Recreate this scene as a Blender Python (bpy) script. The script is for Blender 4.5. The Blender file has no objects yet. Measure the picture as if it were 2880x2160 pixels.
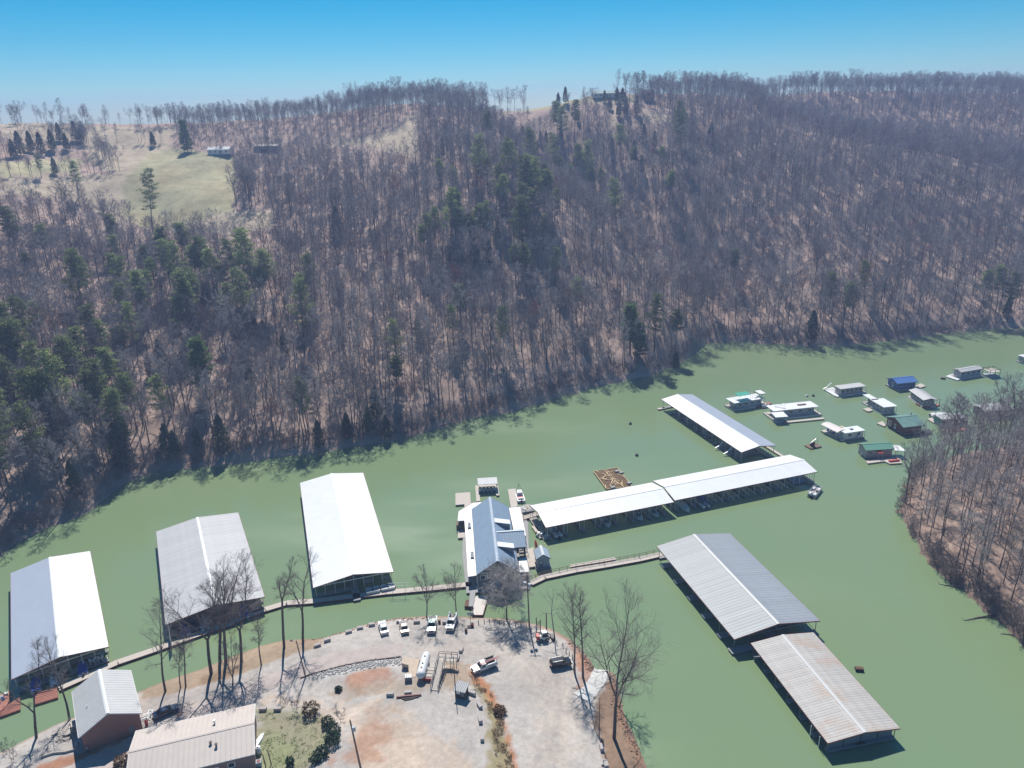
import bpy, bmesh, math, random
import numpy as np
from mathutils import Matrix, Vector
sc = bpy.context.scene
R_ = math.radians
# ------------------------------------------------------------------ camera, sky, sun, exposure
CAM_H, FPX, PITCH, ROLL = 116.0, 2130.0, R_(20.157), R_(-1.544)
SUN_EL, SUN_AZ = R_(52), R_(-7)
_cp, _sp = math.cos(PITCH), math.sin(PITCH)
_c, _s = math.cos(ROLL), math.sin(ROLL)
F = np.array([0, _cp, -_sp]); _R0 = np.array([1., 0, 0]); _U0 = np.array([0, _sp, _cp])
RX = _c*_R0 + _s*_U0; UP = -_s*_R0 + _c*_U0; CAM = np.array([0, 0, CAM_H])
cd = bpy.data.cameras.new('camera'); cam = bpy.data.objects.new('camera', cd)
sc.collection.objects.link(cam); sc.camera = cam
cd.sensor_width = 36; cd.lens = 36*FPX/2880; cd.clip_start = 1; cd.clip_end = 6000
cam.matrix_world = Matrix(((RX[0], UP[0], -F[0], 0), (RX[1], UP[1], -F[1], 0), (RX[2], UP[2], -F[2], CAM_H), (0, 0, 0, 1)))
w = bpy.data.worlds.new('World'); sc.world = w; w.use_nodes = True
nt = w.node_tree; nt.nodes.clear()
sky = nt.nodes.new('ShaderNodeTexSky'); sky.sky_type = 'NISHITA'; sky.sun_disc = False
sky.sun_elevation = SUN_EL; sky.sun_rotation = SUN_AZ % (2*math.pi)
sky.altitude = 2000; sky.air_density = 1.0; sky.dust_density = 0.0; sky.ozone_density = 8.0
bg = nt.nodes.new('ShaderNodeBackground'); bg.inputs[1].default_value = 0.06
wo = nt.nodes.new('ShaderNodeOutputWorld')
hs = nt.nodes.new('ShaderNodeHueSaturation'); hs.inputs['Hue'].default_value = .478; hs.inputs['Saturation'].default_value = 1.38
nt.links.new(sky.outputs[0], hs.inputs['Color']); nt.links.new(hs.outputs[0], bg.inputs[0]); nt.links.new(bg.outputs[0], wo.inputs[0])
sl = bpy.data.lights.new('sun', 'SUN'); sl.energy = 4.2; sl.angle = R_(0.55); sl.color = (1, .955, .89)
sun = bpy.data.objects.new('sun', sl); sc.collection.objects.link(sun)
SUNV = Vector((math.sin(SUN_AZ)*math.cos(SUN_EL), math.cos(SUN_AZ)*math.cos(SUN_EL), math.sin(SUN_EL)))
sun.rotation_euler = SUNV.to_track_quat('Z', 'Y').to_euler(); sun.location = (0, 0, 400)
vs = sc.view_settings; vs.view_transform = 'Standard'; vs.look = 'None'; vs.exposure = 0.55; vs.gamma = 1; vs.use_curve_mapping = False
try:
    sc.cycles.use_denoising = True; sc.cycles.max_bounces = 5; sc.cycles.diffuse_bounces = 2; sc.cycles.glossy_bounces = 2
    sc.cycles.transparent_max_bounces = 6; sc.cycles.volume_bounces = 0; sc.cycles.use_adaptive_sampling = True
except Exception: pass
rng = random.Random(7); npr = np.random.default_rng(7)
# ------------------------------------------------------------------ pixels of the photograph (2880 x 2160) to places
def ray(u, v): return F + RX*((u-1440)/FPX) + UP*((1080-v)/FPX)
def G(u, v, z=0.0):
    d = ray(u, v); return CAM + d*((z-CAM_H)/d[2])
def proj(p):
    d = np.asarray(p, float)-CAM; zz = d @ F
    return np.stack([1440+FPX*(d @ RX)/zz, 1080-FPX*(d @ UP)/zz], -1)
# ------------------------------------------------------------------ materials
MATS = {}
def mat(name, col, rough=.7, metal=0., var=.12, scale=1.5, bump=0., bscale=8., rnd=0., spec=.5, stretch=None, coat=0., col2=None, trans=0.):
    if name in MATS: return MATS[name]
    m = bpy.data.materials.new(name); m.use_nodes = True; t = m.node_tree; n = t.nodes; l = t.links
    b = n['Principled BSDF']; b.inputs['Roughness'].default_value = rough; b.inputs['Metallic'].default_value = metal
    b.inputs['Specular IOR Level'].default_value = spec
    if coat: b.inputs['Coat Weight'].default_value = coat; b.inputs['Coat Roughness'].default_value = .08
    tc = n.new('ShaderNodeTexCoord'); co = tc.outputs['Object']
    if stretch:
        mp = n.new('ShaderNodeMapping'); mp.inputs['Scale'].default_value = stretch; l.new(co, mp.inputs[0]); co = mp.outputs[0]
    no = n.new('ShaderNodeTexNoise'); no.inputs['Scale'].default_value = scale; no.inputs['Detail'].default_value = 6; no.inputs['Roughness'].default_value = .65
    l.new(co, no.inputs['Vector'])
    mx = n.new('ShaderNodeMix'); mx.data_type = 'RGBA'
    c2 = col2 if col2 else tuple(c*(1+var) for c in col)
    c1 = col if col2 else tuple(c*(1-var) for c in col)
    mx.inputs['A'].default_value = (*c1, 1); mx.inputs['B'].default_value = (*c2, 1)
    rp = n.new('ShaderNodeMapRange'); rp.inputs[1].default_value = .32; rp.inputs[2].default_value = .68
    l.new(no.outputs[0], rp.inputs[0]); l.new(rp.outputs[0], mx.inputs['Factor'])
    out = mx.outputs['Result']
    if rnd:
        oi = n.new('ShaderNodeObjectInfo'); mr = n.new('ShaderNodeMapRange'); mr.inputs[3].default_value = 1-rnd; mr.inputs[4].default_value = 1+rnd
        l.new(oi.outputs['Random'], mr.inputs[0])
        vm = n.new('ShaderNodeVectorMath'); vm.operation = 'SCALE'; l.new(out, vm.inputs[0]); l.new(mr.outputs[0], vm.inputs['Scale']); out = vm.outputs[0]
    l.new(out, b.inputs['Base Color'])
    if bump:
        nb = n.new('ShaderNodeTexNoise'); nb.inputs['Scale'].default_value = bscale; nb.inputs['Detail'].default_value = 5; l.new(co, nb.inputs['Vector'])
        bp = n.new('ShaderNodeBump'); bp.inputs['Strength'].default_value = bump; bp.inputs['Distance'].default_value = .1
        l.new(nb.outputs[0], bp.inputs['Height']); l.new(bp.outputs[0], b.inputs['Normal'])
    if trans:
        tr = n.new('ShaderNodeBsdfTranslucent'); l.new(out, tr.inputs[0]); ms = n.new('ShaderNodeMixShader'); ms.inputs[0].default_value = trans
        l.new(b.outputs[0], ms.inputs[1]); l.new(tr.outputs[0], ms.inputs[2]); l.new(ms.outputs[0], n['Material Output'].inputs[0])
    MATS[name] = m; return m
white_roof = mat('white_roof', (.78, .79, .80), .38, var=.04, scale=.3, spec=.6)
gray_roof = mat('galvanised_roof', (.47, .47, .48), .6, metal=0, var=.07, scale=.5, rnd=.05)
gray_roof2 = mat('weathered_grey_roof', (.40, .415, .42), .62, metal=0, var=.12, scale=.35, rnd=.06, stretch=(1, .25, 1))
def _rust():
    m = mat('rusty_roof', (.45, .43, .41), .65, metal=0, var=.12, scale=.6, rnd=.06); t = m.node_tree; n = t.nodes; l = t.links
    b = n['Principled BSDF']; prev = b.inputs['Base Color'].links[0].from_socket
    ge = n.new('ShaderNodeNewGeometry'); no = n.new('ShaderNodeTexNoise'); no.inputs['Scale'].default_value = .16; no.inputs['Detail'].default_value = 8; no.inputs['Roughness'].default_value = .7
    l.new(ge.outputs['Position'], no.inputs['Vector'])
    rp = n.new('ShaderNodeMapRange'); rp.inputs[1].default_value = .48; rp.inputs[2].default_value = .64; rp.inputs[4].default_value = .6; l.new(no.outputs[0], rp.inputs[0])
    mx = n.new('ShaderNodeMix'); mx.data_type = 'RGBA'; l.new(rp.outputs[0], mx.inputs['Factor']); l.new(prev, mx.inputs['A']); mx.inputs['B'].default_value = (.43, .29, .21, 1)
    l.new(mx.outputs['Result'], b.inputs['Base Color']); return m
rust_roof = _rust()
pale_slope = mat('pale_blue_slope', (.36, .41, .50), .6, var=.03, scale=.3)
blue_roof = mat('blue_grey_roof', (.27, .36, .47), .5, metal=0, var=.06, scale=.6)
tan_roof = mat('tan_roof', (.52, .455, .415), .6, var=.05, scale=.4)
tan_roof2 = mat('pale_grey_roof', (.52, .52, .52), .45, var=.05, scale=.4)
green_roof = mat('pale_green_roof', (.16, .36, .27), .4, var=.06, scale=.6)
dgreen_roof = mat('grey_green_roof', (.15, .28, .25), .45, var=.15, scale=.4)
cobalt_roof = mat('cobalt_roof', (.06, .17, .45), .45, var=.1, scale=.6)
trim_red = mat('rust_red_trim', (.20, .06, .045), .6)
steel = mat('steel_post', (.30, .31, .33), .45, metal=.6)
white_paint = mat('white_paint', (.72, .72, .71), .45, var=.06)
grey_wall = mat('grey_siding', (.20, .21, .23), .7, var=.06)
lgrey_wall = mat('light_siding', (.36, .40, .46), .6, var=.05)
lilac_wall = mat('pinkish_siding', (.42, .37, .38), .6, var=.06)
blue_wall = mat('blue_siding', (.06, .13, .38), .6, var=.08)
brown_wall = mat('red_brown_siding', (.16, .06, .035), .7, var=.15)
tan_wall = mat('tan_red_wall', (.30, .15, .115), .75, var=.08)
mauve_wall = mat('mauve_wall', (.24, .16, .15), .75, var=.06)
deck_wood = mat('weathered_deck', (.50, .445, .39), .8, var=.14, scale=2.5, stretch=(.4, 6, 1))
deck_grey = mat('grey_deck', (.30, .30, .30), .8, var=.12, scale=2)  # one plain grey for decks, floats and small hulls, roofed and open
deck_red = mat('rust_red_deck', (.34, .13, .09), .75, var=.25, scale=.8)
joist_wood = mat('joist_lumber', (.27, .17, .085), .8, var=.2, scale=3, rnd=.2)
new_wood = mat('fresh_lumber', (.62, .46, .25), .75, var=.15, scale=3, rnd=.12)
old_wood = mat('old_wood', (.20, .13, .10), .85, var=.2, scale=3)
dark_wood = mat('dark_wood', (.085, .06, .05), .85, var=.2, scale=3)
float_mat = mat('float_rust', (.13, .055, .03), .8, var=.3, scale=1)
black_pl = mat('black_plastic', (.02, .02, .022), .5)
rubber = mat('tyre_rubber', (.02, .02, .02), .85)
chrome = mat('bright_metal', (.55, .55, .56), .3, metal=.9)
glass = mat('dark_glass', (.03, .05, .055), .08, var=.1, spec=.8)
car_white = mat('white_car_paint', (.74, .74, .73), .25, var=.02, coat=.6)
car_tan = mat('beige_car_paint', (.46, .41, .37), .25, metal=.3, var=.02, coat=.6)
car_mint = mat('pale_green_car_paint', (.50, .62, .58), .25, metal=.2, var=.02, coat=.6)
car_black = mat('black_car_paint', (.012, .012, .016), .2, var=.02, coat=.8)
red_paint = mat('red_paint', (.48, .045, .03), .45)
teal_canvas = mat('teal_canvas', (.01, .30, .22), .7)
blue_tarp = mat('blue_tarp', (.03, .09, .40), .5)
concrete = mat('concrete_block', (.42, .38, .36), .9, var=.15, scale=3, bump=.2)
concrete2 = mat('concrete_slab', (.55, .54, .52), .85, var=.08, scale=.6, bump=.1)
bark = mat('bark', (.15, .12, .108), .95, var=.3, scale=2.5, rnd=.4, spec=.1)
twig = mat('twigs', (.31, .28, .278), .95, var=.2, scale=.5, rnd=.25, spec=.1)
bark_d = mat('dark_bark', (.145, .12, .11), .95, var=.3, scale=2.5, rnd=.15, spec=.1)
twig_d = mat('dark_twigs', (.24, .205, .195), .95, var=.2, scale=.5, rnd=.15, spec=.1)
bark_p = mat('pale_bark', (.27, .25, .24), .95, var=.25, scale=2.5, spec=.1)
twig_p = mat('pale_twigs', (.50, .46, .44), .95, var=.2, scale=.6, spec=.1)
twig_l = mat('pale_far_twigs', (.42, .38, .375), .95, var=.2, scale=.5, rnd=.25, spec=.1)
twig_n = mat('brown_far_twigs', (.24, .205, .20), .95, var=.2, scale=.5, rnd=.25, spec=.1)
twig_r = mat('red_budded_twigs', (.30, .13, .10), .95, var=.2, scale=.5, rnd=.2, spec=.1)
needle = mat('pine_needles', (.20, .245, .10), .8, var=.45, scale=.35, rnd=.4, spec=.2, trans=.5)
needle_d = mat('cedar_needles', (.095, .13, .07), .85, var=.4, scale=.4, rnd=.3, spec=.2, trans=.4)
needle_b = mat('bright_pine_needles', (.15, .23, .075), .8, var=.4, scale=.35, rnd=.15, spec=.2, trans=.5)
shrub_g = mat('evergreen_shrub', (.04, .075, .04), .8, var=.4, scale=.8, rnd=.2, spec=.2, trans=.2)
shrub_b = mat('brown_shrub', (.17, .11, .06), .9, var=.3, scale=.8, rnd=.2, spec=.1)
skin = mat('skin', (.45, .27, .2), .6); cloth_d = mat('dark_cloth', (.03, .03, .035), .9); cloth_w = mat('white_cloth', (.65, .65, .66), .9); cloth_t = mat('tan_cloth', (.42, .38, .34), .9)
# ------------------------------------------------------------------ mesh helpers
COL = sc.collection
FRAME = {}
def empty(name, loc, rz=0., label=None, cat=None, group=None):
    o = bpy.data.objects.new(name, None); o.empty_display_size = .5; COL.objects.link(o)
    o.location = loc; o.rotation_euler = (0, 0, rz); FRAME[o.name] = (np.array(loc, float), rz)
    if label: tag(o, label, cat, group)
    return o
def tag(o, label=None, cat=None, group=None, kind=None):
    if label: o['label'] = label
    if cat: o['category'] = cat
    if group: o['group'] = group
    if kind: o['kind'] = kind
    return o
def root_of(o):
    while o is not None and o.parent is not None: o = o.parent
    return o
def to_frame(pts, parent):
    r = root_of(parent)
    if r is None or r.name not in FRAME: return np.asarray(pts, float)
    loc, rz = FRAME[r.name]; p = np.asarray(pts, float)-loc; c, s = math.cos(-rz), math.sin(-rz)
    q = p.copy(); q[..., 0] = c*p[..., 0]-s*p[..., 1]; q[..., 1] = s*p[..., 0]+c*p[..., 1]; return q
def mesh_from(name, v, f, mats=(), mi=None, smooth=False):
    me = bpy.data.meshes.new(name); v = np.asarray(v, float)
    if isinstance(f, np.ndarray) and f.ndim == 2:
        k = f.shape[1]; me.vertices.add(len(v)); me.vertices.foreach_set('co', v.ravel())
        me.loops.add(f.size); me.loops.foreach_set('vertex_index', f.ravel().astype(np.int32))
        me.polygons.add(len(f)); me.polygons.foreach_set('loop_start', np.arange(0, f.size, k, dtype=np.int32))
        me.update(calc_edges=True)
    else:
        me.from_pydata([tuple(x) for x in v], [], [tuple(int(i) for i in q) for q in f]); me.update()
    for m in (mats if isinstance(mats, (list, tuple)) else [mats]): me.materials.append(m)
    if mi is not None: me.polygons.foreach_set('material_index', np.asarray(mi, np.int32))
    if smooth: me.polygons.foreach_set('use_smooth', np.ones(len(me.polygons), bool))
    return me
def link(name, me, parent=None, loc=None, rz=0., scale=None):
    o = bpy.data.objects.new(name, me); COL.objects.link(o)
    if parent is not None:
        o.parent = parent
        if loc is not None:
            o.location = to_frame(np.array(loc, float), parent); o.rotation_euler = (0, 0, rz-FRAME[root_of(parent).name][1])
    elif loc is not None: o.location = loc; o.rotation_euler = (0, 0, rz)
    if scale is not None: o.scale = scale if isinstance(scale, (tuple, list)) else (scale,)*3
    return o
class MB:
    """collects faces (in place, metres) for ONE object"""
    def __init__(s): s.v = []; s.f = []; s.m = []; s.mi = 0
    def add(s, v, f):
        b = len(s.v); s.v += [tuple(x) for x in v]; s.f += [tuple(i+b for i in q) for q in f]; s.m += [s.mi]*len(f); return s
    def box(s, c, d, rz=0., taper=1.0, bot=True):
        x, y, z = d[0]/2, d[1]/2, d[2]/2; ca, sa = math.cos(rz), math.sin(rz); v = []
        for k, t in ((-z, 1.), (z, taper)):
            for a, b in ((-x, -y), (x, -y), (x, y), (-x, y)):
                v.append((c[0]+ca*a*t-sa*b*t, c[1]+sa*a*t+ca*b*t, c[2]+k))
        f = [(4, 5, 6, 7), (0, 1, 5, 4), (1, 2, 6, 5), (2, 3, 7, 6), (3, 0, 4, 7)]
        if bot: f.append((3, 2, 1, 0))
        return s.add(v, f)
    def beam(s, a, b, w, h=None):
        """square beam from a to b"""
        h = h or w; a = np.array(a, float); b = np.array(b, float); d = b-a; L = np.linalg.norm(d)
        if L < 1e-6: return s
        d /= L; n = np.cross(d, (0, 0, 1.)); k = np.linalg.norm(n); n = n/k if k > 1e-3 else np.array([1., 0, 0]); u = np.cross(n, d)
        v = [p+n*i*w/2+u*j*h/2 for p in (a, b) for i, j in ((-1, -1), (1, -1), (1, 1), (-1, 1))]
        return s.add(v, [(3, 2, 1, 0), (4, 5, 6, 7), (0, 1, 5, 4), (1, 2, 6, 5), (2, 3, 7, 6), (3, 0, 4, 7)])
    def tube(s, a, b, r0, r1=None, n=8, cap=True):
        r1 = r0 if r1 is None else r1; a = np.array(a, float); b = np.array(b, float); d = b-a; d = d/np.linalg.norm(d)
        x = np.cross(d, (0, 0, 1.)); k = np.linalg.norm(x); x = x/k if k > 1e-3 else np.array([1., 0, 0]); y = np.cross(d, x)
        v = [p+(x*math.cos(t)+y*math.sin(t))*r for p, r in ((a, r0), (b, r1)) for t in [2*math.pi*i/n for i in range(n)]]
        f = [(i, (i+1) % n, n+(i+1) % n, n+i) for i in range(n)]
        if cap: f += [tuple(range(n))[::-1], tuple(range(n, 2*n))]
        return s.add(v, f)
    def prism(s, poly, z0, z1):
        """poly: world xy points; z0/z1 numbers or lists"""
        n = len(poly); A = sum(poly[i][0]*poly[(i+1) % n][1]-poly[(i+1) % n][0]*poly[i][1] for i in range(n))
        za = z0 if isinstance(z0, (list, tuple)) else [z0]*n; zb = z1 if isinstance(z1, (list, tuple)) else [z1]*n
        pts = list(zip(poly, za, zb)); pts = pts if A > 0 else pts[::-1]
        v = [(p[0], p[1], a) for p, a, b in pts]+[(p[0], p[1], b) for p, a, b in pts]
        return s.add(v, [tuple(range(n))[::-1], tuple(range(n, 2*n))]+[(i, (i+1) % n, n+(i+1) % n, n+i) for i in range(n)])
    def slab(s, p, t):
        """thick sheet from 3D polygon p, thickened downwards by t"""
        n = len(p); A = sum(p[i][0]*p[(i+1) % n][1]-p[(i+1) % n][0]*p[i][1] for i in range(n)); p = list(p) if A > 0 else list(p)[::-1]
        v = [tuple(q) for q in p]+[(q[0], q[1], q[2]-t) for q in p]
        return s.add(v, [tuple(range(n)), tuple(range(n, 2*n))[::-1]]+[(i, n+i, n+(i+1) % n, (i+1) % n) for i in range(n)])
    def sphere(s, c, r, n=10, m=6, sx=1, sy=1, sz=1):
        v = []; f = []
        for i in range(m+1):
            a = math.pi*i/m
            for j in range(n):
                b = 2*math.pi*j/n; v.append((c[0]+r*sx*math.sin(a)*math.cos(b), c[1]+r*sy*math.sin(a)*math.sin(b), c[2]+r*sz*math.cos(a)))
        for i in range(m):
            for j in range(n): f.append((i*n+j, (i+1)*n+j, (i+1)*n+(j+1) % n, i*n+(j+1) % n))
        return s.add(v, f)
    def mesh(s, name, mats, parent=None, smooth=False):
        return mesh_from(name, to_frame(np.array(s.v), parent) if parent is not None else np.array(s.v), s.f, mats, s.m if isinstance(mats, (list, tuple)) and len(mats) > 1 else None, smooth)
    def build(s, name, mats, parent=None, smooth=False, label=None, cat=None, group=None, kind=None):
        """a part (its vertices go into its thing's frame) or, without parent, a thing with its origin at its base"""
        if parent is not None:
            return tag(link(name, s.mesh(name, mats, parent, smooth), parent), label, kind=kind)
        v = np.array(s.v); o0 = np.array([v[:, 0].mean(), v[:, 1].mean(), v[:, 2].min()]); s.v = [tuple(x) for x in v-o0]
        o = link(name, s.mesh(name, mats, None, smooth)); o.location = o0
        return tag(o, label, cat, group, kind)
class Frm:
    """local axes on the water or ground: x along, y to the left, z up"""
    def __init__(s, x, y, rz, z=0.): s.o = np.array([x, y, z], float); s.rz = rz; s.ax = np.array([math.cos(rz), math.sin(rz), 0]); s.ay = np.array([-math.sin(rz), math.cos(rz), 0])
    def __call__(s, x, y, z=0.): return s.o+s.ax*x+s.ay*y+np.array([0, 0, z])
    def box(s, mb, c, d): return mb.box(s(*c), d, s.rz)
def px_frame(A, B, C, z=0.):
    """frame with origin at pixel A's place, x towards B, and the length and width that B and C give"""
    a, b, c = G(*A, z), G(*B, z), G(*C, z); d = b-a; L = math.hypot(d[0], d[1]); rz = math.atan2(d[1], d[0]); fr = Frm(a[0], a[1], rz)
    W = (c-a) @ fr.ay; return fr, L, W
# ------------------------------------------------------------------ terrain
def _hash(i, j, k): 
    n = (i.astype(np.int64)*374761393 + j.astype(np.int64)*668265263 + k*2147483647) & 0xffffffff
    n = ((n ^ (n >> 13))*1274126177) & 0xffffffff; return ((n ^ (n >> 16)) & 0xffff)/65535.
def vnoise(x, y, s, k=0):
    x = np.asarray(x, float)/s; y = np.asarray(y, float)/s; i = np.floor(x); j = np.floor(y); fx = x-i; fy = y-j; fx = fx*fx*(3-2*fx); fy = fy*fy*(3-2*fy)
    a = _hash(i, j, k); b = _hash(i+1, j, k); c = _hash(i, j+1, k); d = _hash(i+1, j+1, k)
    return (a*(1-fx)+b*fx)*(1-fy)+(c*(1-fx)+d*fx)*fy
def fbm(x, y, s, k=0, o=4): return sum(vnoise(x, y, s/2**i, k+i)*.5**i for i in range(o))/sum(.5**i for i in range(o))
def sstep(a, b, x): t = np.clip((np.asarray(x, float)-a)/(b-a), 0, 1); return t*t*(3-2*t)
SH = [(-800, 2000), (0, 1560), (120, 1490), (250, 1440), (345, 1360), (420, 1330), (560, 1310), (700, 1290), (900, 1270), (1050, 1250), (1200, 1220), (1350, 1175), (1500, 1140), (1600, 1105), (1700, 1080), (1850, 1050), (1940, 1010), (1990, 962), (2100, 962), (2280, 975), (2400, 970), (2500, 960), (2700, 935), (2880, 920), (3200, 890)]
_sa = []; _sd = []
for u, v in SH:
    g = G(u, v); _sa.append(math.atan2(g[0], g[1])); _sd.append(math.hypot(g[0], g[1]))
_sa = np.array(_sa); _sd = np.array(_sd); _o = np.argsort(_sa); _sa = _sa[_o]; _sd = _sd[_o]
_ra = np.radians([-70, -40, -31, -24, -16, -8, -3, 1, 5, 8, 12, 17, 22, 28, 34, 45, 70])
_rd = np.array([560, 600, 640, 660, 650, 620, 600, 610, 630, 640, 660, 720, 800, 880, 920, 940, 940.])
_rz = np.array([104, 109, 112.5, 108.5, 109.5, 118, 118.5, 115.5, 120, 122, 121, 121, 120.5, 118, 114, 108, 100.])
def D(u, v, dist):
    d = ray(u, v); return CAM+d*(dist/math.hypot(d[0], d[1]))
def seg_dist(x, y, a, b):
    dx, dy = b[0]-a[0], b[1]-a[1]; t = np.clip(((x-a[0])*dx+(y-a[1])*dy)/(dx*dx+dy*dy+1e-9), 0, 1)
    return np.hypot(x-a[0]-t*dx, y-a[1]-t*dy), t
RAV = [[(98, 392, 14), (78, 450, 26), (45, 520, 30), (12, 580, 22), (10, 625, 4)], [(470, 560, 26), (330, 650, 26), (235, 680, 12), (190, 690, 3)], [(-190, 330, 6), (-215, 420, 12), (-260, 480, 6)], [(-45, 275, 2), (-60, 350, 9), (-50, 430, 4)]]
def Hfar(x, y):
    x = np.asarray(x, float); y = np.asarray(y, float); az = np.arctan2(x, y); r = np.hypot(x, y)
    ds = np.interp(az, _sa, _sd)+4*(fbm(x, y, 25, 3)-.5)*2+5*(fbm(x, y, 7, 9)-.5); dr = np.interp(az, _ra, _rd); zr = np.interp(az, _ra, _rz)
    t = (r-ds)/(dr-ds); tc = np.clip(t, 0, 1); z = zr*tc*(1.32-.32*tc)+1.6*sstep(0, .03, t)
    z = z+sstep(0, .25, t)*(1-sstep(.85, 1.05, t))*((fbm(x, y, 90, 11)-.5)*16)
    z = np.where(t > 1, zr-(r-dr)*.045, z)
    for pl in RAV:
        dep = np.zeros_like(z)
        for a, b in zip(pl[:-1], pl[1:]):
            d, tt = seg_dist(x, y, a, b); dep = np.maximum(dep, (a[2]+(b[2]-a[2])*tt)*np.exp(-(d/38)**2))
        z = z-dep*sstep(0.02, .2, t)
    z = np.where(t > .01, np.maximum(z, .3+1.4*sstep(.01, .04, t)), z)
    return np.where(t < 0, np.maximum((r-ds)*.35, -4), z)
def hitf(u, v):
    """where the sight line of a pixel meets the far hills"""
    d = ray(u, v); d = d/math.hypot(d[0], d[1]); rr = np.arange(240, 1400, 1.5); P = CAM+rr[:, None]*d; k = np.nonzero(Hfar(P[:, 0], P[:, 1]) > P[:, 2])[0]
    return None if not len(k) else P[k[0]]
def inpoly(pt, poly):
    x, y = pt[..., 0], pt[..., 1]; r = np.zeros(x.shape, bool); n = len(poly)
    for i in range(n):
        (x0, y0), (x1, y1) = poly[i], poly[i-1]
        c = ((y0 > y) != (y1 > y)) & (x < (x1-x0)*(y-y0)/((y1-y0) if y1 != y0 else 1e-9)+x0); r ^= c
    return r
# open ground on the hills, as seen in the photograph
FIELDS = [('green', [(345, 610), (352, 500), (420, 430), (480, 415), (560, 425), (660, 445), (665, 500), (655, 590), (690, 620), (760, 590), (770, 610), (640, 640), (480, 650), (390, 640)]),
          ('tan', [(0, 545), (0, 505), (120, 500), (250, 490), (330, 495), (345, 560), (345, 630), (200, 560)]), ('tan', [(240, 388), (370, 405), (480, 395), (480, 418), (420, 432), (352, 502), (345, 560), (325, 500), (250, 455)]), ('tan', [(480, 645), (620, 600), (760, 590), (780, 640), (650, 660)]),
          ('green', [(0, 500), (0, 455), (90, 450), (230, 445), (222, 485), (120, 490)]), ('tan', [(0, 390), (0, 343), (150, 352), (345, 357), (500, 358), (480, 395), (365, 410), (240, 390), (120, 395)]),
          ('tan', [(1030, 395), (1060, 375), (1110, 365), (1150, 325), (1165, 325), (1172, 360), (1182, 410), (1175, 440), (1050, 420)]), ('tan', [(905, 415), (960, 395), (1040, 385), (1050, 405), (960, 412)]),
          ('tan', [(1705, 285), (1722, 285), (1735, 320), (1730, 355), (1722, 350), (1715, 310)]), ('tan', [(1760, 335), (1810, 325), (1815, 310), (1880, 325), (1890, 345), (1830, 345)]),
          ('green', [(1620, 284), (1660, 272), (1760, 268), (1800, 272), (1790, 285), (1680, 290)]), ('green', [(1400, 318), (1480, 300), (1560, 285), (1640, 272), (1640, 285), (1500, 312)])]
def field_mask(P):
    """0 forest, 1 green, 2 tan, at ground points"""
    q = proj(P); out = np.zeros(q.shape[:-1], int)
    for k, poly in FIELDS: out[inpoly(q, poly)] = 1 if k == 'green' else 2
    return out
def grid_faces(n, m, keep=None):
    i = np.arange(n-1)[:, None]*m+np.arange(m-1)[None]; f = np.stack([i, i+1, i+m+1, i+m], -1).reshape(-1, 4)
    return f if keep is None else f[keep[f].all(1)]
def colour_mesh(me, c):
    a = me.color_attributes.new('zone', 'FLOAT_COLOR', 'POINT'); c4 = np.ones((len(c), 4)); c4[:, :3] = c; a.data.foreach_set('color', c4.ravel())
def ground_mat(name, s1=.35, s2=6., amt=.35, bump=.3):
    m = bpy.data.materials.new(name); m.use_nodes = True; t = m.node_tree; n = t.nodes; l = t.links; b = n['Principled BSDF']; b.inputs['Roughness'].default_value = .95; b.inputs['Specular IOR Level'].default_value = .15
    at = n.new('ShaderNodeAttribute'); at.attribute_name = 'zone'; ge = n.new('ShaderNodeNewGeometry'); out = at.outputs['Color']
    for s, a in ((s1, amt), (s2, amt*.8)):
        no = n.new('ShaderNodeTexNoise'); no.inputs['Scale'].default_value = s; no.inputs['Detail'].default_value = 8; no.inputs['Roughness'].default_value = .7; l.new(ge.outputs['Position'], no.inputs['Vector'])
        mr = n.new('ShaderNodeMapRange'); mr.inputs[1].default_value = .3; mr.inputs[2].default_value = .7; mr.inputs[3].default_value = 1-a; mr.inputs[4].default_value = 1+a; l.new(no.outputs[0], mr.inputs[0])
        vm = n.new('ShaderNodeVectorMath'); vm.operation = 'SCALE'; l.new(out, vm.inputs[0]); l.new(mr.outputs[0], vm.inputs['Scale']); out = vm.outputs[0]
        if s == s2:
            bp = n.new('ShaderNodeBump'); bp.inputs['Strength'].default_value = bump; bp.inputs['Distance'].default_value = .15; l.new(no.outputs[0], bp.inputs['Height']); l.new(bp.outputs[0], b.inputs['Normal'])
    l.new(out, b.inputs['Base Color']); return m
az = np.radians(np.linspace(-66, 66, 400)); rr = np.concatenate([np.linspace(170, 460, 110), np.linspace(465, 1000, 110), np.linspace(1010, 1500, 20)])
AZ, RR = np.meshgrid(az, rr, indexing='ij'); X = RR*np.sin(AZ); Y = RR*np.cos(AZ); Z = Hfar(X, Y); P = np.stack([X, Y, Z], -1).reshape(-1, 3)
fm = field_mask(P); nz = fbm(P[:, 0], P[:, 1], 30, 5)[:, None]
c = np.array([.38, .28, .235])*(.8+.4*nz); t_ = np.array([.44, .36, .265])*(.85+.3*nz); g_ = np.array([.34, .325, .20])*(.8+.4*nz)+np.array([.05, .01, .0])*vnoise(P[:, 0], P[:, 1], 14, 8)[:, None]
c = np.where(fm[:, None] == 1, g_, np.where(fm[:, None] == 2, t_, c))
me = mesh_from('hills', P, grid_faces(len(az), len(rr), (Z > -3.9).ravel())[:, ::-1], [ground_mat('leaf_litter', .12, 1.4, .3, .4)], smooth=True); colour_mesh(me, c)
tag(link('hills', me), kind='structure')
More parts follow.
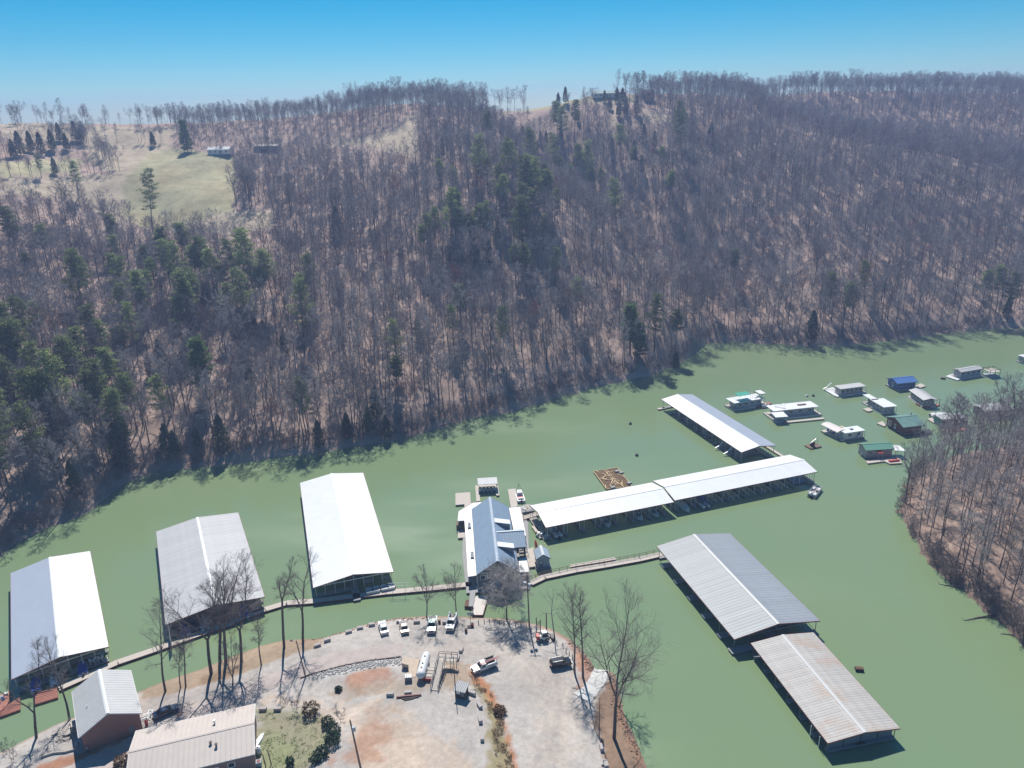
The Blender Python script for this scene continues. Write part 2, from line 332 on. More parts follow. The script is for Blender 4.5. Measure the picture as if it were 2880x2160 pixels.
# ------------------------------------------------------------------ the near shore
NSH = [(-900, 2600), (-200, 2200), (0, 2117), (27, 2105), (60, 2087), (151, 2041), (230, 2010), (300, 1985), (387, 1947), (458, 1918), (564, 1883), (640, 1852), (733, 1817), (798, 1801), (850, 1798), (902, 1796), (970, 1775), (1037, 1753), (1122, 1738), (1199, 1733), (1307, 1735), (1377, 1738), (1438, 1742), (1484, 1751), (1530, 1762), (1570, 1779), (1601, 1797), (1638, 1831), (1664, 1862), (1672, 1884), (1712, 1887), (1730, 1896), (1741, 1945), (1750, 1991), (1762, 2025), (1785, 2074), (1800, 2111), (1820, 2160), (1870, 2300), (2000, 2800)]
NSHW = [tuple(G(u, v)[:2]) for u, v in NSH]; NPOLY = NSHW+[(120, -40), (-300, -40)]
TERR = [tuple(G(u, v, 2)[:2]) for u, v in [(1150, 1880), (1290, 1860), (1330, 1905), (1385, 1975), (1410, 2050), (1432, 2160), (1440, 2300), (800, 2400), (860, 2100), (1000, 1990)]]
def poly_sd(x, y, poly, closed=True):
    d = np.full(np.shape(x), 1e9); n = len(poly)
    for i in range(n if closed else n-1): d = np.minimum(d, seg_dist(x, y, poly[i], poly[(i+1) % n])[0])
    return d
def Hnear(x, y):
    x = np.asarray(x, float); y = np.asarray(y, float); p = np.stack([x, y], -1); ins = inpoly(p, NPOLY); d = poly_sd(x, y, NSHW, False)
    z = 1.3*(1-np.exp(-d/2.2))+.022*np.minimum(d, 60)+.25*(fbm(x, y, 6, 21)-.5)*sstep(0, 3, d)
    it = inpoly(p, TERR); dt = poly_sd(x, y, TERR); z = z+1.3*sstep(0, 3.2, np.where(it, dt, 0))
    return np.where(ins, z, np.maximum(-.45*d, -3))
def hit(u, v):
    """where the sight line of a pixel meets the near shore"""
    z = 1.5
    for _ in range(8): g = G(u, v, z); z = float(Hnear(g[0], g[1]))
    return np.array([g[0], g[1], z])
gx = np.arange(-150, 82, .5); gy = np.arange(50, 176, .5); X, Y = np.meshgrid(gx, gy, indexing='ij'); Z = Hnear(X, Y); P = np.stack([X, Y, Z], -1).reshape(-1, 3)
q = proj(P); x, y = P[:, 0], P[:, 1]; n1 = fbm(x, y, 5, 31); n2 = fbm(x, y, 1.6, 37); n3 = fbm(x, y, 14, 41)
ds = poly_sd(x, y, NSHW, False)
def wpoly(pts): return [tuple(G(u, v, 2)[:2]) for u, v in pts]
def zone(pts, soft=1.6):
    w = wpoly(pts); pp = P[:, :2]; d = poly_sd(x, y, w); sd = np.where(inpoly(pp, w), d, -d)+(n2-.5)*soft*2; return sstep(-soft*.5, soft*.5, sd)[:, None]
gravel = np.array([.435, .40, .37]); dirt = np.array([.53, .42, .33]); red = np.array([.40, .175, .09]); brown = np.array([.25, .165, .11]); grass = np.array([.17, .22, .07]); tanl = np.array([.33, .245, .17]); asph = np.array([.42, .375, .35])
c = gravel*(.8+.4*n1[:, None])*(.9+.2*n3[:, None])
def lay(c, k, m): return c*(1-m)+k*(.8+.4*n1[:, None])*m
c = lay(c, dirt, zone([(640, 2000), (760, 1955), (900, 1975), (1060, 1985), (1130, 1985), (1200, 2060), (1330, 2160), (1380, 2300), (1000, 2300), (1010, 2120), (960, 2050), (860, 1990), (740, 1985)], 3)*(.7+.25*n3[:, None]))
c = lay(c, dirt, zone([(1130, 1815), (1300, 1800), (1420, 1800), (1520, 1850), (1600, 1900), (1640, 2000), (1600, 2160), (1500, 2160), (1520, 1950), (1400, 1840), (1200, 1845)], 5)*(.5*n3[:, None]))
def track(c, pts, k, w=.55, m=.5):
    return lay(c, k, (sstep(w, .1, poly_sd(x, y, wpoly(pts), False)+(n2-.5)*.5)*m*(.3+1.0*vnoise(x, y, 3, 91)))[:, None])
for off in (0, 14, 34, 48, 75): c = track(c, [(700, 1975+off*.4), (900, 1985+off*.5), (1060, 1995+off*.7), (1140+off, 2040), (1190+off, 2110), (1215+off, 2170)], gravel*1.12, .6, .5)
for off in (0, 16, 40, 56): c = track(c, [(1300+off, 1800), (1420+off, 1815), (1500+off, 1860), (1545+off*.6, 1940), (1530+off*.7, 2050), (1500+off, 2170)], gravel*.82, .6, .45)
for off in (0, 15): c = track(c, [(1480, 2080-off), (1530, 2105-off), (1600, 2110-off), (1660, 2085-off), (1685, 2050-off)], gravel*.78, .6, .5); c = track(c, [(1460, 2010+off), (1560, 1975+off), (1640, 1990+off)], gravel*.84, .6, .4)
c = lay(c, red, zone([(985, 1895), (1010, 1878), (1080, 1872), (1105, 1890), (1100, 1915), (1060, 1925), (1000, 1945), (970, 1935)], 2)*(.35+.6*n1[:, None]))
c = lay(c, tanl, zone([(960, 1930), (1080, 1910), (1180, 1915), (1240, 1945), (1170, 1960), (1000, 1960), (930, 1950)], 2)*(.3+.6*n1[:, None]))
c = lay(c, red, zone([(1050, 2010), (1085, 2010), (1090, 2080), (1075, 2160), (1000, 2160), (930, 2160), (1000, 2100), (1030, 2060)], 4)*(.1+.75*n3[:, None]))
c = lay(c, tanl, zone([(1255, 1860), (1300, 1855), (1322, 1885), (1335, 1920), (1290, 1950), (1240, 1945)], 1.5)*.75)
c = lay(c, tanl*np.array([.9, 1., .75]), zone([(1330, 1905), (1368, 1925), (1400, 1990), (1425, 2060), (1445, 2160), (1450, 2250), (1385, 2250), (1380, 2160), (1378, 2070), (1370, 1990), (1340, 1930)], 2)*.9)
c = lay(c, red, zone([(1325, 1870), (1345, 1900), (1390, 1945), (1420, 2010), (1440, 2090), (1455, 2160), (1445, 2165), (1425, 2080), (1400, 2010), (1370, 1950), (1330, 1912)], 1.2)*.9)
c = lay(c, grass, zone([(722, 1996), (800, 1988), (880, 2005), (930, 2050), (935, 2100), (890, 2150), (860, 2250), (715, 2250)], 2.5)*(.35+.6*n1[:, None]))
c = lay(c, tanl, zone([(722, 1996), (800, 1988), (880, 2005), (930, 2050), (935, 2100), (890, 2150), (860, 2250), (715, 2250)], 2)*(.55*(1-n1[:, None])))
c = lay(c, tanl, zone([(387, 1920), (458, 1893), (564, 1858), (733, 1792), (800, 1776), (902, 1775), (905, 1812), (860, 1818), (800, 1845), (740, 1868), (640, 1905), (560, 1925), (470, 1950), (400, 1962)], 1.2)*.95)
c = lay(c, brown, zone([(560, 1925), (640, 1895), (690, 1868), (640, 1870), (560, 1900)], 1)*.7)
c = lay(c, red*.95, zone([(100, 2140), (180, 2128), (300, 2090), (380, 2058), (385, 2066), (310, 2100), (230, 2130), (150, 2170), (90, 2180)], 1)*.85)
c = lay(c, red*.9, zone([(480, 2000), (540, 1975), (600, 1950), (640, 1935), (645, 1942), (560, 1985), (500, 2010)], 1)*.7)
c = lay(c, asph*.92, zone([(300, 1985), (387, 1960), (520, 1940), (640, 1905), (740, 1872), (735, 1890), (640, 1930), (540, 1970), (480, 2000), (420, 2010)], 1.2)*.7)
c = lay(c, brown, zone([(1672, 1990), (1705, 1905), (1730, 1896), (1741, 1945), (1762, 2025), (1800, 2111), (1830, 2200), (1710, 2200), (1690, 2100), (1668, 2020)], 1.2)*.95)
c = lay(c, red, zone([(1600, 1800), (1640, 1831), (1668, 1865), (1670, 1885), (1640, 1930), (1615, 1945), (1630, 1900), (1625, 1850)], 1.2)*(.45+.5*n1[:, None]))
c = lay(c, red*.9, sstep(2.4, .4, ds+(n2-.5)*2)[:, None]*.55*sstep(-60, -10, x)[:, None]); c = lay(c, brown, sstep(1.8, .2, ds+(n2-.5)*1.5)[:, None]*.6)
c = lay(c, np.array([.5, .49, .48]), zone([(880, 1888), (980, 1868), (1090, 1852), (1180, 1850), (1180, 1862), (1080, 1870), (980, 1888), (900, 1903)], 1.2)*.9)
me = mesh_from('near_shore', P, grid_faces(len(gx), len(gy), (Z > -2.2).ravel()), [ground_mat('gravel_and_soil', .9, 9., .2, .5)], smooth=True); colour_mesh(me, np.clip(c, 0, 1))
tag(link('ground', me), kind='structure')
b = MB(); b.box((-30, -30, 1.9), (900, 159, .4)); b.build('ground_behind', mat('plain_soil', (.3, .24, .18), .95), kind='structure')
def strip(name, le, re, m, off=.045, nx=10, ny=6, kind='structure', edge=.05):
    def res(pl, n):
        w = np.array([hit(u, v)[:2] for u, v in pl]); L = np.r_[0, np.cumsum(np.hypot(*np.diff(w, axis=0).T))]; s = np.linspace(0, L[-1], n); return np.stack([np.interp(s, L, w[:, 0]), np.interp(s, L, w[:, 1])], -1)
    n = nx*len(le); a = res(le, n); b_ = res(re, n); v = []
    for i in range(n):
        for j in range(ny+1):
            t = j/ny; p = a[i]*(1-t)+b_[i]*t+(npr.normal(0, edge, 2) if j in (0, ny) else 0); v.append((p[0], p[1], float(Hnear(p[0], p[1]))+off))
    v = np.array(v); f = grid_faces(n, ny+1)
    e1, e2 = v[f[0, 1]]-v[f[0, 0]], v[f[0, 2]]-v[f[0, 0]]
    if np.cross(e1, e2)[2] < 0: f = f[:, ::-1]
    return tag(link(name, mesh_from(name, v, f, [m], smooth=True)), kind=kind)
asphalt = mat('worn_road', (.44, .375, .345), .95, var=.13, scale=.5, bump=.2, bscale=9)
strip('road', [(1132, 1808), (1040, 1820), (930, 1838), (830, 1870), (740, 1905), (640, 1940), (560, 1972), (500, 2003)], [(1130, 1846), (1040, 1856), (960, 1872), (880, 1893), (800, 1923), (720, 1957), (640, 1985), (560, 2010)], asphalt, edge=.25)
strip('lane', [(525, 2010), (440, 2042), (380, 2066), (310, 2104), (240, 2134), (150, 2175)], [(560, 2012), (470, 2070), (400, 2110), (340, 2160), (300, 2190), (240, 2230)], asphalt, edge=.2)
strip('boat_ramp', [(1671, 1880), (1660, 1905), (1645, 1930), (1612, 1950)], [(1712, 1882), (1705, 1918), (1682, 1951), (1660, 1980)], concrete2, off=.12)
# ------------------------------------------------------------------ wooded point on the right
PSH = [(2980, 1990), (2880, 1850), (2800, 1750), (2700, 1665), (2620, 1592), (2548, 1520), (2515, 1440), (2528, 1375), (2575, 1320), (2660, 1285), (2760, 1262), (2900, 1245), (3300, 1225)]
PSHW = [tuple(G(u, v)[:2]) for u, v in PSH]; PPOLY = PSHW+[(420, 300), (420, 60)]
def Hpt(x, y):
    x = np.asarray(x, float); y = np.asarray(y, float); ins = inpoly(np.stack([x, y], -1), PPOLY); d = poly_sd(x, y, PSHW, False); d = np.where(ins, d+np.minimum(0, (fbm(x, y, 5, 55)-.62)*9), d); ins = ins & (d > 0); d = np.abs(d)
    z = .5*(1-np.exp(-d/1.5))+16*(1-np.exp(-d/34))+.8*(fbm(x, y, 7, 51)-.5)*sstep(0, 5, d); return np.where(ins, z, np.maximum(-.4*d, -3))
gx = np.arange(80, 300, 1.); gy = np.arange(40, 260, 1.); X, Y = np.meshgrid(gx, gy, indexing='ij'); Z = Hpt(X, Y); P = np.stack([X, Y, Z], -1).reshape(-1, 3)
n1 = fbm(P[:, 0], P[:, 1], 6, 61)[:, None]; dp = poly_sd(P[:, 0], P[:, 1], PSHW, False)[:, None]
c = np.array([.29, .21, .17])*(.75+.5*n1); c = c*(1-sstep(4, 0, dp)*.45)
me = mesh_from('wooded_point', P, grid_faces(len(gx), len(gy), (Z > -2.2).ravel()), [MATS.get('x') or ground_mat('point_litter', .35, 3., .3, .5)], smooth=True); colour_mesh(me, c)
tag(link('wooded_point', me), kind='structure')
# ------------------------------------------------------------------ the lake
def water_mat():
    m = bpy.data.materials.new('lake_water'); m.use_nodes = True; t = m.node_tree; n = t.nodes; l = t.links; b = n['Principled BSDF']
    b.inputs['Roughness'].default_value = .07; b.inputs['IOR'].default_value = 1.62
    ge = n.new('ShaderNodeNewGeometry'); no = n.new('ShaderNodeTexNoise'); no.inputs['Scale'].default_value = .016; no.inputs['Detail'].default_value = 4; l.new(ge.outputs['Position'], no.inputs['Vector'])
    mx = n.new('ShaderNodeMix'); mx.data_type = 'RGBA'; mx.inputs['A'].default_value = (.168, .258, .148, 1); mx.inputs['B'].default_value = (.212, .270, .128, 1); l.new(no.outputs[0], mx.inputs['Factor']); l.new(mx.outputs['Result'], b.inputs['Base Color'])
    n2_ = n.new('ShaderNodeTexNoise'); n2_.inputs['Scale'].default_value = .022; n2_.inputs['Detail'].default_value = 5; mp = n.new('ShaderNodeMapping'); mp.inputs['Scale'].default_value = (.45, 1.6, 1); l.new(ge.outputs['Position'], mp.inputs[0]); l.new(mp.outputs[0], n2_.inputs['Vector'])
    mr = n.new('ShaderNodeMapRange'); mr.inputs[1].default_value = .35; mr.inputs[2].default_value = .65; mr.inputs[3].default_value = .03; mr.inputs[4].default_value = .22; l.new(n2_.outputs[0], mr.inputs[0]); l.new(mr.outputs[0], b.inputs['Roughness'])
    h = None
    for s, st in ((.8, .022), (3.5, .012)):
        nb = n.new('ShaderNodeTexNoise'); nb.inputs['Scale'].default_value = s; nb.inputs['Detail'].default_value = 3; l.new(ge.outputs['Position'], nb.inputs['Vector'])
        bp = n.new('ShaderNodeBump'); bp.inputs['Strength'].default_value = 1; bp.inputs['Distance'].default_value = st; l.new(nb.outputs[0], bp.inputs['Height'])
        if h: l.new(h.outputs[0], bp.inputs['Normal'])
        h = bp
    l.new(h.outputs[0], b.inputs['Normal']); return m
me = mesh_from('lake', [(-1600, 0, 0), (1600, 0, 0), (1600, 1600, 0), (-1600, 1600, 0)], [(0, 1, 2, 3)], [water_mat()]); tag(link('lake', me), kind='structure')
# ------------------------------------------------------------------ trees
def segs_mesh(name, segs, n, mats, ribbon=False):
    """segs: rows p0(3) p1(3) r0 r1 -> open tapered tubes of n sides (or flat ribbons)"""
    S = np.array(segs, float); a, b, r0, r1 = S[:, :3], S[:, 3:6], S[:, 6], S[:, 7]; d = b-a; d /= np.maximum(np.linalg.norm(d, axis=1), 1e-9)[:, None]
    ref = np.where(np.abs(d[:, 2:3]) > .9, np.array([[1., 0, 0]]), np.array([[0, 0, 1.]]))
    if ribbon: ref = npr.normal(size=d.shape)
    x = np.cross(d, ref); x /= np.maximum(np.linalg.norm(x, axis=1), 1e-9)[:, None]; y = np.cross(d, x); N = len(S)
    if ribbon:
        v = np.stack([a-x*r0[:, None], a+x*r0[:, None], b+x*r1[:, None], b-x*r1[:, None]], 1).reshape(-1, 3); f = np.arange(4*N).reshape(-1, 4)
        return v, f
    th = 2*np.pi*np.arange(n)/n; ring = x[:, None]*np.cos(th)[None, :, None]+y[:, None]*np.sin(th)[None, :, None]
    v = np.concatenate([a[:, None]+ring*r0[:, None, None], b[:, None]+ring*r1[:, None, None]], 1).reshape(-1, 3)
    k = np.arange(n); f = np.stack([k, (k+1) % n, n+(k+1) % n, n+k], -1)[None]+(np.arange(N)*2*n)[:, None, None]; return v, f.reshape(-1, 4)
def join(parts):
    v = []; f = []; o = 0
    for a, b in parts: v.append(a); f.append(b+o); o += len(a)
    return np.concatenate(v), np.concatenate(f)
def path(r, p, d, L, n, r0, r1, wob, up):
    out = []; p = np.array(p, float); d = np.array(d, float); d /= np.linalg.norm(d)
    for i in range(n):
        d = d+np.array([r.gauss(0, wob), r.gauss(0, wob), r.gauss(0, wob)+up]); d /= np.linalg.norm(d); q = p+d*L/n
        out.append((p, q, r0+(r1-r0)*i/n, r0+(r1-r0)*(i+1)/n, d.copy())); p = q
    return out
def along(pt, t):
    n = len(pt); k = min(int(t*n), n-1); p, q, a, b, d = pt[k]; s = t*n-k; return p+(q-p)*s, d, a+(b-a)*s
def perp(r, d, az, el):
    """direction that leaves d at angle el, turned by az"""
    ref = np.array([0, 0, 1.]) if abs(d[2]) < .9 else np.array([1., 0, 0]); x = np.cross(d, ref); x /= np.linalg.norm(x); y = np.cross(d, x)
    return d*math.cos(el)+(x*math.cos(az)+y*math.sin(az))*math.sin(el)
def bare_tree(seed, H=20., lean=(0, 0), fork=.4, spread=4.5, leaders=1, nl=14, nb=6, ntw=8, r0=None, open_=.75, up=.05, droop=0., twr=.02, fine=1, wob=.10):
    r = random.Random(seed); r0 = r0 or H*.0135; T = []; Bs = []; Tw = []
    mains = []
    base = path(r, (0, 0, -.4), (lean[0]/H, lean[1]/H, 1), (H if leaders == 1 else H*fork)+.4, 8 if leaders == 1 else 4, r0, .03 if leaders == 1 else r0*.72, .035, 0)
    T += [(*p, *q, a, b) for p, q, a, b, d in base]
    if leaders == 1: mains.append((base, fork, 1.))
    else:
        p, d, rr_ = along(base, .999)
        for k in range(leaders):
            az_ = 2*math.pi*k/leaders+r.uniform(-.5, .5); dd = perp(r, d, az_, r.uniform(.22, .5)); L = H*(1-fork)*r.uniform(.85, 1.05)
            pt = path(r, p, dd, L, 6, rr_*.75, .03, .07, .06); T += [(*a, *b, c, e) for a, b, c, e, _ in pt]; mains.append((pt, .1, .85))
    for pt, f0, sc_ in mains:
        n_l = max(4, int(nl/(len(mains)**.6))); gold = r.uniform(0, 6)
        for i in range(n_l):
            t = f0+(1-f0)*((i+.3)/n_l)**.9*.97; p, d, ra = along(pt, min(t, .995)); gold += 2.4+r.uniform(-.4, .4); tt = (t-f0)/(1-f0)
            L = spread*sc_*(.62+1.5*tt*(1-tt)-.28*tt)*r.uniform(.75, 1.2); el = open_*(1.15-.55*tt)*r.uniform(.8, 1.15)
            lim = path(r, p, perp(r, d, gold, el), L, 4, max(ra*.55, .025), .018, wob, up-droop); T += [(*a, *b, c, e) for a, b, c, e, _ in lim]
            for j in range(nb):
                s = .2+.8*(j+.5)/nb; p2, d2, r2 = along(lim, min(s, .99)); L2 = L*.5*(1.15-.6*s)*r.uniform(.7, 1.2)
                br = path(r, p2, perp(r, d2, r.uniform(0, 6.3), r.uniform(.5, .9)), L2, 3 if fine > 1 else 2, max(r2*.6, .014), .010, wob*1.3, up*.8-droop*.5); Bs += [(*a, *b, c, e) for a, b, c, e, _ in br]
                for k in range(ntw):
                    s3 = (k+.6)/ntw; p3, d3, _r = along(br, min(s3, .99)); L3 = L2*.55*r.uniform(.6, 1.2)+.15
                    tw = path(r, p3, perp(r, d3, r.uniform(0, 6.3), r.uniform(.35, .9)), L3, 1 if fine < 2 else 2, twr, twr*.4, wob, up-droop*.3); Tw += [(*a, *b, c, e) for a, b, c, e, _ in tw]
                    if fine > 2:
                        for m_ in range(2):
                            p4, d4, _r = along(tw, .3+.3*m_); tw4 = path(r, p4, perp(r, d4, r.uniform(0, 6.3), r.uniform(.4, .9)), L3*.5, 1, twr*.7, twr*.3, wob, up); Tw += [(*a, *b, c, e) for a, b, c, e, _ in tw4]
    tv = segs_mesh('t', T, 6 if fine > 1 else 5, None); cv = join([segs_mesh('b', Bs, 3, None), segs_mesh('w', Tw, 3, None, ribbon=fine < 3)])
    return tv, cv
def tree_meshes(name, tv, cv, mb, mt):
    return (mesh_from(name+'_trunk', tv[0], tv[1], [mb]), mesh_from(name+'_crown', cv[0], cv[1], [mt]))
def put_tree(name, meshes, loc, rz=0., s=1., label=None, cat='tree', group=None, sz=None):
    o = bpy.data.objects.new(name, None); o.empty_display_size = .5; COL.objects.link(o); o.location = loc; o.rotation_euler = (0, 0, rz); o.scale = (s, s, sz or s); tag(o, label, cat, group)
    for nm, me in zip(('trunk', 'crown'), meshes):
        if me is not None:
            ch = bpy.data.objects.new(nm, me); COL.objects.link(ch); ch.parent = o
    return o
def leaf_quads(c, size, r_=None, flat=.5):
    """random small quads at points c"""
    n = len(c); a = npr.normal(size=(n, 3)); a /= np.linalg.norm(a, axis=1)[:, None]; b = npr.normal(size=(n, 3)); b[:, 2] *= flat; b -= a*(a*b).sum(1)[:, None]; b /= np.maximum(np.linalg.norm(b, axis=1), 1e-6)[:, None]
    s = size*npr.uniform(.6, 1.3, (n, 1)); v = np.stack([c-a*s-b*s*.45, c+a*s-b*s*.45, c+a*s*.8+b*s*.45, c-a*s*.8+b*s*.45], 1).reshape(-1, 3); return v, np.arange(4*n).reshape(-1, 4)
def pine(seed, H=20, cr=.5, spread=3., clumps=46, per=46, size=.3):
    r = random.Random(seed); T = []; pts = []
    tr = path(r, (0, 0, -.4), (0, 0, 1), H, 8, H*.012, .03, .02, 0); T += [(*p, *q, a, b) for p, q, a, b, d in tr]
    for i in range(clumps):
        t = (1-cr)+cr*((i+.5)/clumps); p, d, ra = along(tr, min(t, .99)); tt = (t-1+cr)/cr; L = spread*(1-.72*tt**1.4)*(.55+.45*min(1, tt*4))*r.uniform(.45, 1.15)
        br = path(r, p, perp(r, np.array([0, 0, 1.]), i*2.4+r.uniform(-.5, .5), r.uniform(1.1, 1.5)), L, 3, .05, .015, .1, .08); T += [(*a, *b, c, e) for a, b, c, e, _ in br]
        for s in (.55, .8, 1.):
            q, _, _ = along(br, min(s, .99)); m = int(per*s*.6); e = npr.normal(size=(m, 3))*np.array([.5, .5, .17])*(.6+.25*spread*.5); pts.append(q+e+np.array([0, 0, .15]))
    return segs_mesh('t', T, 5, None), leaf_quads(np.concatenate(pts), size)
def cedar(seed, H=9, rad=1.8, n=1500, size=.28, power=.9):
    r = np.random.default_rng(seed); t = r.uniform(.06, 1, n)**.8; ang = r.uniform(0, 2*np.pi, n); lump = 1+.3*np.sin(ang*3+t*7+seed)*np.sin(t*11+seed)+.22*np.sin(ang*5-t*17)
    R = rad*1.15*(1-t)**.62*lump*np.sqrt(r.uniform(.2, 1, n))*np.minimum(1, .45+t*2.2); c = np.stack([R*np.cos(ang), R*np.sin(ang), t*H], -1)+r.normal(size=(n, 3))*.08
    T = [(0, 0, -.3, 0, 0, H*.6, H*.018, .04)]; return segs_mesh('t', T, 5, None), leaf_quads(c, size)
def bush(seed, rad=1.2, H=1.6, n=420, size=.16):
    r = np.random.default_rng(seed); d = r.normal(size=(n, 3)); d /= np.linalg.norm(d, axis=1)[:, None]; k = r.uniform(.45, 1, (n, 1))**.5*(1+.25*np.sin(4*d[:, :1]+seed)*np.sin(5*d[:, 1:2])); c = d*k*np.array([rad, rad, H*.55])+np.array([0, 0, H*.5]); c = c[c[:, 2] > 0]
    T = [(0, 0, -.2, .1*math.sin(a), .1*math.cos(a), H*.5, .04, .02) for a in (0, 2, 4)]; return segs_mesh('t', T, 4, None), leaf_quads(c, size)
# far forest kinds
BARE = []
for i in range(7):
    tv, cv = bare_tree(100+i, H=18+(i % 3)*2, fork=.36+.06*(i % 3), spread=4.3+.45*(i % 4), leaders=(2, 1, 3)[i % 3], nl=17, nb=7, ntw=9, open_=.85, twr=.024, fine=1, r0=.2)
    BARE.append(tree_meshes('bare_tree_%d' % i, tv, cv, bark, (twig, twig_l, twig, twig_n, twig, twig_l, twig_r)[i]))
MID = []
for i in range(5):
    tv, cv = bare_tree(200+i, H=15+i, fork=.42+.05*(i % 3), spread=4.2+.5*(i % 3), leaders=1 if i % 2 else 2, nl=16, nb=7, ntw=8, open_=.8, twr=.016, fine=2, r0=.17)
    MID.append(tree_meshes('point_tree_%d' % i, tv, cv, bark, twig_l))
PINE = [tree_meshes('pine_%d' % i, *pine(300+i, H=19+2*i, cr=.46+.06*i, spread=3.9+.35*i, size=.25, per=44, clumps=40), bark, needle) for i in range(4)]
WPINE = [tree_meshes('big_pine_%d' % i, *pine(320+i, H=25-4*i, cr=.74+.18*i, spread=5.2, clumps=80, per=60, size=.34), bark, needle_b) for i in range(2)]
CEDAR = [tree_meshes('cedar_%d' % i, *cedar(340+i, H=9+i, rad=1.9+.2*i), bark, needle_d) for i in range(3)]
BUSHB = [tree_meshes('brush_%d' % i, *bare_tree(360+i, H=4.5, fork=.08, spread=2.0, leaders=3, nl=12, nb=5, ntw=7, open_=.8, twr=.014, fine=1, r0=.05), bark, twig_n) for i in range(2)]
# --- evergreens picked out in the photograph (pixel of the foot of the crown or trunk)
EVG = []
def far_pt(u, v):
    p = hitf(u, v); return p
def ev(kind, u, v, s=1.0):
    p = far_pt(u, v)
    if p is not None: EVG.append((kind, p, s))
for u, v, s in [(140, 760, 1), (60, 740, 1.1), (225, 560, .8), (430, 655, 1.2), (330, 720, 1), (420, 830, 1), (480, 810, 1.1), (520, 850, 1), (560, 830, 1.1), (610, 860, 1.1), (660, 830, 1), (720, 850, 1.2), (740, 880, 1), (560, 900, 1), (540, 960, 1), (350, 960, .9), (510, 1010, .8), (850, 900, .9), (880, 870, 1), (870, 1230, .8), (1120, 1130, .9), (1300, 930, .9), (1275, 970, .7), (1120, 1040, .8), (1450, 800, .9), (1480, 820, 1), (1620, 900, .8), (1405, 1010, .8), (2060, 810, 1), (2370, 920, 1), (2330, 890, .9), (2430, 850, .8), (2760, 870, 1), (2800, 880, 1.1), (2830, 900, 1), (1840, 990, 1), (1900, 1000, 1), (60, 1200, 1.1), (30, 1300, 1), (110, 1180, 1), (330, 1150, 1.1), (340, 1290, 1.1), (470, 1230, .9), (130, 1370, 1), (20, 1420, 1), (240, 1130, .9), (310, 1060, .9), (100, 1100, 1), (20, 1060, 1.1), (140, 1260, 1.2), (280, 1240, 1)]: ev('pine', u, v, s)
for u, v, s in [(575, 1130, 1.0), (1770, 1000, .95)]: ev('big', u, v, s)
for u, v, s in [(300, 1060, 1), (140, 1050, .8), (95, 960, .7), (345, 1330, 1.6), (1900, 1040, 1), (2280, 965, 1.6), (1040, 1220, 1), (980, 1240, 1.2), (1090, 1240, 1), (630, 1280, 1.4), (500, 1300, 1.2), (560, 1270, .9), (900, 1260, 1), (2830, 890, 1.2), (1330, 690, 1), (1340, 745, .9), (950, 660, 1.6), (230, 900, 1), (800, 1000, .9), (705, 1080, 1), (1330, 690, 1.2), (1060, 1180, 1.2), (160, 1330, 1), (215, 1390, 1.1)]: ev('cedar', u, v, s)
for k in range(215):   # the evergreen band that runs up the middle of the far hill
    c_ = [((1400, 400), 130, 45, .75), ((1470, 500), 130, 80, .6), ((1420, 600), 160, 70, .4), ((1650, 420), 130, 55, .6), ((1840, 400), 90, 45, .6), ((1300, 700), 70, 35, .9), ((1480, 640), 140, 70, .3), ((480, 850), 150, 60, .8), ((1560, 560), 140, 70, .5), ((90, 1230), 130, 130, .3), ((40, 1120), 90, 130, .3), ((560, 880), 170, 70, .9), ((300, 1150), 120, 110, .6)][k % 13]
    u, v = rng.gauss(c_[0][0], c_[1]*.95), rng.gauss(c_[0][1], c_[2]*.9)
    if v > 385 and rng.random() < c_[3]+.2: ev('pine' if rng.random() < (.35 if v < 520 else .75) else 'cedar', u, v, rng.uniform(.75, 1.2))
FIELDEV = [('big', 528, 428, 1.), ('cedar', 432, 412, 1.1), ('cedar', 170, 400, 1.2), ('cedar', 215, 398, 1.2), ('cedar', 230, 400, 1.1), ('cedar', 150, 425, 1.3), ('cedar', 120, 440, 1.3), ('cedar', 190, 425, 1.2), ('cedar', 90, 430, 1.3), ('cedar', 60, 440, 1.3), ('cedar', 40, 445, 1.2), ('cedar', 157, 493, 1.), ('pine', 118, 503, .5), ('cedar', 1700, 290, 1.), ('cedar', 1735, 290, 1.1), ('cedar', 1750, 300, 1.2), ('cedar', 1715, 310, 1.1), ('cedar', 1760, 325, 1.2), ('cedar', 1790, 325, 1.2), ('cedar', 1740, 330, 1.2), ('cedar', 1570, 300, 1), ('cedar', 1590, 290, 1.1), ('cedar', 1625, 345, .9), ('cedar', 1500, 400, .8), ('cedar', 1520, 405, .8)]
for k, u, v, s in FIELDEV: ev(k, u, v, s)
for u, v, s, lab in ((2145, 750, .9, 'red-budded maple standing out on the right hillside'), (925, 790, .9, 'red-budded maple on the left hillside above the pines'), (2350, 880, .6, 'small red-budded tree low on the right hillside'), (1470, 610, .6, 'small red-budded tree by the evergreen band')):
    p = hitf(u, v); put_tree('maple_tree', BARE[6], (p[0], p[1], float(Hfar(p[0], p[1]))-.3), u, s, lab, 'tree')
for u, v, s in ((1280, 730, .45), (1300, 745, .4), (1265, 740, .4), (1800, 1010, .8), (1180, 960, .5)): ev('bright', u, v, s)
EVL = {'pine': ('pine_tree', 'tall green pine with a clumped crown among the bare hillside woods', 'pines in the far woods'), 'cedar': ('cedar_tree', 'dense dark conical cedar on the far hillside', 'cedars on the far hillside')}
nbig = 0
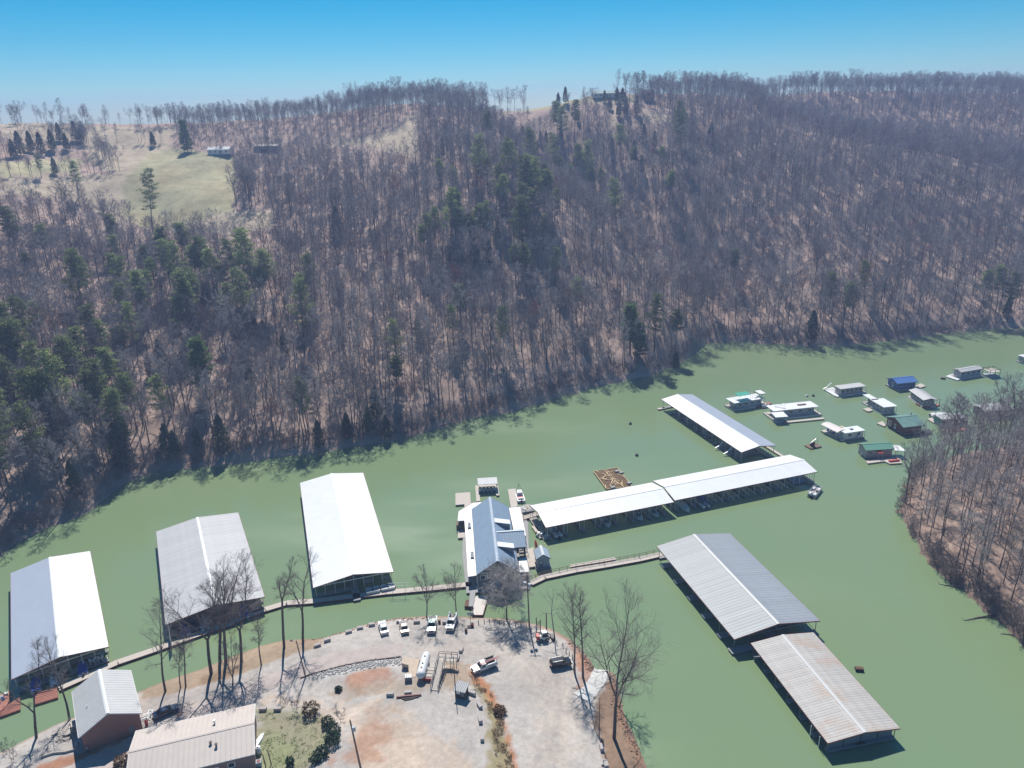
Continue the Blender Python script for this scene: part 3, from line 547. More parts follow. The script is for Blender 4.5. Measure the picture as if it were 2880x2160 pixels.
for i, (k, p, s) in enumerate(EVG):
    z = float(Hfar(p[0], p[1]))
    if k == 'bright':
        put_tree('pine_tree', WPINE[1], (p[0], p[1], z-.3), i, s, 'bushy bright green pine in the hillside woods', 'tree', 'bushy bright pines'); continue
    if k == 'big':
        lab = ['big bright green pine standing by the left bank woods', 'dark green pine pair leader near the tip of the wooded bank', 'large round evergreen alone on the sloping pasture'][min(nbig, 2)]; put_tree('pine_tree', WPINE[nbig // 2], (p[0], p[1], z-.3), i*1.3, s, lab, 'tree'); nbig += 1
    else:
        nm, lab, gr = EVL[k]; qq = proj(p); wh = [('below the sloping pasture', qq[0] < 800 and qq[1] < 960), ('on the woods bank facing the covered docks', qq[0] < 1150 and qq[1] > 960), ('near the tip of the wooded bank', 1150 <= qq[0] < 1950 and qq[1] > 780), ('in the evergreen band up the middle of the hill', qq[0] < 1620), ('under the hilltop house', qq[0] < 1960), ('on the hillside behind the houseboats', True)]; wh = next(a for a, b0 in wh if b0); lab = ('tall green pine with clumped crown ' if k == 'pine' else 'dense dark conical cedar ')+wh; gr = ('pines ' if k == 'pine' else 'cedars ')+wh; put_tree(nm, (PINE[i % 4] if k == 'pine' else CEDAR[i % 3]), (p[0], p[1], z-.3), i*2.1, s*(1.12 if k == 'pine' else 1.), lab, 'tree', gr)
# --- bare trees of the far woods
cand = []
for az_ in np.arange(-40, 40.2, .1):
    pass
jx, jy = np.meshgrid(np.arange(-480, 640, 5.25), np.arange(200, 930, 5.25)); jx = (jx+npr.uniform(-2.3, 2.3, jx.shape)).ravel(); jy = (jy+npr.uniform(-2.3, 2.3, jy.shape)).ravel()
a_ = np.arctan2(jx, jy); r_ = np.hypot(jx, jy); ds_ = np.interp(a_, _sa, _sd); dr_ = np.interp(a_, _ra, _rd); z_ = Hfar(jx, jy)
ok = (r_ > ds_+3.5) & (r_ < dr_+38) & (z_ > 1.0) & (np.abs(a_) < R_(44)); P = np.stack([jx, jy, z_], -1)[ok]; tq = ((r_-ds_)/(dr_-ds_))[ok]
fm = field_mask(P); keep = fm == 0; q = proj(P)
# keep the tops of the open skyline thinner, and clear the view of the pastures
for k, poly in FIELDS:
    pp = np.array(poly); inx = (q[:, 0] > pp[:, 0].min()-6) & (q[:, 0] < pp[:, 0].max()+6); below = inx & (q[:, 1] > pp[:, 1].min()) & (q[:, 1] < pp[:, 1].max()+95) & (inpoly(q-np.array([0, 15]), poly) | inpoly(q-np.array([0, 32]), poly) | inpoly(q-np.array([0, 50]), poly))
    keep &= ~(below & (npr.random(len(q)) < .85))
sky_l = (q[:, 0] < 480) & (tq > .62); keep &= ~(sky_l & (npr.random(len(q)) < .86)); keep &= ~((q[:, 0] > 1360) & (q[:, 0] < 1830) & (tq > .9) & (npr.random(len(q)) < .7)); keep &= ~((q[:, 0] > 480) & (q[:, 0] < 1000) & (q[:, 1] < 440) & (q[:, 1] > 380) & (npr.random(len(q)) < .35))
keep &= npr.random(len(q)) < np.interp(tq, [0, .06, .2, .4, .6], [.88, .74, .7, .88, 1.])
P = P[keep]; dist = np.hypot(P[:, 0], P[:, 1]); o = np.argsort(dist); P = P[o]; dist = dist[o]
# hedgerow and skyline trees on the left pasture
HEDGE = [(60, 350), (130, 355), (200, 355), (260, 362), (300, 360), (340, 358), (420, 357), (460, 357), (30, 500), (60, 495), (85, 495), (250, 480), (300, 470), (315, 440), (320, 480), (290, 450), (330, 400), (300, 400), (280, 480), (700, 560), (715, 540), (690, 545), (1730, 272), (1760, 270), (1810, 272), (1840, 275), (1150, 470), (1140, 465)]
for (a0, b0), (a1, b1), k in (((10, 448), (270, 402), 26), ((235, 398), (335, 482), 26), ((0, 503), (335, 490), 22), ((0, 347), (480, 359), 26), ((655, 470), (720, 610), 14), ((380, 400), (480, 405), 9), ((0, 395), (240, 395), 14)): HEDGE += [(a0+(a1-a0)*t+rng.uniform(-9, 9), b0+(b1-b0)*t+rng.uniform(-5, 5)) for t in (rng.random() for _ in range(k))]
extra = np.array([p for p in (hitf(u, v) for u, v in HEDGE) if p is not None]); extra[:, 2] = Hfar(extra[:, 0], extra[:, 1])
# --- the wooded point
pp = []
gx_ = np.arange(84, 300, 4.7)
for xx in gx_:
    for yy in np.arange(60, 255, 4.7):
        x0, y0 = xx+rng.uniform(-2, 2), yy+rng.uniform(-2, 2)
        if inpoly(np.array([x0, y0]), PPOLY) and poly_sd(np.array(x0), np.array(y0), PSHW, False) > 1.2:
            qq = proj((x0, y0, 5.))
            if qq[0] < 3150: pp.append((x0, y0, float(Hpt(x0, y0))))
pp.sort(key=lambda p: p[0]**2+p[1]**2)
vis = [p for p in pp if proj(p)[0] < 2990][:110]; rest_p = [p for p in pp if p not in vis]
for i, p in enumerate(vis):
    put_tree('bare_tree', MID[(i*7) % 5], (p[0], p[1], p[2]-.2), rng.uniform(0, 6.3), rng.uniform(.75, 1.15), 'bare grey tree '+('at the water edge of' if p[2] < 3.2 else 'on the leafy slope of')+' the wooded point', 'tree', 'point trees '+('at the water edge' if p[2] < 3.2 else 'on the slope'))
near_n = 190
def wl(p): u = float(proj(p)[0]); return 'across from the ribbed grey and blue-white roofs' if u < 780 else 'across from the big white roof' if u < 1150 else 'across from the store and lumber raft' if u < 1600 else 'by the tip beyond the narrow dock' if u < 2000 else 'behind the houseboats'
for i in range(near_n):
    k = 6 if rng.random() < .04 else rng.randrange(6); p = P[i]
    put_tree('bare_tree', BARE[k], (p[0], p[1], p[2]-.3), rng.uniform(0, 6.3), rng.uniform(.75, 1.2), 'bare grey tree at the far waterline '+wl(p), 'tree', 'far waterline trees '+wl(p))
rest = np.concatenate([P[near_n:], extra] + ([np.array(rest_p)] if rest_p else []))
n = len(rest); sca = npr.uniform(.55, 1.12, n)*(.9+.25*fbm(rest[:, 0], rest[:, 1], 40, 71)); _a = np.arctan2(rest[:, 0], rest[:, 1]); _t = (np.hypot(rest[:, 0], rest[:, 1])-np.interp(_a, _sa, _sd))/(np.interp(_a, _ra, _rd)-np.interp(_a, _sa, _sd)); sca = sca*np.where(_t > .6, np.where(_a < R_(-11), .68, .84), np.interp(_t, [0, .3, .6], [1.1, 1.02, .92])); idx = npr.choice(7, n, p=[.16, .16, .16, .16, .16, .17, .03])
nb_ = 500; bi = npr.integers(0, min(len(P), 2600), nb_); bp_ = P[bi]+np.c_[npr.uniform(-2.5, 2.5, (nb_, 2)), np.zeros(nb_)]; bp_[:, 2] = Hfar(bp_[:, 0], bp_[:, 1])
shu = []
for a1 in np.radians(np.arange(-40, 36, .17)):   # brush along the waterline
    d1 = np.interp(a1, _sa, _sd)+rng.uniform(.5, 7); shu.append((d1*math.sin(a1), d1*math.cos(a1), 0))
shu = np.array(shu); shu[:, 2] = np.maximum(Hfar(shu[:, 0], shu[:, 1]), 0); pb = []
for (x0, y0), (x1, y1) in zip(PSHW[:-1], PSHW[1:]):
    L = math.hypot(x1-x0, y1-y0)
    for k in range(int(L/.8)):
        t = rng.random(); x2, y2 = x0+(x1-x0)*t+rng.uniform(0, 3.5), y0+(y1-y0)*t+rng.uniform(-1, 1); h2 = float(Hpt(x2, y2))
        if h2 > 0 and x2 < 260: pb.append((x2, y2, h2))
pb = np.array(pb)
pts = np.concatenate([rest, bp_, shu, pb]); kinds = np.concatenate([idx, npr.integers(7, 9, nb_+len(shu)+len(pb))]); scs = np.concatenate([sca, npr.uniform(.5, 1.35, nb_+len(shu)+len(pb))])
pts[:, 2] -= .25
proto = bpy.data.collections.new('forest_kinds')
for i, (a, b_) in enumerate(BARE+BUSHB):
    va = np.empty(len(a.vertices)*3); a.vertices.foreach_get('co', va); vb = np.empty(len(b_.vertices)*3); b_.vertices.foreach_get('co', vb)
    fa = np.empty(len(a.loops), np.int32); a.loops.foreach_get('vertex_index', fa); fb = np.empty(len(b_.loops), np.int32); b_.loops.foreach_get('vertex_index', fb)
    v, f = join([(va.reshape(-1, 3), fa.reshape(-1, 4)), (vb.reshape(-1, 3), fb.reshape(-1, 4))])
    me = mesh_from('kind_%02d' % i, v, f, [a.materials[0], b_.materials[0]], np.r_[np.zeros(len(fa)//4), np.ones(len(fb)//4)]); proto.objects.link(bpy.data.objects.new('kind_%02d' % i, me))
me = mesh_from('forest', pts, []); fo = link('forest', me)
for nm, ty, val in (('kind', 'INT', kinds.astype(np.int32)), ('size', 'FLOAT', scs), ('turn', 'FLOAT', npr.uniform(0, 6.28, len(pts)))):
    a = me.attributes.new(nm, ty, 'POINT'); a.data.foreach_set('value', val)
ng = bpy.data.node_groups.new('forest', 'GeometryNodeTree'); ng.interface.new_socket('Geometry', in_out='INPUT', socket_type='NodeSocketGeometry'); ng.interface.new_socket('Geometry', in_out='OUTPUT', socket_type='NodeSocketGeometry')
N = ng.nodes; gi = N.new('NodeGroupInput'); go = N.new('NodeGroupOutput'); ip = N.new('GeometryNodeInstanceOnPoints'); ci = N.new('GeometryNodeCollectionInfo'); ci.inputs['Collection'].default_value = proto; ci.inputs['Separate Children'].default_value = True; ci.inputs['Reset Children'].default_value = True
m2p = N.new('GeometryNodeMeshToPoints'); ng.links.new(gi.outputs[0], m2p.inputs[0])
def att(nm, ty): a = N.new('GeometryNodeInputNamedAttribute'); a.data_type = ty; a.inputs[0].default_value = nm; return a.outputs[0]
cx = N.new('ShaderNodeCombineXYZ'); ng.links.new(att('turn', 'FLOAT'), cx.inputs[2]); ip.inputs['Pick Instance'].default_value = True
ng.links.new(m2p.outputs[0], ip.inputs['Points']); ng.links.new(ci.outputs[0], ip.inputs['Instance']); ng.links.new(att('kind', 'INT'), ip.inputs['Instance Index']); ng.links.new(cx.outputs[0], ip.inputs['Rotation']); ng.links.new(att('size', 'FLOAT'), ip.inputs['Scale']); ng.links.new(ip.outputs[0], go.inputs[0])
mo = fo.modifiers.new('trees', 'NODES'); mo.node_group = ng
tag(fo, 'bare grey deciduous woodland covering the hillsides across the lake', 'forest', kind='stuff')
print('forest', len(pts), 'evergreens', len(EVG), 'point', len(vis))
# --- single trees on the near shore: foot pixel, top pixel, crown half width (m), shape
NEAR = [((101, 2076), (69, 1817), 3.6, 2, .36, 'slender forked tree on the gravel bank left of the tan house'), ((195, 2025), (151, 1808), 3.8, 1, .45, 'bare tree beside the stacked lumber and the tan house'),
        ((465, 1945), (424, 1712), 4.6, 1, .42, 'bare tree on the bank past the tan house, leafy clump low on its trunk'), ((508, 1934), (484, 1800), 2.2, 1, .5, 'thin crooked bank tree, first of a slender pair beyond the tan house'), ((522, 1931), (504, 1762), 2.4, 1, .55, 'thin straight bank tree, second of a slender pair beyond the tan house'),
        ((594, 1895), (545, 1560), 6.0, 3, .40, 'large many-limbed tree leaning over the left end of the ribbed grey roof'), ((618, 1865), (606, 1545), 4.2, 2, .45, 'tall forked tree in the middle of the bank clump by the ribbed roof'), ((634, 1863), (640, 1536), 4.4, 2, .42, 'tall fan-crowned tree beside the ribbed roof dock'), ((678, 1860), (690, 1560), 5.2, 3, .40, 'broad tree at the right of the bank clump by the ribbed roof'),
        ((653, 1927), (650, 1767), 2.6, 3, .18, 'small multi-stemmed tree at the gravel edge'), ((735, 1872), (712, 1721), 2.2, 1, .5, 'thin young tree alone on the brown bank'), ((799, 1821), (768, 1553), 2.6, 2, .62, 'tall slim tree with branches only near its forked top'), ((852, 1806), (846, 1542), 4.6, 2, .42, 'tall dark forked tree beside the left edge of the big white roof'),
        ((1200, 1738), (1199, 1600), 3.0, 3, .38, 'upright fan-shaped tree behind the pale pickup'), ((1284, 1730), (1276, 1591), 3.4, 3, .38, 'upright fan-shaped tree behind the service truck'),
        ((1617, 1893), (1613, 1660), 4.4, 1, .38, 'tall dark tree by the black car, twin stem with wide limbs'), ((1640, 1905), (1634, 1645), 3.2, 1, .5, 'tall dark straight stem of the twin trees by the boat ramp'),
        ((1727, 2076), (1743, 1702), 8.2, 3, .40, 'great spreading bare tree on the bank right of the boat ramp'), ((1740, 1990), (1785, 1862), 4.0, 1, .35, 'small bare tree leaning out over the water beside the great tree')]
for i, (b0, t0, sp, ld, fk, lab) in enumerate(NEAR):
    p = hit(*b0); d = ray(*t0); k = p[1]/d[1]; tp = CAM+d*k; H = (tp[2]-p[2])*.93; lean = (tp[0]-p[0], rng.uniform(-.5, .5))
    big = sp > 5
    tv, cv = bare_tree(400+i*3, H=H*(1.0 if ld == 1 else .98), lean=lean, fork=fk*.85, spread=sp*1.25, leaders=ld, nl=26 if big else 18, nb=8, ntw=7 if big else 5, r0=H*.0135 if H > 10 else H*.016, open_=.8 if not big else .9, up=.045, twr=.011, fine=3, wob=.11)
    put_tree('bare_tree', tree_meshes('shore_tree', tv, cv, bark_d, twig_d), p-np.array([0, 0, .1]), 0., 1., lab, 'tree')
p = hit(1425, 1743); tv, cv = bare_tree(433, H=14.2, fork=.30, spread=6.2, leaders=1, nl=46, nb=9, ntw=6, r0=.24, open_=1.3, up=-.02, droop=.03, twr=.03, fine=3, wob=.2)
put_tree('bare_tree', tree_meshes('bushy_tree', tv, cv, bark_d, twig_p), p-np.array([0, 0, .1]), 0., 1., 'dense pale twiggy tree standing in front of the marina store', 'tree')
p = hit(1561, 1797); d = ray(1552, 1668); tp = CAM+d*(p[1]/d[1]); tv, cv = bare_tree(447, H=tp[2]-p[2], lean=(tp[0]-p[0], 0), fork=.5, spread=4.4, leaders=1, nl=9, nb=3, ntw=2, r0=.2, open_=1.3, up=-.03, twr=.02, fine=2, wob=.25)
put_tree('dead_tree', tree_meshes('dead_tree', tv, cv, bark_p, bark_d), p-np.array([0, 0, .1]), 0., 1., 'crooked dead tree with few limbs beside the skid loader', 'tree')
# --- shrubs round the near lot
SHR = [(874, 2008, 1.7, 2.6, shrub_b, 'big brown twiggy shrub at the corner of the grass patch'), (922, 2040, 1.3, 1.7, shrub_g, 'evergreen shrub at the top of the curved hedge row'), (938, 2062, 1.5, 1.9, shrub_g, 'evergreen shrub, second in the curved hedge row'), (935, 2088, 1.6, 2.0, shrub_g, 'largest evergreen shrub in the curved hedge row'), (905, 2122, 1.4, 1.5, shrub_g, 'low evergreen shrub at the foot of the curved hedge row'), (888, 2140, 1.1, 1.1, shrub_g, 'small evergreen shrub ending the curved hedge row'), (816, 2150, .8, 1.6, shrub_g, 'small upright evergreen with a post beside the propane tank'), (343, 2150, 1.5, 1.6, shrub_b, 'olive brown shrub against the corner of the long tan building'), (952, 1942, .8, .8, shrub_g, 'small round dark shrub alone on the gravel'), (1405, 2005, 1.4, 1.4, shrub_b, 'dry brown shrub on the red bank below the shed')]
for i, (u, v, rd, hh, m_, lab) in enumerate(SHR):
    put_tree('shrub', tree_meshes('shrub', *bush(500+i, rd, hh, int(480*rd), .15), bark_d, m_), hit(u, v), 0, 1, lab or 'low dry scrub bush on the bank between the two gravel lots', 'shrub', None if lab else 'scrub on the bank between the lots')
for u, v, lab in ((835, 2000, 'thin bare bush left of the brown shrub'), (1340, 1935, 'bare reddish sapling on the slope by the white ladder truck'), (10, 2120, 'bare brush at the corner of the lower gravel bank'), (40, 2140, 'bare brush behind the red soil of the lower bank'), (958, 2030, 'wispy bare bush beside the curved hedge row')):
    put_tree('shrub', BUSHB[0], hit(u, v), u, .8, lab, 'shrub')
# ------------------------------------------------------------------ floating docks
def ribbed_sheet(L, W, rib=.6, h=.035, rw=.10, t=.03):
    """roof sheet along x (length L), falling along y (W); ribs run along y; origin at the upper left corner"""
    xs = [0.]; zs = [0.]; k = int(L/rib)
    for i in range(k):
        x = (i+.5)*L/k; xs += [x-rw, x-rw*.45, x+rw*.45, x+rw]; zs += [0, h, h, 0]
    xs.append(L); zs.append(0.); v = []
    for y in (0, W): v += [(x, y, z) for x, z in zip(xs, zs)]
    n = len(xs); f = [(i, i+1, n+i+1, n+i) for i in range(n-1)]; return v, f
def gable_roof(th, fr, L, W, e, r, m, panel=None, rib=.6, overhang=0., cap=None, fascia=trim_red, under=steel, m2=None):
    """two slopes in frame fr (x along the ridge); panel: width of single sheets"""
    hw = W/2; roof = MB()
    for sd in (1, -1):   # underside sheet
        roof.slab([fr(-L/2, 0, e+r-.05), fr(L/2, 0, e+r-.05), fr(L/2, sd*hw, e-.05), fr(-L/2, sd*hw, e-.05)], .05)
    ro = roof.build('roof', m if panel is None else under, th)
    sl = math.hypot(hw, r); al = math.atan2(r, hw); cnt = max(1, round(L/(panel or L))); pw = L/cnt
    for sd in (1, -1):
        v, f = ribbed_sheet(pw-(.012 if panel else 0), sl, rib=rib)
        wv = [fr(-L/2+x, sd*(y*math.cos(al)+z*math.sin(al)), e+r+.01-y*math.sin(al)+z*math.cos(al)) for x, y, z in v]
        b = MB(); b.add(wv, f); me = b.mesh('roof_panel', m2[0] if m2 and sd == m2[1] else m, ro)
        for i in range(cnt):
            o = bpy.data.objects.new('roof_panel', me); COL.objects.link(o); o.parent = ro; o.location = (i*pw, 0, rng.uniform(0, .012) if panel else 0)
    c = MB(); 
    for sd in (1, -1): c.slab([fr(-L/2-.05, 0, e+r+.09), fr(L/2+.05, 0, e+r+.09), fr(L/2+.05, sd*.35, e+r+.09-.35*r/hw), fr(-L/2-.05, sd*.35, e+r+.09-.35*r/hw)], .03)
    c.build('ridge_cap', cap or m, ro)
    for sx in (1, -1):
        for sd in (1, -1): b = MB(); b.beam(fr(sx*(L/2+.04), 0, e+r-.12), fr(sx*(L/2+.04), sd*hw, e-.12), .07, .22); b.build('fascia', fascia, th)
    for sd in (1, -1): b = MB(); b.beam(fr(-L/2, sd*(hw+.04), e-.1), fr(L/2, sd*(hw+.04), e-.1), .07, .2); b.build('fascia', fascia, th)
    return ro
def posts(th, fr, pts, z0, z1, m=steel, w=.12):
    me = None; r0 = FRAME[root_of(th).name][1]
    for x, y in pts:
        if me is None: b = MB(); b.box((0, 0, (z1-z0)/2), (w, w, z1-z0)); me = b.mesh('post', m)
        link('post', me, th, fr(x, y, z0), fr.rz)
def deck(th, fr, x0, x1, y0, y1, z=.55, t=.22, m=deck_wood, name='walkway', fl=True):
    b = MB(); b.box(fr((x0+x1)/2, (y0+y1)/2, z-t/2), (abs(x1-x0), abs(y1-y0), t), fr.rz); d = b.build(name, m, th)
    if fl:
        f = MB(); lx = abs(x1-x0); ly = abs(y1-y0); n = max(1, int(max(lx, ly)/6))
        for i in range(n):
            tt = (i+.5)/n
            cx, cy = (x0+(x1-x0)*tt, (y0+y1)/2) if lx > ly else ((x0+x1)/2, y0+(y1-y0)*tt)
            f.box(fr(cx, cy, (z-t)/2-.2), (min(lx, 2.2)*.9 if lx > ly else lx*.9, ly*.9 if lx > ly else min(ly, 2.2)*.9, z-t+.4), fr.rz)
        f.build('float', float_mat, d)
    return d
def covered(name, label, cx, cy, deg, L, W, e, r, m, panel=None, rib=.6, cap=None, cat='boat dock', walk='perimeter', nposts=8, postm=white_paint, m2=None):
    th = empty(name, (cx, cy, 0), R_(deg), label, cat, 'covered docks'); del th['group']; fr = Frm(cx, cy, R_(deg)); gable_roof(th, fr, L, W, e, r, m, panel, rib, cap=cap, m2=m2)
    hw = W/2-.5; hl = L/2-.6; xs = np.linspace(-hl, hl, nposts)
    posts(th, fr, [(x, s*hw) for x in xs for s in (1, -1)], .5, e-.02, postm)
    return th, fr, hw, hl, xs
def gable_frame(th, fr, x, W, e, r, m=white_paint, n=7):
    b = MB(); b.beam(fr(x, -W/2+.3, e-.25), fr(x, W/2-.3, e-.25), .14, .2); b.build('tie_beam', m, th)
    for k in range(1, n):
        y = -W/2+.4+(W-.8)*k/n; b = MB(); b.beam(fr(x, y, .5), fr(x, y, e+r*(1-abs(y)/(W/2))-.1), .10); b.build('gable_post', m, th)
# three docks along the left
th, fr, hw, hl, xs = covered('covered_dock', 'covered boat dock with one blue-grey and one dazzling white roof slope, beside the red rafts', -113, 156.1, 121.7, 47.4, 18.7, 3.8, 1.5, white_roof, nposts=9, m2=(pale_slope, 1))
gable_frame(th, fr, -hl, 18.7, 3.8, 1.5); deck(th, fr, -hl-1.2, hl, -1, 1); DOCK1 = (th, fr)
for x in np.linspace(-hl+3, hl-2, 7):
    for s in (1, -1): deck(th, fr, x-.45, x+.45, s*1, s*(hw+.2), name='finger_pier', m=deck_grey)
deck(th, fr, -hl-1.2, -hl+.4, -hw, hw, m=deck_grey); b = MB(); b.slab([fr(hl+.7, -1, 2.6), fr(hl+2.6, -1, 2.4), fr(hl+2.6, 6.5, 2.4), fr(hl+.7, 6.5, 2.6)], .08); b.build('rear_awning', white_roof, th); posts(th, fr, [(hl+2.4, -.8), (hl+2.4, 6.3)], -.5, 2.42)
th, fr, hw, hl, xs = covered('covered_dock', 'covered boat dock with ribbed light grey roof and pale ridge behind the bank trees', -82.9, 174.3, 115.8, 47.2, 22.6, 3.8, 1.5, gray_roof, panel=.94, rib=.47, cap=white_roof, nposts=9)
gable_frame(th, fr, -hl, 22.6, 3.8, 1.5, dark_wood); deck(th, fr, -hl-1.0, hl, -1, 1); DOCK2 = (th, fr)
for x in np.linspace(-hl+3, hl-2, 7):
    for s in (1, -1): deck(th, fr, x-.45, x+.45, s*1, s*(hw+.2), name='finger_pier', m=deck_grey)
deck(th, fr, -hl-1.0, -hl+.5, -hw, hw, m=deck_grey); b = MB(); b.box(fr(-hl+8, hw-.1, 2.2), (30, .08, 2.6), fr.rz); b.build('side_wall', grey_wall, th)
th, fr, hw, hl, xs = covered('covered_dock', 'largest covered boat dock with a wholly white roof, open framed gable towards the shore', -50.5, 192.9, 107.3, 60.1, 20.2, 3.8, 1.6, white_roof, nposts=11)
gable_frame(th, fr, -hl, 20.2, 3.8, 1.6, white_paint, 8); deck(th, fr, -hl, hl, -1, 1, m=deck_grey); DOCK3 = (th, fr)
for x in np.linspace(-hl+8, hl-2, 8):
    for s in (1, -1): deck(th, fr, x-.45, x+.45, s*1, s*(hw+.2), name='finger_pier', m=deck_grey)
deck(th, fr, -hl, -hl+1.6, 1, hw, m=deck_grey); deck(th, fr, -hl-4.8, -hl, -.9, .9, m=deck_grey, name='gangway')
for y in (-3.5, -8): b = MB(); b.beam(fr(-hl+.05, y-1.2, 2.2), fr(-hl+.05, y+1.2, 2.2), .06, 1.0); b.build('wall_board', grey_wall, th)
# right-hand docks
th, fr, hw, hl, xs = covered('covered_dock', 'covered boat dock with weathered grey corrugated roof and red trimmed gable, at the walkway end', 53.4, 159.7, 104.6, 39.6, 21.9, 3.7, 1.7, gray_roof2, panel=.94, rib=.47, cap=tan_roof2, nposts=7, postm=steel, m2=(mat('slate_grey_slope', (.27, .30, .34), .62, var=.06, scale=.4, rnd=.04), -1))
deck(th, fr, -hl-1.2, hl, -1.2, 1.2, m=deck_grey); deck(th, fr, -hl-1.4, -hl+.6, -hw-.2, hw+1.2, m=deck_grey); deck(th, fr, hl-.6, hl+.4, -hw, hw, m=deck_grey)
for x in np.linspace(-hl+5, hl-4, 5):
    for s in (1, -1): deck(th, fr, x-.9, x+.9, s*1.2, s*(hw+1.0), name='finger_pier', m=deck_grey)
gable_frame(th, fr, -hl, 21.9, 3.7, 1.7, steel, 6)
for y in (-hw, -hw+2.2): b = MB(); b.beam(fr(-hl, y, .6), fr(-hl, y+2.2, 3.4), .09); b.build('brace', trim_red, th)
th, fr, hw, hl, xs = covered('covered_dock', 'low covered boat dock with rust-stained corrugated sheet roof and red gable trim', 61.7, 124.6, 101.5, 28.8, 15.3, 3.0, .8, rust_roof, panel=.62, rib=.31, cap=tan_roof2, nposts=7, postm=steel)
deck(th, fr, -hl-.3, hl, -1, 1, m=deck_grey); deck(th, fr, -hl-.4, -hl+.8, -hw, hw, m=deck_grey); gable_frame(th, fr, -hl+.2, 15.3, 3.0, .8, dark_wood, 4)
b = MB(); b.box(fr(-hl+.3, 0, 1.7), (.08, 13.6, 2.0), fr.rz); b.build('gable_board', grey_wall, th)
for x in np.linspace(-hl+4, hl-1, 6):
    for s in (1, -1): deck(th, fr, x-.6, x+.6, s*1, s*(hw+.4), name='finger_pier', m=deck_grey)
for x in (-hl+1.4, -hl+4.2): b = MB(); b.beam(fr(x, hw+.8, -.6), fr(x, hw+.8, 2.7), .12); b.build('mooring_pole', white_paint, th); 
# the long white dock in two lengths, its finger piers towards the camera side
RUNA, PONT = [], []
for (nm, lab, cx, cy, dg, L, W, r, nf) in (('covered_dock', 'left length of the long white dock roof, joined to the marina store by a footbridge', 25.8, 199.4, 17.9, 40.7, 13.45, 1.35, 8), ('covered_dock', 'right length of the long white dock roof, ending beside a moored pontoon boat', 70.1, 214.7, 18.2, 51.5, 13.45, 1.25, 9)):
    th, fr, hw, hl, xs = covered(nm, lab, cx, cy, dg, L, W, 4.0, r, white_roof, nposts=nf+1, postm=white_paint)
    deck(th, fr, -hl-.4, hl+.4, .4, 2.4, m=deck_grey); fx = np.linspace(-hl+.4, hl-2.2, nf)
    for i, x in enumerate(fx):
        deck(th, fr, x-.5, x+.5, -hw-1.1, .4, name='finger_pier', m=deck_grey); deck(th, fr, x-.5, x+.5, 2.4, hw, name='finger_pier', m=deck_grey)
        posts(th, fr, [(x+.4, -hw-.0)], .5, 4.0, white_paint, .09)
        for k in (1, 2): posts(th, fr, [(x+.4, -hw+k*1.8)], .5, 4.0, white_paint, .06)
    if cx > 50:
        deck(th, fr, hl-1.2, hl+.2, -hw-.4, .4); posts(th, fr, [(hl+.1, y) for y in np.linspace(-hw, -1, 6)], .5, 4.0, steel, .07)
        b = MB(); b.box(fr(hl-4.6, -hw*.5, .45), (4.4, 5.2, .12), fr.rz); b.build('covered_slip', mat('blue_slip_cover', (.10, .20, .46), .5), th); L5R = (th, fr, hl, hw, fx)
    else:
        deck(th, fr, -hl-1.4, -hl-.1, -hw-.8, hw); L5L = (th, fr, hl, hw, fx)
# the dock in the upper right with its slips to the left
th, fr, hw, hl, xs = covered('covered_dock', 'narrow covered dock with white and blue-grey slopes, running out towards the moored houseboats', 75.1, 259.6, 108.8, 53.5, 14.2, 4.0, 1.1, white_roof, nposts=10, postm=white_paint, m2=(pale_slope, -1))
deck(th, fr, -hl-1, hl, -hw+1, -hw+3.2); deck(th, fr, -hl-6, hl-.2, -hw-2.6, -hw-1.4, m=deck_wood, name='outer_walkway'); posts(th, fr, [(-hl+.1, y) for y in np.linspace(-hw, -hw+4, 5)], .5, 4.0, steel, .07); B8 = (th, fr, hl, hw)
for x in np.linspace(-hl+3, hl, 9):
    deck(th, fr, x-.6, x+.6, -hw+3.2, hw+.5, name='finger_pier', m=deck_grey); posts(th, fr, [(x, hw), (x, hw-2), (x, hw-4)], .5, 4.0, white_paint, .07)
deck(th, fr, hl-1, hl+.3, hw-1, hw+2.5)
# ------------------------------------------------------------------ walkways
def pxwalk(name, label, pts, wid, z=.55, m=deck_wood, cat='walkway', plank=None, rail=False):
    """walkway along the centre line given in pixels; boards of one length are parts"""
    w = [G(u, v, z) for u, v in pts]; th = empty(name, (w[0][0], w[0][1], 0), 0, label, cat)
    for i, (a, b_) in enumerate(zip(w[:-1], w[1:])):
        d = b_-a; L = math.hypot(d[0], d[1]); fr = Frm(a[0], a[1], math.atan2(d[1], d[0])); n = max(1, round(L/5.))
        for k in range(n):
            x0, x1 = L*k/n, L*(k+1)/n-.05
            if k == n-1: x1 = L+.1
            deck(th, fr, x0, x1, -wid/2, wid/2, z, .16, m, 'deck_section', fl=False)
            b = MB(); b.box(fr((x0+x1)/2, 0, (z-.16)/2-.2), (2.0, wid*.8, z-.16+.4), fr.rz); b.build('float', float_mat, th)
        for s in (1, -1): b = MB(); b.beam(fr(0, s*(wid/2+.03), z-.12), fr(L, s*(wid/2+.03), z-.12), .06, .26); b.build('edge_board', trim_red, th)
        if rail:
            for s in rail:
                b = MB(); b.beam(fr(0, s*wid/2, z+1.0), fr(L, s*wid/2, z+1.0), .06, .1); b.beam(fr(0, s*wid/2, z+.5), fr(L, s*wid/2, z+.5), .05, .08); b.build('handrail', old_wood, th)
                for x in np.arange(.3, L, 2.2): posts(th, fr, [(x, s*wid/2)], z, z+1.02, old_wood, .08)
    return th
pxwalk('walkway', 'long floating walkway running past the three covered docks to the store', [(165, 1935), (330, 1862), (430, 1828), (560, 1782), (640, 1755), (745, 1713), (805, 1695), (880, 1690), (1000, 1675), (1085, 1665), (1200, 1655), (1325, 1642)], 1.9)
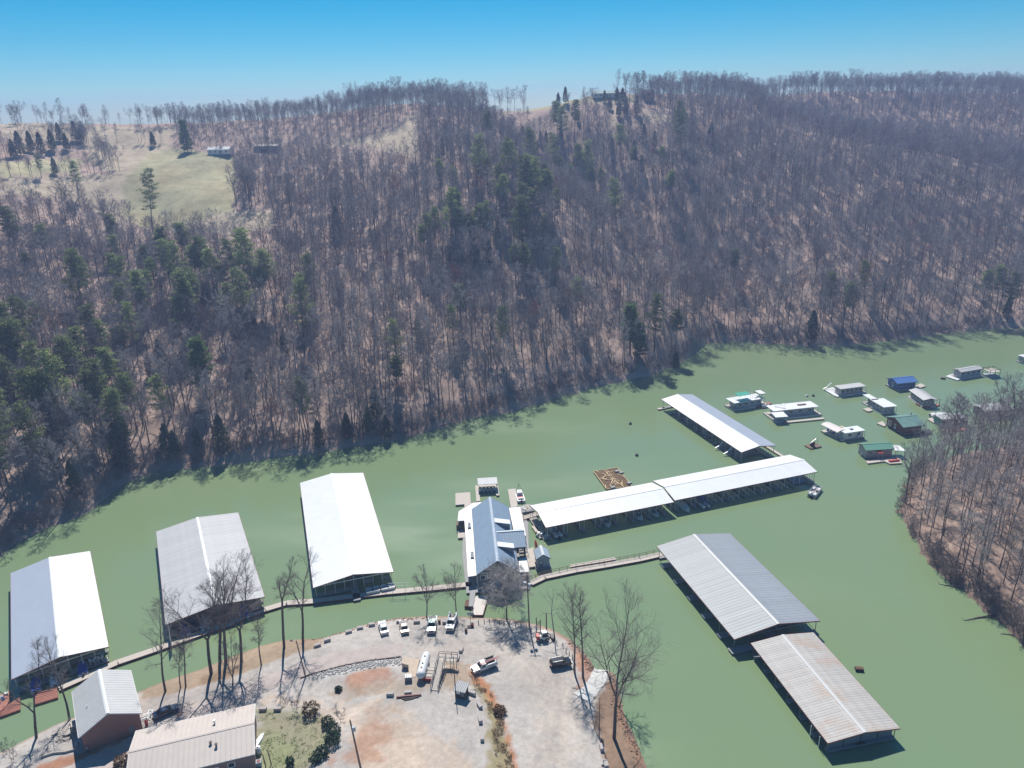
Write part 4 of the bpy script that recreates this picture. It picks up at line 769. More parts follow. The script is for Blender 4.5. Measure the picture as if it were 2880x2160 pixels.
pxwalk('walkway', 'long floating walkway with handrail from the store to the grey roofed dock', [(1492, 1640), (1530, 1622), (1620, 1603), (1700, 1590), (1800, 1572), (1860, 1558)], 1.9, rail=(1,))
b = MB(); w4 = [G(u, v, .6) for u, v in ((1603, 1595), (1700, 1579), (1735, 1573), (1728, 1567), (1604, 1588))]; b.slab(w4, .25); b.build('floating_platform', deck_wood, label='pale floating platform alongside the handrail walkway', cat='platform')
for i, (u, v) in enumerate(((1088, 1692), (1137, 1680))): pass
# pipe frame on the walkway
g0 = G(1122, 1668, .5); th = empty('pipe_frame', g0, 0, 'white pipe frame standing on the walkway beside the big white roof', 'frame')
for dx in (-1.6, 1.6): b = MB(); b.tube(g0+np.array([dx, 0, 0]), g0+np.array([dx, 0, 3.]), .05, n=6); b.build('upright', white_paint, th)
for z in (2.2, 3.): b = MB(); b.tube(g0+np.array([-2.6, 0, z]), g0+np.array([2.6, 0, z]), .05, n=6); b.build('crossbar', white_paint, th)
# ------------------------------------------------------------------ the marina store
cx, cy, dg, L, W, e, r = -6.1, 179.9, 94.4, 33.4, 10.8, 5.2, 3.7
fr = Frm(cx, cy, R_(dg)); th = empty('marina_store', (cx, cy, 0), R_(dg), 'floating marina store with blue-grey gable roof, white side roofs and dormers', 'building'); STORE = th
ro = gable_roof(th, fr, L, W, e, r, blue_roof, rib=.55, cap=mat('pale_blue_cap', (.55, .62, .70), .4), fascia=dark_wood, under=blue_roof)
b = MB(); b.box(fr(0, 0, 2.7), (L-2, W-1.2, 4.9), fr.rz); b.build('wall', grey_wall, th)
for sx in (1, -1):
    b = MB(); x = sx*(L/2-1.0); b.add([fr(x, -W/2+.6, 5.1), fr(x, W/2-.6, 5.1), fr(x, 0, e+r-.25), fr(x-sx*.3, -W/2+.6, 5.1), fr(x-sx*.3, W/2-.6, 5.1), fr(x-sx*.3, 0, e+r-.25)], [(0, 1, 2), (5, 4, 3), (0, 3, 4, 1), (1, 4, 5, 2), (2, 5, 3, 0)]); b.build('gable_wall', grey_wall, th)
b = MB(); b.beam(fr(-L/2+.9, -W/2+.2, 5.0), fr(-L/2+.9, W/2-.2, 5.0), .1, .2); b.build('gable_trim', white_paint, th)
for y in (-5.2, -2.6, 2.6, 5.2): b = MB(); b.beam(fr(-L/2+.8, y, .5), fr(-L/2+.8, y, 5.0), .14); b.build('corner_board', white_paint, th)
for y in (-3.8, 3.8):
    b = MB(); b.box(fr(-L/2+.97, y, 3.6), (.06, 1.5, 1.2), fr.rz); wn = b.build('window', white_paint, th); b = MB(); b.box(fr(-L/2+.93, y, 3.6), (.04, 1.2, .95), fr.rz); b.build('pane', glass, wn)
b = MB(); b.box(fr(-L/2+.97, .2, 1.6), (.07, 1.1, 2.1), fr.rz); dr = b.build('door', lgrey_wall, th); b = MB(); b.box(fr(-L/2+.91, .6, 1.6), (.06, .08, .12), fr.rz); b.build('handle', chrome, dr)
zw = 3.3
def wing(pts, name='wing_roof', m=white_roof, z=zw, inner=None):
    b = MB(); b.slab([G(u, v, z) for u, v in pts], .18); o = b.build(name, m, th); b = MB(); p = [G(u, v, z-.1) for u, v in pts]
    for a, c_ in zip(p, p[1:]+p[:1]): b.beam(a, c_, .06, .24)
    b.build('fascia', trim_red, o); return o
wl = wing([(1316, 1622), (1341, 1618), (1335, 1500), (1329, 1440), (1334, 1412), (1290, 1438), (1287, 1465), (1306, 1464), (1308, 1489)]); wing([(1322, 1415), (1355, 1412), (1352, 1432), (1326, 1436)], z=3.2)
wr = wing([(1431, 1428), (1463, 1426), (1479.6, 1506.5), (1467, 1507), (1468, 1520), (1450, 1520)]); wing([(1458, 1568), (1480.5, 1568), (1487.4, 1608.3), (1461, 1609), (1459, 1585)])
for (u, v) in ((1318, 1480), (1326, 1563)):   # roof hatches on the left wing
    p = G(u+2, v, zw+.02); b = MB(); b.box(p+np.array([0, 0, .25]), (.95, 2.6, .5), R_(4)); hb = b.build('rooftop_unit', lgrey_wall, th)
    for k in (-.8, 0, .8): b = MB(); b.box(p+np.array([0, k, .52]), (.6, .5, .06), R_(4)); b.build('vent_cover', black_pl, hb)
# dormers on the right slope, a cross gable between them
def sd(x0, x1, y1, top, m_r=white_roof):
    y0 = -.5; zt = e+r-.2; ze = zt-top; zb = lambda y: e+r*(1-abs(y)/(W/2))
    b = MB(); b.slab([fr(x0-.2, y0, zt+.12), fr(x1+.2, y0, zt+.12), fr(x1+.2, y1-.2, ze+.12), fr(x0-.2, y1-.2, ze+.12)], .12); dm = b.build('dormer_roof', m_r, th)
    b = MB()
    for xx in (x0, x1): b.add([fr(xx, y0, zt), fr(xx, y1, ze), fr(xx, y1, zb(y1)-.1), fr(xx+.12, y0, zt), fr(xx+.12, y1, ze), fr(xx+.12, y1, zb(y1)-.1)], [(0, 1, 2), (5, 4, 3), (0, 3, 4, 1), (1, 4, 5, 2)])
    b.box(fr((x0+x1)/2, y1, (ze+zb(y1))/2-.1), (x1-x0, .12, ze-zb(y1)+.2), fr.rz); b.build('dormer_wall', grey_wall, dm)
    b = MB(); b.box(fr((x0+x1)/2, y1-.08, (ze+zb(y1))/2), (.9, .06, .7), fr.rz); b.build('pane', glass, dm)
sd(2.6, 4.4, -4.6, .9); sd(-9.6, -7.8, -4.6, .9)
b = MB(); xr = -2.2; zr = e+r-.5
b.slab([fr(xr, -.6, zr), fr(xr, -8.2, zr), fr(xr-4.6, -8.2, zr-2.3), fr(xr-4.6, -4., zr-2.3)], .1); b.slab([fr(xr, -.6, zr), fr(xr, -8.2, zr), fr(xr+4.0, -8.2, zr-2.0), fr(xr+4.0, -3.6, zr-2.0)], .1); cg = b.build('cross_gable', blue_roof, th)
b = MB()
for k in range(12):
    y = -1.2-k*.58; t0 = max(0, (abs(y)-8.2)/8); b.beam(fr(xr-.05, y, zr+.02), fr(xr-4.6 if y < -4.2 else xr-(.9+abs(y)*.85), y, (zr-2.3 if y < -4.2 else zr-.5*(.9+abs(y)*.85))+.03), .08, .06)
b.build('roof_seam', mat('pale_blue_seam', (.42, .52, .62), .4), cg)
b = MB(); b.beam(fr(xr, -.6, zr+.05), fr(xr, -8.25, zr+.05), .3, .08); b.build('ridge_cap', white_roof, cg)
b = MB(); b.add([fr(xr, -8.0, zr-.1), fr(xr-4.4, -8.0, zr-2.3), fr(xr-4.4, -8.0, .6), fr(xr+3.8, -8.0, .6), fr(xr+3.8, -8.0, zr-2.0)], [(0, 1, 2, 3, 4), (4, 3, 2, 1, 0)]); b.build('gable_wall', grey_wall, cg)
# store deck, posts under the side roofs
b = MB(); b.slab([G(u, v, .55) for u, v in ((1312, 1668), (1490, 1655), (1486, 1470), (1466, 1440), (1305, 1440), (1300, 1560))], .25); b.build('store_deck', deck_grey, th)
pm = MB(); pm.box((0, 0, 1.35), (.12, .12, 2.7)); pme = pm.mesh('post', white_paint)
for u, v in ((1318, 1620), (1339, 1617), (1311, 1500), (1290, 1466), (1307, 1465), (1478, 1505), (1462, 1428), (1486, 1606), (1463, 1607), (1480, 1570)): g = G(u, v, zw-.1); link('post', pme, th, (g[0], g[1], .5), fr.rz)
# patio with tables on the right side
b = MB(); b.slab([G(u, v, .75) for u, v in ((1455, 1528), (1480, 1526), (1486, 1562), (1462, 1564))], .5); b.build('patio', deck_wood, th)
for k, (u, v) in enumerate(((1464, 1533), (1466, 1542), (1467, 1552), (1474, 1538), (1476, 1550))):
    g = G(u, v, .75); t2 = empty('patio_table', g, R_(dg), 'dark patio table with benches on the store\'s side deck', 'table', 'patio tables on the store deck')
    b = MB(); b.box(g+np.array([0, 0, .74]), (1.5, .75, .06), R_(4)); b.build('tabletop', black_pl, t2)
    for s in (-1, 1): b = MB(); b.box(g+np.array([0, s*.7, .44]), (1.5, .28, .05), R_(4)); b.build('bench', white_paint, t2)
    for s in (-1, 1): b = MB(); b.box(g+np.array([s*.5, 0, .36]), (.08, 1.4, .72), R_(4)); b.build('leg', white_paint, t2)
b = MB(); P4 = [G(u, v, .75) for u, v in ((1455, 1526), (1481, 1524), (1487, 1563), (1462, 1565))]
rl = empty('patio_railing', P4[1], 0, 'white railing round the store\'s side deck', 'railing')
for a, c_ in zip(P4[:-1], P4[1:]):
    for z in (.5, 1.0): b = MB(); b.beam(a+np.array([0, 0, z]), c_+np.array([0, 0, z]), .06); b.build('rail', white_paint, rl)
    for k in range(4): q_ = a+(c_-a)*k/3; b = MB(); b.box(q_+np.array([0, 0, .5]), (.08, .08, 1.0)); b.build('post', white_paint, rl)
# deck and shed to the right of the store
b = MB(); b.slab([G(u, v, .6) for u, v in ((1478, 1546), (1500, 1539), (1511, 1592), (1489, 1595))], .3); b.build('side_deck', deck_wood, label='plank deck between the store and the small blue roofed shed', cat='deck')
frs = Frm(6.8, 174.6, R_(96.8)); s1 = empty('shed', (6.8, 174.6, 0), R_(96.8), 'small floating grey shed with pale blue gable roof beside the store', 'shed'); gable_roof(s1, frs, 4.64, 3.85, 3.2, 1.29, mat('pale_blue_roof', (.38, .47, .55), .4), rib=.5, cap=white_roof, fascia=dark_wood)
b = MB(); b.box(frs(0, 0, 1.8), (4.1, 3.3, 2.8), frs.rz); b.add([frs(-2.05, -1.65, 3.15), frs(-2.05, 1.65, 3.15), frs(-2.05, 0, 4.3), frs(-1.9, -1.65, 3.15), frs(-1.9, 1.65, 3.15), frs(-1.9, 0, 4.3)], [(0, 2, 1), (3, 4, 5), (0, 1, 4, 3)]); b.build('wall', lgrey_wall, s1)
b = MB(); b.box(frs(-2.08, .6, 1.6), (.06, .9, 2.), frs.rz); dr = b.build('door', grey_wall, s1); b = MB(); b.box(frs(-2.12, .6, 2.0), (.04, .5, .7), frs.rz); b.build('pane', white_paint, dr)
b = MB(); b.box(frs(0, 0, .15), (5.2, 4.2, .7), frs.rz); b.build('float', deck_grey, s1)
def hull(L, W, H, n=10, flare=.8, sheer=.2):
    """open boat hull along x, bow at +x: list of verts, faces, plus deck"""
    v = []; f = []
    for i in range(n+1):
        t = i/n; x = -L/2+L*t; k = 1-max(0, (t-.55)/.45)**2.2; w_ = W/2*k; zt = H*(1+sheer*max(0, t-.5)*2); zb = H*.12+max(0, t-.75)*H*1.3
        v += [(x, -w_, zt), (x, -w_*flare, zb), (x, 0, zb-H*.1), (x, w_*flare, zb), (x, w_, zt)]
    for i in range(n):
        for j in range(4): a = i*5+j; f.append((a, a+1, a+6, a+5))
    f.append((0, 4, 3, 2, 1)); f += [(i*5+4, i*5, i*5+5, i*5+9) for i in range(n)]
    return v, f
def runabout(loc, rz, label, group=None, L=6.2, W=2.2, m=white_paint, cover=None, name='motor_boat'):
    th = empty(name, (loc[0], loc[1], loc[2]), rz, label, 'boat', group); fr = Frm(loc[0], loc[1], rz, loc[2]); b = MB(); v, f = hull(L, W, .85); b.add([fr(*q_) for q_ in v], f); b.build('hull', m, th)
    if cover is not None: b = MB(); v, f = hull(L*.86, W*.92, .35); b.add([fr(x-.2, y, z*1.1+.78) for x, y, z in v], f); b.build('boat_cover', cover, th)
    else:
        b = MB(); b.box(fr(-L*.12, 0, .87), (L*.5, W*.62, .04), rz); b.build('cockpit_floor', deck_grey, th); b = MB(); b.beam(fr(L*.14, -W*.36, .9), fr(L*.10, -W*.36, 1.35), .05); b.add([fr(L*.15, -W*.38, .88), fr(L*.19, 0, .88), fr(L*.15, W*.38, .88), fr(L*.08, W*.36, 1.4), fr(L*.11, 0, 1.42), fr(L*.08, -W*.36, 1.4)], [(0, 1, 4, 5), (1, 2, 3, 4)]); b.build('windshield', glass, th)
        for y in (-.45, .45): b = MB(); b.box(fr(-L*.1, y, 1.1), (.5, .5, .5), rz); b.build('seat', white_paint, th)
        b = MB(); b.box(fr(-L*.34, 0, 1.08), (.55, W*.7, .42), rz); b.build('rear_bench', white_paint, th)
    b = MB(); b.box(fr(-L/2-.2, 0, .8), (.4, .4, .9), rz); b.build('outboard_motor', black_pl, th); return th
def pontoon(loc, rz, label, group=None, L=7., W=2.5, canopy=None, fence=white_paint, name='pontoon_boat', furn=True):
    th = empty(name, (loc[0], loc[1], loc[2]), rz, label, 'boat', group); fr = Frm(loc[0], loc[1], rz, loc[2])
    for s in (1, -1): b = MB(); b.tube(fr(-L/2, s*W*.36, .2), fr(L/2-.8, s*W*.36, .2), .33, n=8); b.tube(fr(L/2-.8, s*W*.36, .2), fr(L/2, s*W*.36, .38), .33, .06, n=8); b.build('float', chrome, th, smooth=False)
    b = MB(); b.box(fr(0, 0, .6), (L*.94, W, .1), rz); b.build('deck', deck_grey, th); hx, hy = L*.45, W/2-.06
    for a, c_ in (((-hx, -hy), (hx, -hy)), ((-hx, hy), (hx, hy)), ((-hx, -hy), (-hx, hy)), ((hx, -hy), (hx, -.5)), ((hx, .5), (hx, hy))):
        b = MB(); b.beam(fr(*a, .98), fr(*c_, .98), .05, .62); b.build('side_fence', fence, th)
    if furn:
        for x, y in ((-L*.3, -W*.28), (L*.22, W*.28), (L*.22, -W*.28), (-L*.3, W*.28)): b = MB(); b.box(fr(x, y, .9), (1.6, .6, .5), rz); b.build('bench', cloth_w, th)
        b = MB(); b.box(fr(-L*.02, -W*.28, 1.05), (.5, .6, .8), rz); b.build('helm', grey_wall, th)
    if canopy is not None:
        for x in (-1.6, 1.2):
            for s in (1, -1): b = MB(); b.tube(fr(x, s*hy, 1.2), fr(x, s*hy, 2.5), .025, n=5); b.build('canopy_pole', chrome, th)
        b = MB(); b.slab([fr(-1.9, -hy, 2.48), fr(1.5, -hy, 2.48), fr(1.5, 0, 2.66), fr(1.5, hy, 2.48), fr(-1.9, hy, 2.48), fr(-1.9, 0, 2.66)], .05); b.build('canopy', canopy, th)
    b = MB(); b.box(fr(-L/2-.1, 0, .6), (.45, .4, 1.0), rz); b.build('outboard_motor', black_pl, th); return th
# kayak and stand by the shed
g = G(1508, 1545, .6); rk = R_(100); th = empty('kayak', g+np.array([0, 0, .0]), rk, 'bright red kayak leaning behind the small blue roofed shed', 'kayak'); b = MB(); v, f = hull(3.4, .75, .4); f2 = Frm(g[0], g[1], rk, g[2]); b.add([f2(x*.75, y, z+(x+1.7)*.55) for x, y, z in v], f); b.build('hull', red_paint, th); b = MB(); b.add([f2(x*.75*.3, y*.5, z+(x*.3+1.7)*.55+.1) for x, y, z in v], f); b.build('cockpit', black_pl, th)
# docks behind the store
b = MB(); b.slab([G(u, v, .6) for u, v in ((1281, 1387), (1322, 1384), (1324, 1411), (1326, 1434), (1307, 1436), (1306, 1418), (1281, 1420))], .35); b.build('side_dock', deck_wood, label='L-shaped plank dock at the far left corner of the store', cat='dock')
b = MB(); b.slab([G(u, v, .6) for u, v in ((1428, 1376), (1450, 1374), (1456, 1426), (1437, 1428))], .35); b.build('side_dock', deck_wood, label='narrow plank dock behind the store beside the moored cabin boat', cat='dock')
b = MB(); b.slab([G(u, v, .6) for u, v in ((1287, 1490), (1306, 1488), (1308, 1511), (1288, 1513))], .35); b.build('side_dock', deck_wood, label='small square plank dock on the left side of the store', cat='dock')
b = MB(); b.box(G(1296, 1478, 1.2), (2.6, 2.2, 1.6), R_(4)); b.build('storage_box', old_wood, label='brown storage cabinet on the left side of the store', cat='cabinet')
A = G(1345, 1384, .5); frl = Frm(A[0], A[1], R_(4)); th = empty('fuel_dock', A, R_(4), 'small dock with flat grey canopy behind the store', 'dock'); b = MB(); b.slab([frl(0, 0, 3.1), frl(6.3, 0, 3.1), frl(6.3, 4.4, 3.2), frl(0, 4.4, 3.2)], .12); b.build('canopy', gray_roof, th); posts(th, frl, [(.3, .3), (6, .3), (.3, 4), (6, 4)], .4, 3.05, white_paint)
deck(th, frl, -.8, .4, -6, 4.6, m=deck_wood); deck(th, frl, .4, 6.2, 3.4, 4.6, m=deck_wood); deck(th, frl, 5.6, 6.6, -3, 3.4, m=deck_wood)
for k, x in enumerate((1.2, 2.4, 3.6, 4.8)): runabout(frl(x+.1, 1.4, -.45), R_(94), 'small white jet boat parked under the flat grey canopy', 'jet boats under the flat canopy', 2.6, .95, name='jet_boat')
# cabin boat beside the narrow dock
A = G(1462, 1400, 0); th = runabout(A, R_(98), 'small white cabin boat with radar arch moored behind the store', None, 7.0, 2.5, white_paint, name='cabin_boat'); f2 = Frm(A[0], A[1], R_(98)); b = MB(); b.box(f2(.6, 0, 1.5), (2.4, 1.9, 1.1), f2.rz, .85); b.build('cabin', white_paint, th); b = MB(); b.box(f2(-1.4, 0, 1.0), (1.6, 1.7, .3), f2.rz); b.build('cockpit_trim', red_paint, th)
for s in (1, -1): b = MB(); b.beam(f2(1., s*.9, 1.9), f2(1.8, 0, 3.9), .07); b.build('mast_leg', old_wood, th)
b = MB(); b.beam(f2(1.8, 0, 2.0), f2(1.8, 0, 4.6), .06); b.build('mast', old_wood, th)
# debris barge and footbridge to the long dock
A = G(1478, 1432, .4); th = empty('work_raft', A, 0, 'small raft heaped with loose white boards behind the store', 'raft'); b = MB(); b.box(A, (4.6, 4.2, .6), R_(15)); b.build('raft_deck', deck_grey, th)
for k in range(14): a = rng.uniform(0, 3.1); c0 = A+np.array([rng.uniform(-1.4, 1.4), rng.uniform(-1.3, 1.3), .35+k*.05]); d0 = np.array([math.cos(a), math.sin(a), rng.uniform(-.1, .2)])*rng.uniform(.6, 1.5); b = MB(); b.beam(c0-d0, c0+d0, .14, .05); b.build('board', white_paint if k % 3 else new_wood, th)
pxwalk('footbridge', 'short footbridge from the store to the long white dock', [(1466, 1457), (1512, 1444)], 1.9, z=.7, m=deck_wood, cat='bridge', rail=(-1,))
b = MB(); b.slab([G(u, v, .55) for u, v in ((1495, 1480), (1506, 1477), (1530, 1508), (1518, 1514))], .35); b.build('floating_jetty', deck_wood, label='short jetty float moored off the left end of the long white dock', cat='jetty')
# gangways to the shore
b = MB(); b.slab([G(u, v, .75) for u, v in ((1337, 1677), (1372, 1677), (1357, 1730), (1325, 1730))], .18); th = b.build('shore_ramp', mat('pale_planks', (.60, .55, .50), .8, var=.1, scale=3, stretch=(.5, 4, 1)), label='broad pale plank ramp between the store and the parking shore', cat='ramp')
b = MB(); a, c_ = G(1324, 1731, .62), G(1358, 1731, .62); b.beam(a, c_, .1, .35); b.beam(G(1358, 1731, .6), G(1373, 1678, .6), .1, .35); o = b.build('edge_board', trim_red); o.parent = th; o.location = Vector(o.location)-th.location
b = MB(); b.slab([G(u, v, .9) for u, v in ((1322, 1662), (1338, 1662), (1331, 1705), (1318, 1705))], .14); th = b.build('gangway', deck_grey, label='narrow grey gangway beside the broad pale ramp', cat='gangway')
b = MB(); b.box(G(1321, 1700, .35), (2.2, 2.6, .9), R_(-5)); o = b.build('float', float_mat); o.parent = th; o.location = Vector(o.location)-th.location
# red rafts at the lower left
for k, (pts, lab) in enumerate((([(96, 1945), (160, 1933), (163, 1961), (98, 1981)], 'rust-red raft with a loose pole lying on it, below the blue-and-white roofed dock'), ([(0, 1998), (56, 1959), (57, 1995), (0, 2016)], 'ribbed rust-red raft at the corner of the covered dock'), ([(-60, 1980), (29, 1942), (28, 1965), (10, 2000), (-60, 2030)], 'rust-red raft littered with white and blue scrap'))):
    b = MB(); b.slab([G(u, v, .5) for u, v in pts], .6); th = b.build('raft', deck_red, label=lab, cat='raft'); loc = np.array(th.location)
    A, B_, C_ = [G(*pts[i], .53) for i in (0, 1, -1)]
    if k < 2:
        for j in range(7): t = (j+.5)/7; b = MB(); b.beam(A+(C_-A)*t, B_+(G(*pts[2], .53)-B_)*t, .12 if k else .05, .07); o = b.build('rib', deck_red); o.parent = th; o.location = Vector(o.location)-th.location
    else:
        for j in range(12): t, s_ = rng.uniform(.3, .95), rng.uniform(.1, .9); q_ = A+(B_-A)*t+(C_-A)*s_*.6; b = MB(); b.box(q_+np.array([0, 0, .12]), (rng.uniform(.3, 1.2), rng.uniform(.2, .8), .25), rng.uniform(0, 3)); o = b.build('scrap', (white_paint, blue_tarp, lgrey_wall)[j % 3]); o.parent = th; o.location = Vector(o.location)-th.location
b = MB(); b.beam(G(105, 1950, .6), G(150, 1938, .75), .1); b.build('pole', old_wood, label='loose pole lying on the rust-red raft', cat='pole')
# lumber raft
A = [G(u, v, .5) for u, v in ((1669, 1326), (1737, 1316), (1778, 1369), (1706, 1376))]
th = empty('lumber_raft', A[0]*1.0, 0, 'raft of new yellow lumber framing with floats, moored beyond the long dock', 'raft')
def bl(s, t, z=0.): return A[0]*(1-s)*(1-t)+A[1]*s*(1-t)+A[2]*s*t+A[3]*(1-s)*t+np.array([0, 0, z])
for (a, c_) in (((0, 0), (1, 0)), ((0, 1), (1, 1)), ((0, 0), (0, 1)), ((1, 0), (1, 1)), ((.45, 0), (.45, .85)), ((.55, 0), (.55, .85))): b = MB(); b.beam(bl(*a), bl(*c_), .16, .3); b.build('frame_beam', new_wood, th)
for k in range(30): t = (k+.5)/30; b = MB(); b.beam(bl(0, t, -.06), bl(.45 if t < .85 else 1, t, -.06), .22, .08); b.build('joist', joist_wood, th); b = MB(); b.beam(bl(.55, t, -.07), bl(1, t, -.07), .22, .08); b.build('joist', joist_wood, th)
for k in range(26): s_, t = rng.uniform(.05, .9), rng.uniform(.05, .9); s2, t2 = min(1, max(0, s_+rng.uniform(-.28, .28))), min(1, max(0, t+rng.uniform(-.25, .25))); b = MB(); b.beam(bl(s_, t, .16+k*.004), bl(s2, t2, .16+k*.004), .2, .07); b.build('loose_board', new_wood, th)
b = MB(); b.slab([bl(.02, .02, -.15), bl(.98, .02, -.15), bl(.98, .98, -.15), bl(.02, .98, -.15)], .3); b.build('raft_base', old_wood, th)
for s_, t in ((.86, .2), (.98, .3), (.98, .85), (.25, .98)): b = MB(); b.box(bl(s_, t, .25), (1.5, 1.0, .6), .4); b.build('float_box', deck_grey, th)
# ------------------------------------------------------------------ boats in the slips
th, fr, hl, hw, fx = L5L
for i, (k, kind) in enumerate(((0, 'p'), (3, 'r'), (5, 'r'), (6, 'c'))):
    x = fx[k]+2.6; c_ = fr(x, -hw+1.6)
    if kind == 'p': pontoon(c_, fr.rz+math.pi/2, 'grey pontoon boat in the first slip of the long dock', None, 6.5, 2.4, None)
    else: runabout(c_, fr.rz-math.pi/2, 'white bowed motor boat under the left length of the long white roof', 'motor boats under the left length of the long roof')
th, fr, hl, hw, fx = L5R
runabout(fr(fx[0]+2.8, -hw+.9), fr.rz-math.pi/2, 'larger white cabin cruiser in the slip by the roof joint', None, 7.5, 2.6, cover=cloth_w, name='cabin_cruiser')
pontoon(fr(fx[1]+2.9, -hw+.6), fr.rz-math.pi/2, 'pontoon boat with blue cover in the second slip past the roof joint', None, 7, 2.5, blue_tarp)
for k in (2, 3, 4, 5, 6):
    c_ = fr(fx[k]+2.9, -hw+2.0); th2 = empty('boat_lift', c_+np.array([0, 0, .35]), fr.rz, 'empty white boat lift cradle between finger piers of the long dock', 'boat lift', 'boat lifts in the long dock')
    for s in (-1.1, 1.1): b = MB(); b.box(c_+fr.ax*s+np.array([0, 0, .3]), (.35, 4.6, .5), fr.rz); b.build('lift_tank', white_paint, th2)
    for s in (-1.4, -.4, .6, 1.6): b = MB(); b.box(c_+fr.ay*s+np.array([0, 0, .5]), (2.4, .18, .14), fr.rz); b.build('cross_bar', chrome, th2)
    for s in (-1.1, 1.1):
        for q_ in (-1.9, 1.9): b = MB(); b.box(c_+fr.ax*s+fr.ay*q_+np.array([0, 0, 1.3]), (.1, .1, 1.6), fr.rz); b.build('guide_post', white_paint, th2)
g = G(2291, 1388); pontoon(g, R_(52), 'pontoon boat with pale seats moored off the right end of the long dock', None, 7.2, 2.6, None)
g = G(1527, 1510); runabout(g, R_(-20), 'small skiff tied to the jetty float by the long dock', None, 3.6, 1.4, name='skiff')
th, fr, hl, hw = B8
for k, x in enumerate(np.linspace(-hl+3, hl, 9)[:-1]):
    if k in (0, 1, 3, 5, 6): pontoon(fr(x+3.0, 1.8), fr.rz+math.pi/2, 'covered houseboat-style pontoon in the slips of the narrow dock', 'pontoons in the narrow dock', 8.5, 2.8, lgrey_wall, fence=lgrey_wall)
def slide(fr, x, y, z, rz, th, H=2.2, L=3.2, m=white_paint):
    d = np.array([math.cos(rz), math.sin(rz), 0]); p = fr(x, y, z); b = MB(); pr = p+np.array([0, 0, H]); pts = [pr-d*.6, pr, pr+d*L*.5+np.array([0, 0, -H*.62]), pr+d*L+np.array([0, 0, -H*.9])]
    for a, c_ in zip(pts[:-1], pts[1:]): b.beam(a, c_, .5, .12)
    o = b.build('slide', m, th); b = MB(); b.beam(p-d*.9, pr-d*.6, .08); b.beam(p+d*.2, pr, .08); b.build('slide_ladder', chrome, o)
th8 = th
for x in (-hl+6.3, -hl+11.5): t9 = empty('slide_float', fr(x, hw+.4), fr.rz, 'small float with a curved white water slide at the narrow dock', 'float', 'slide floats at the narrow dock'); deck(t9, fr, x-1.2, x+1.2, hw-1.6, hw+1.2, .5, .3, deck_grey, 'deck', fl=False); slide(fr, x, hw-.6, .5, fr.rz+math.pi/2, t9)
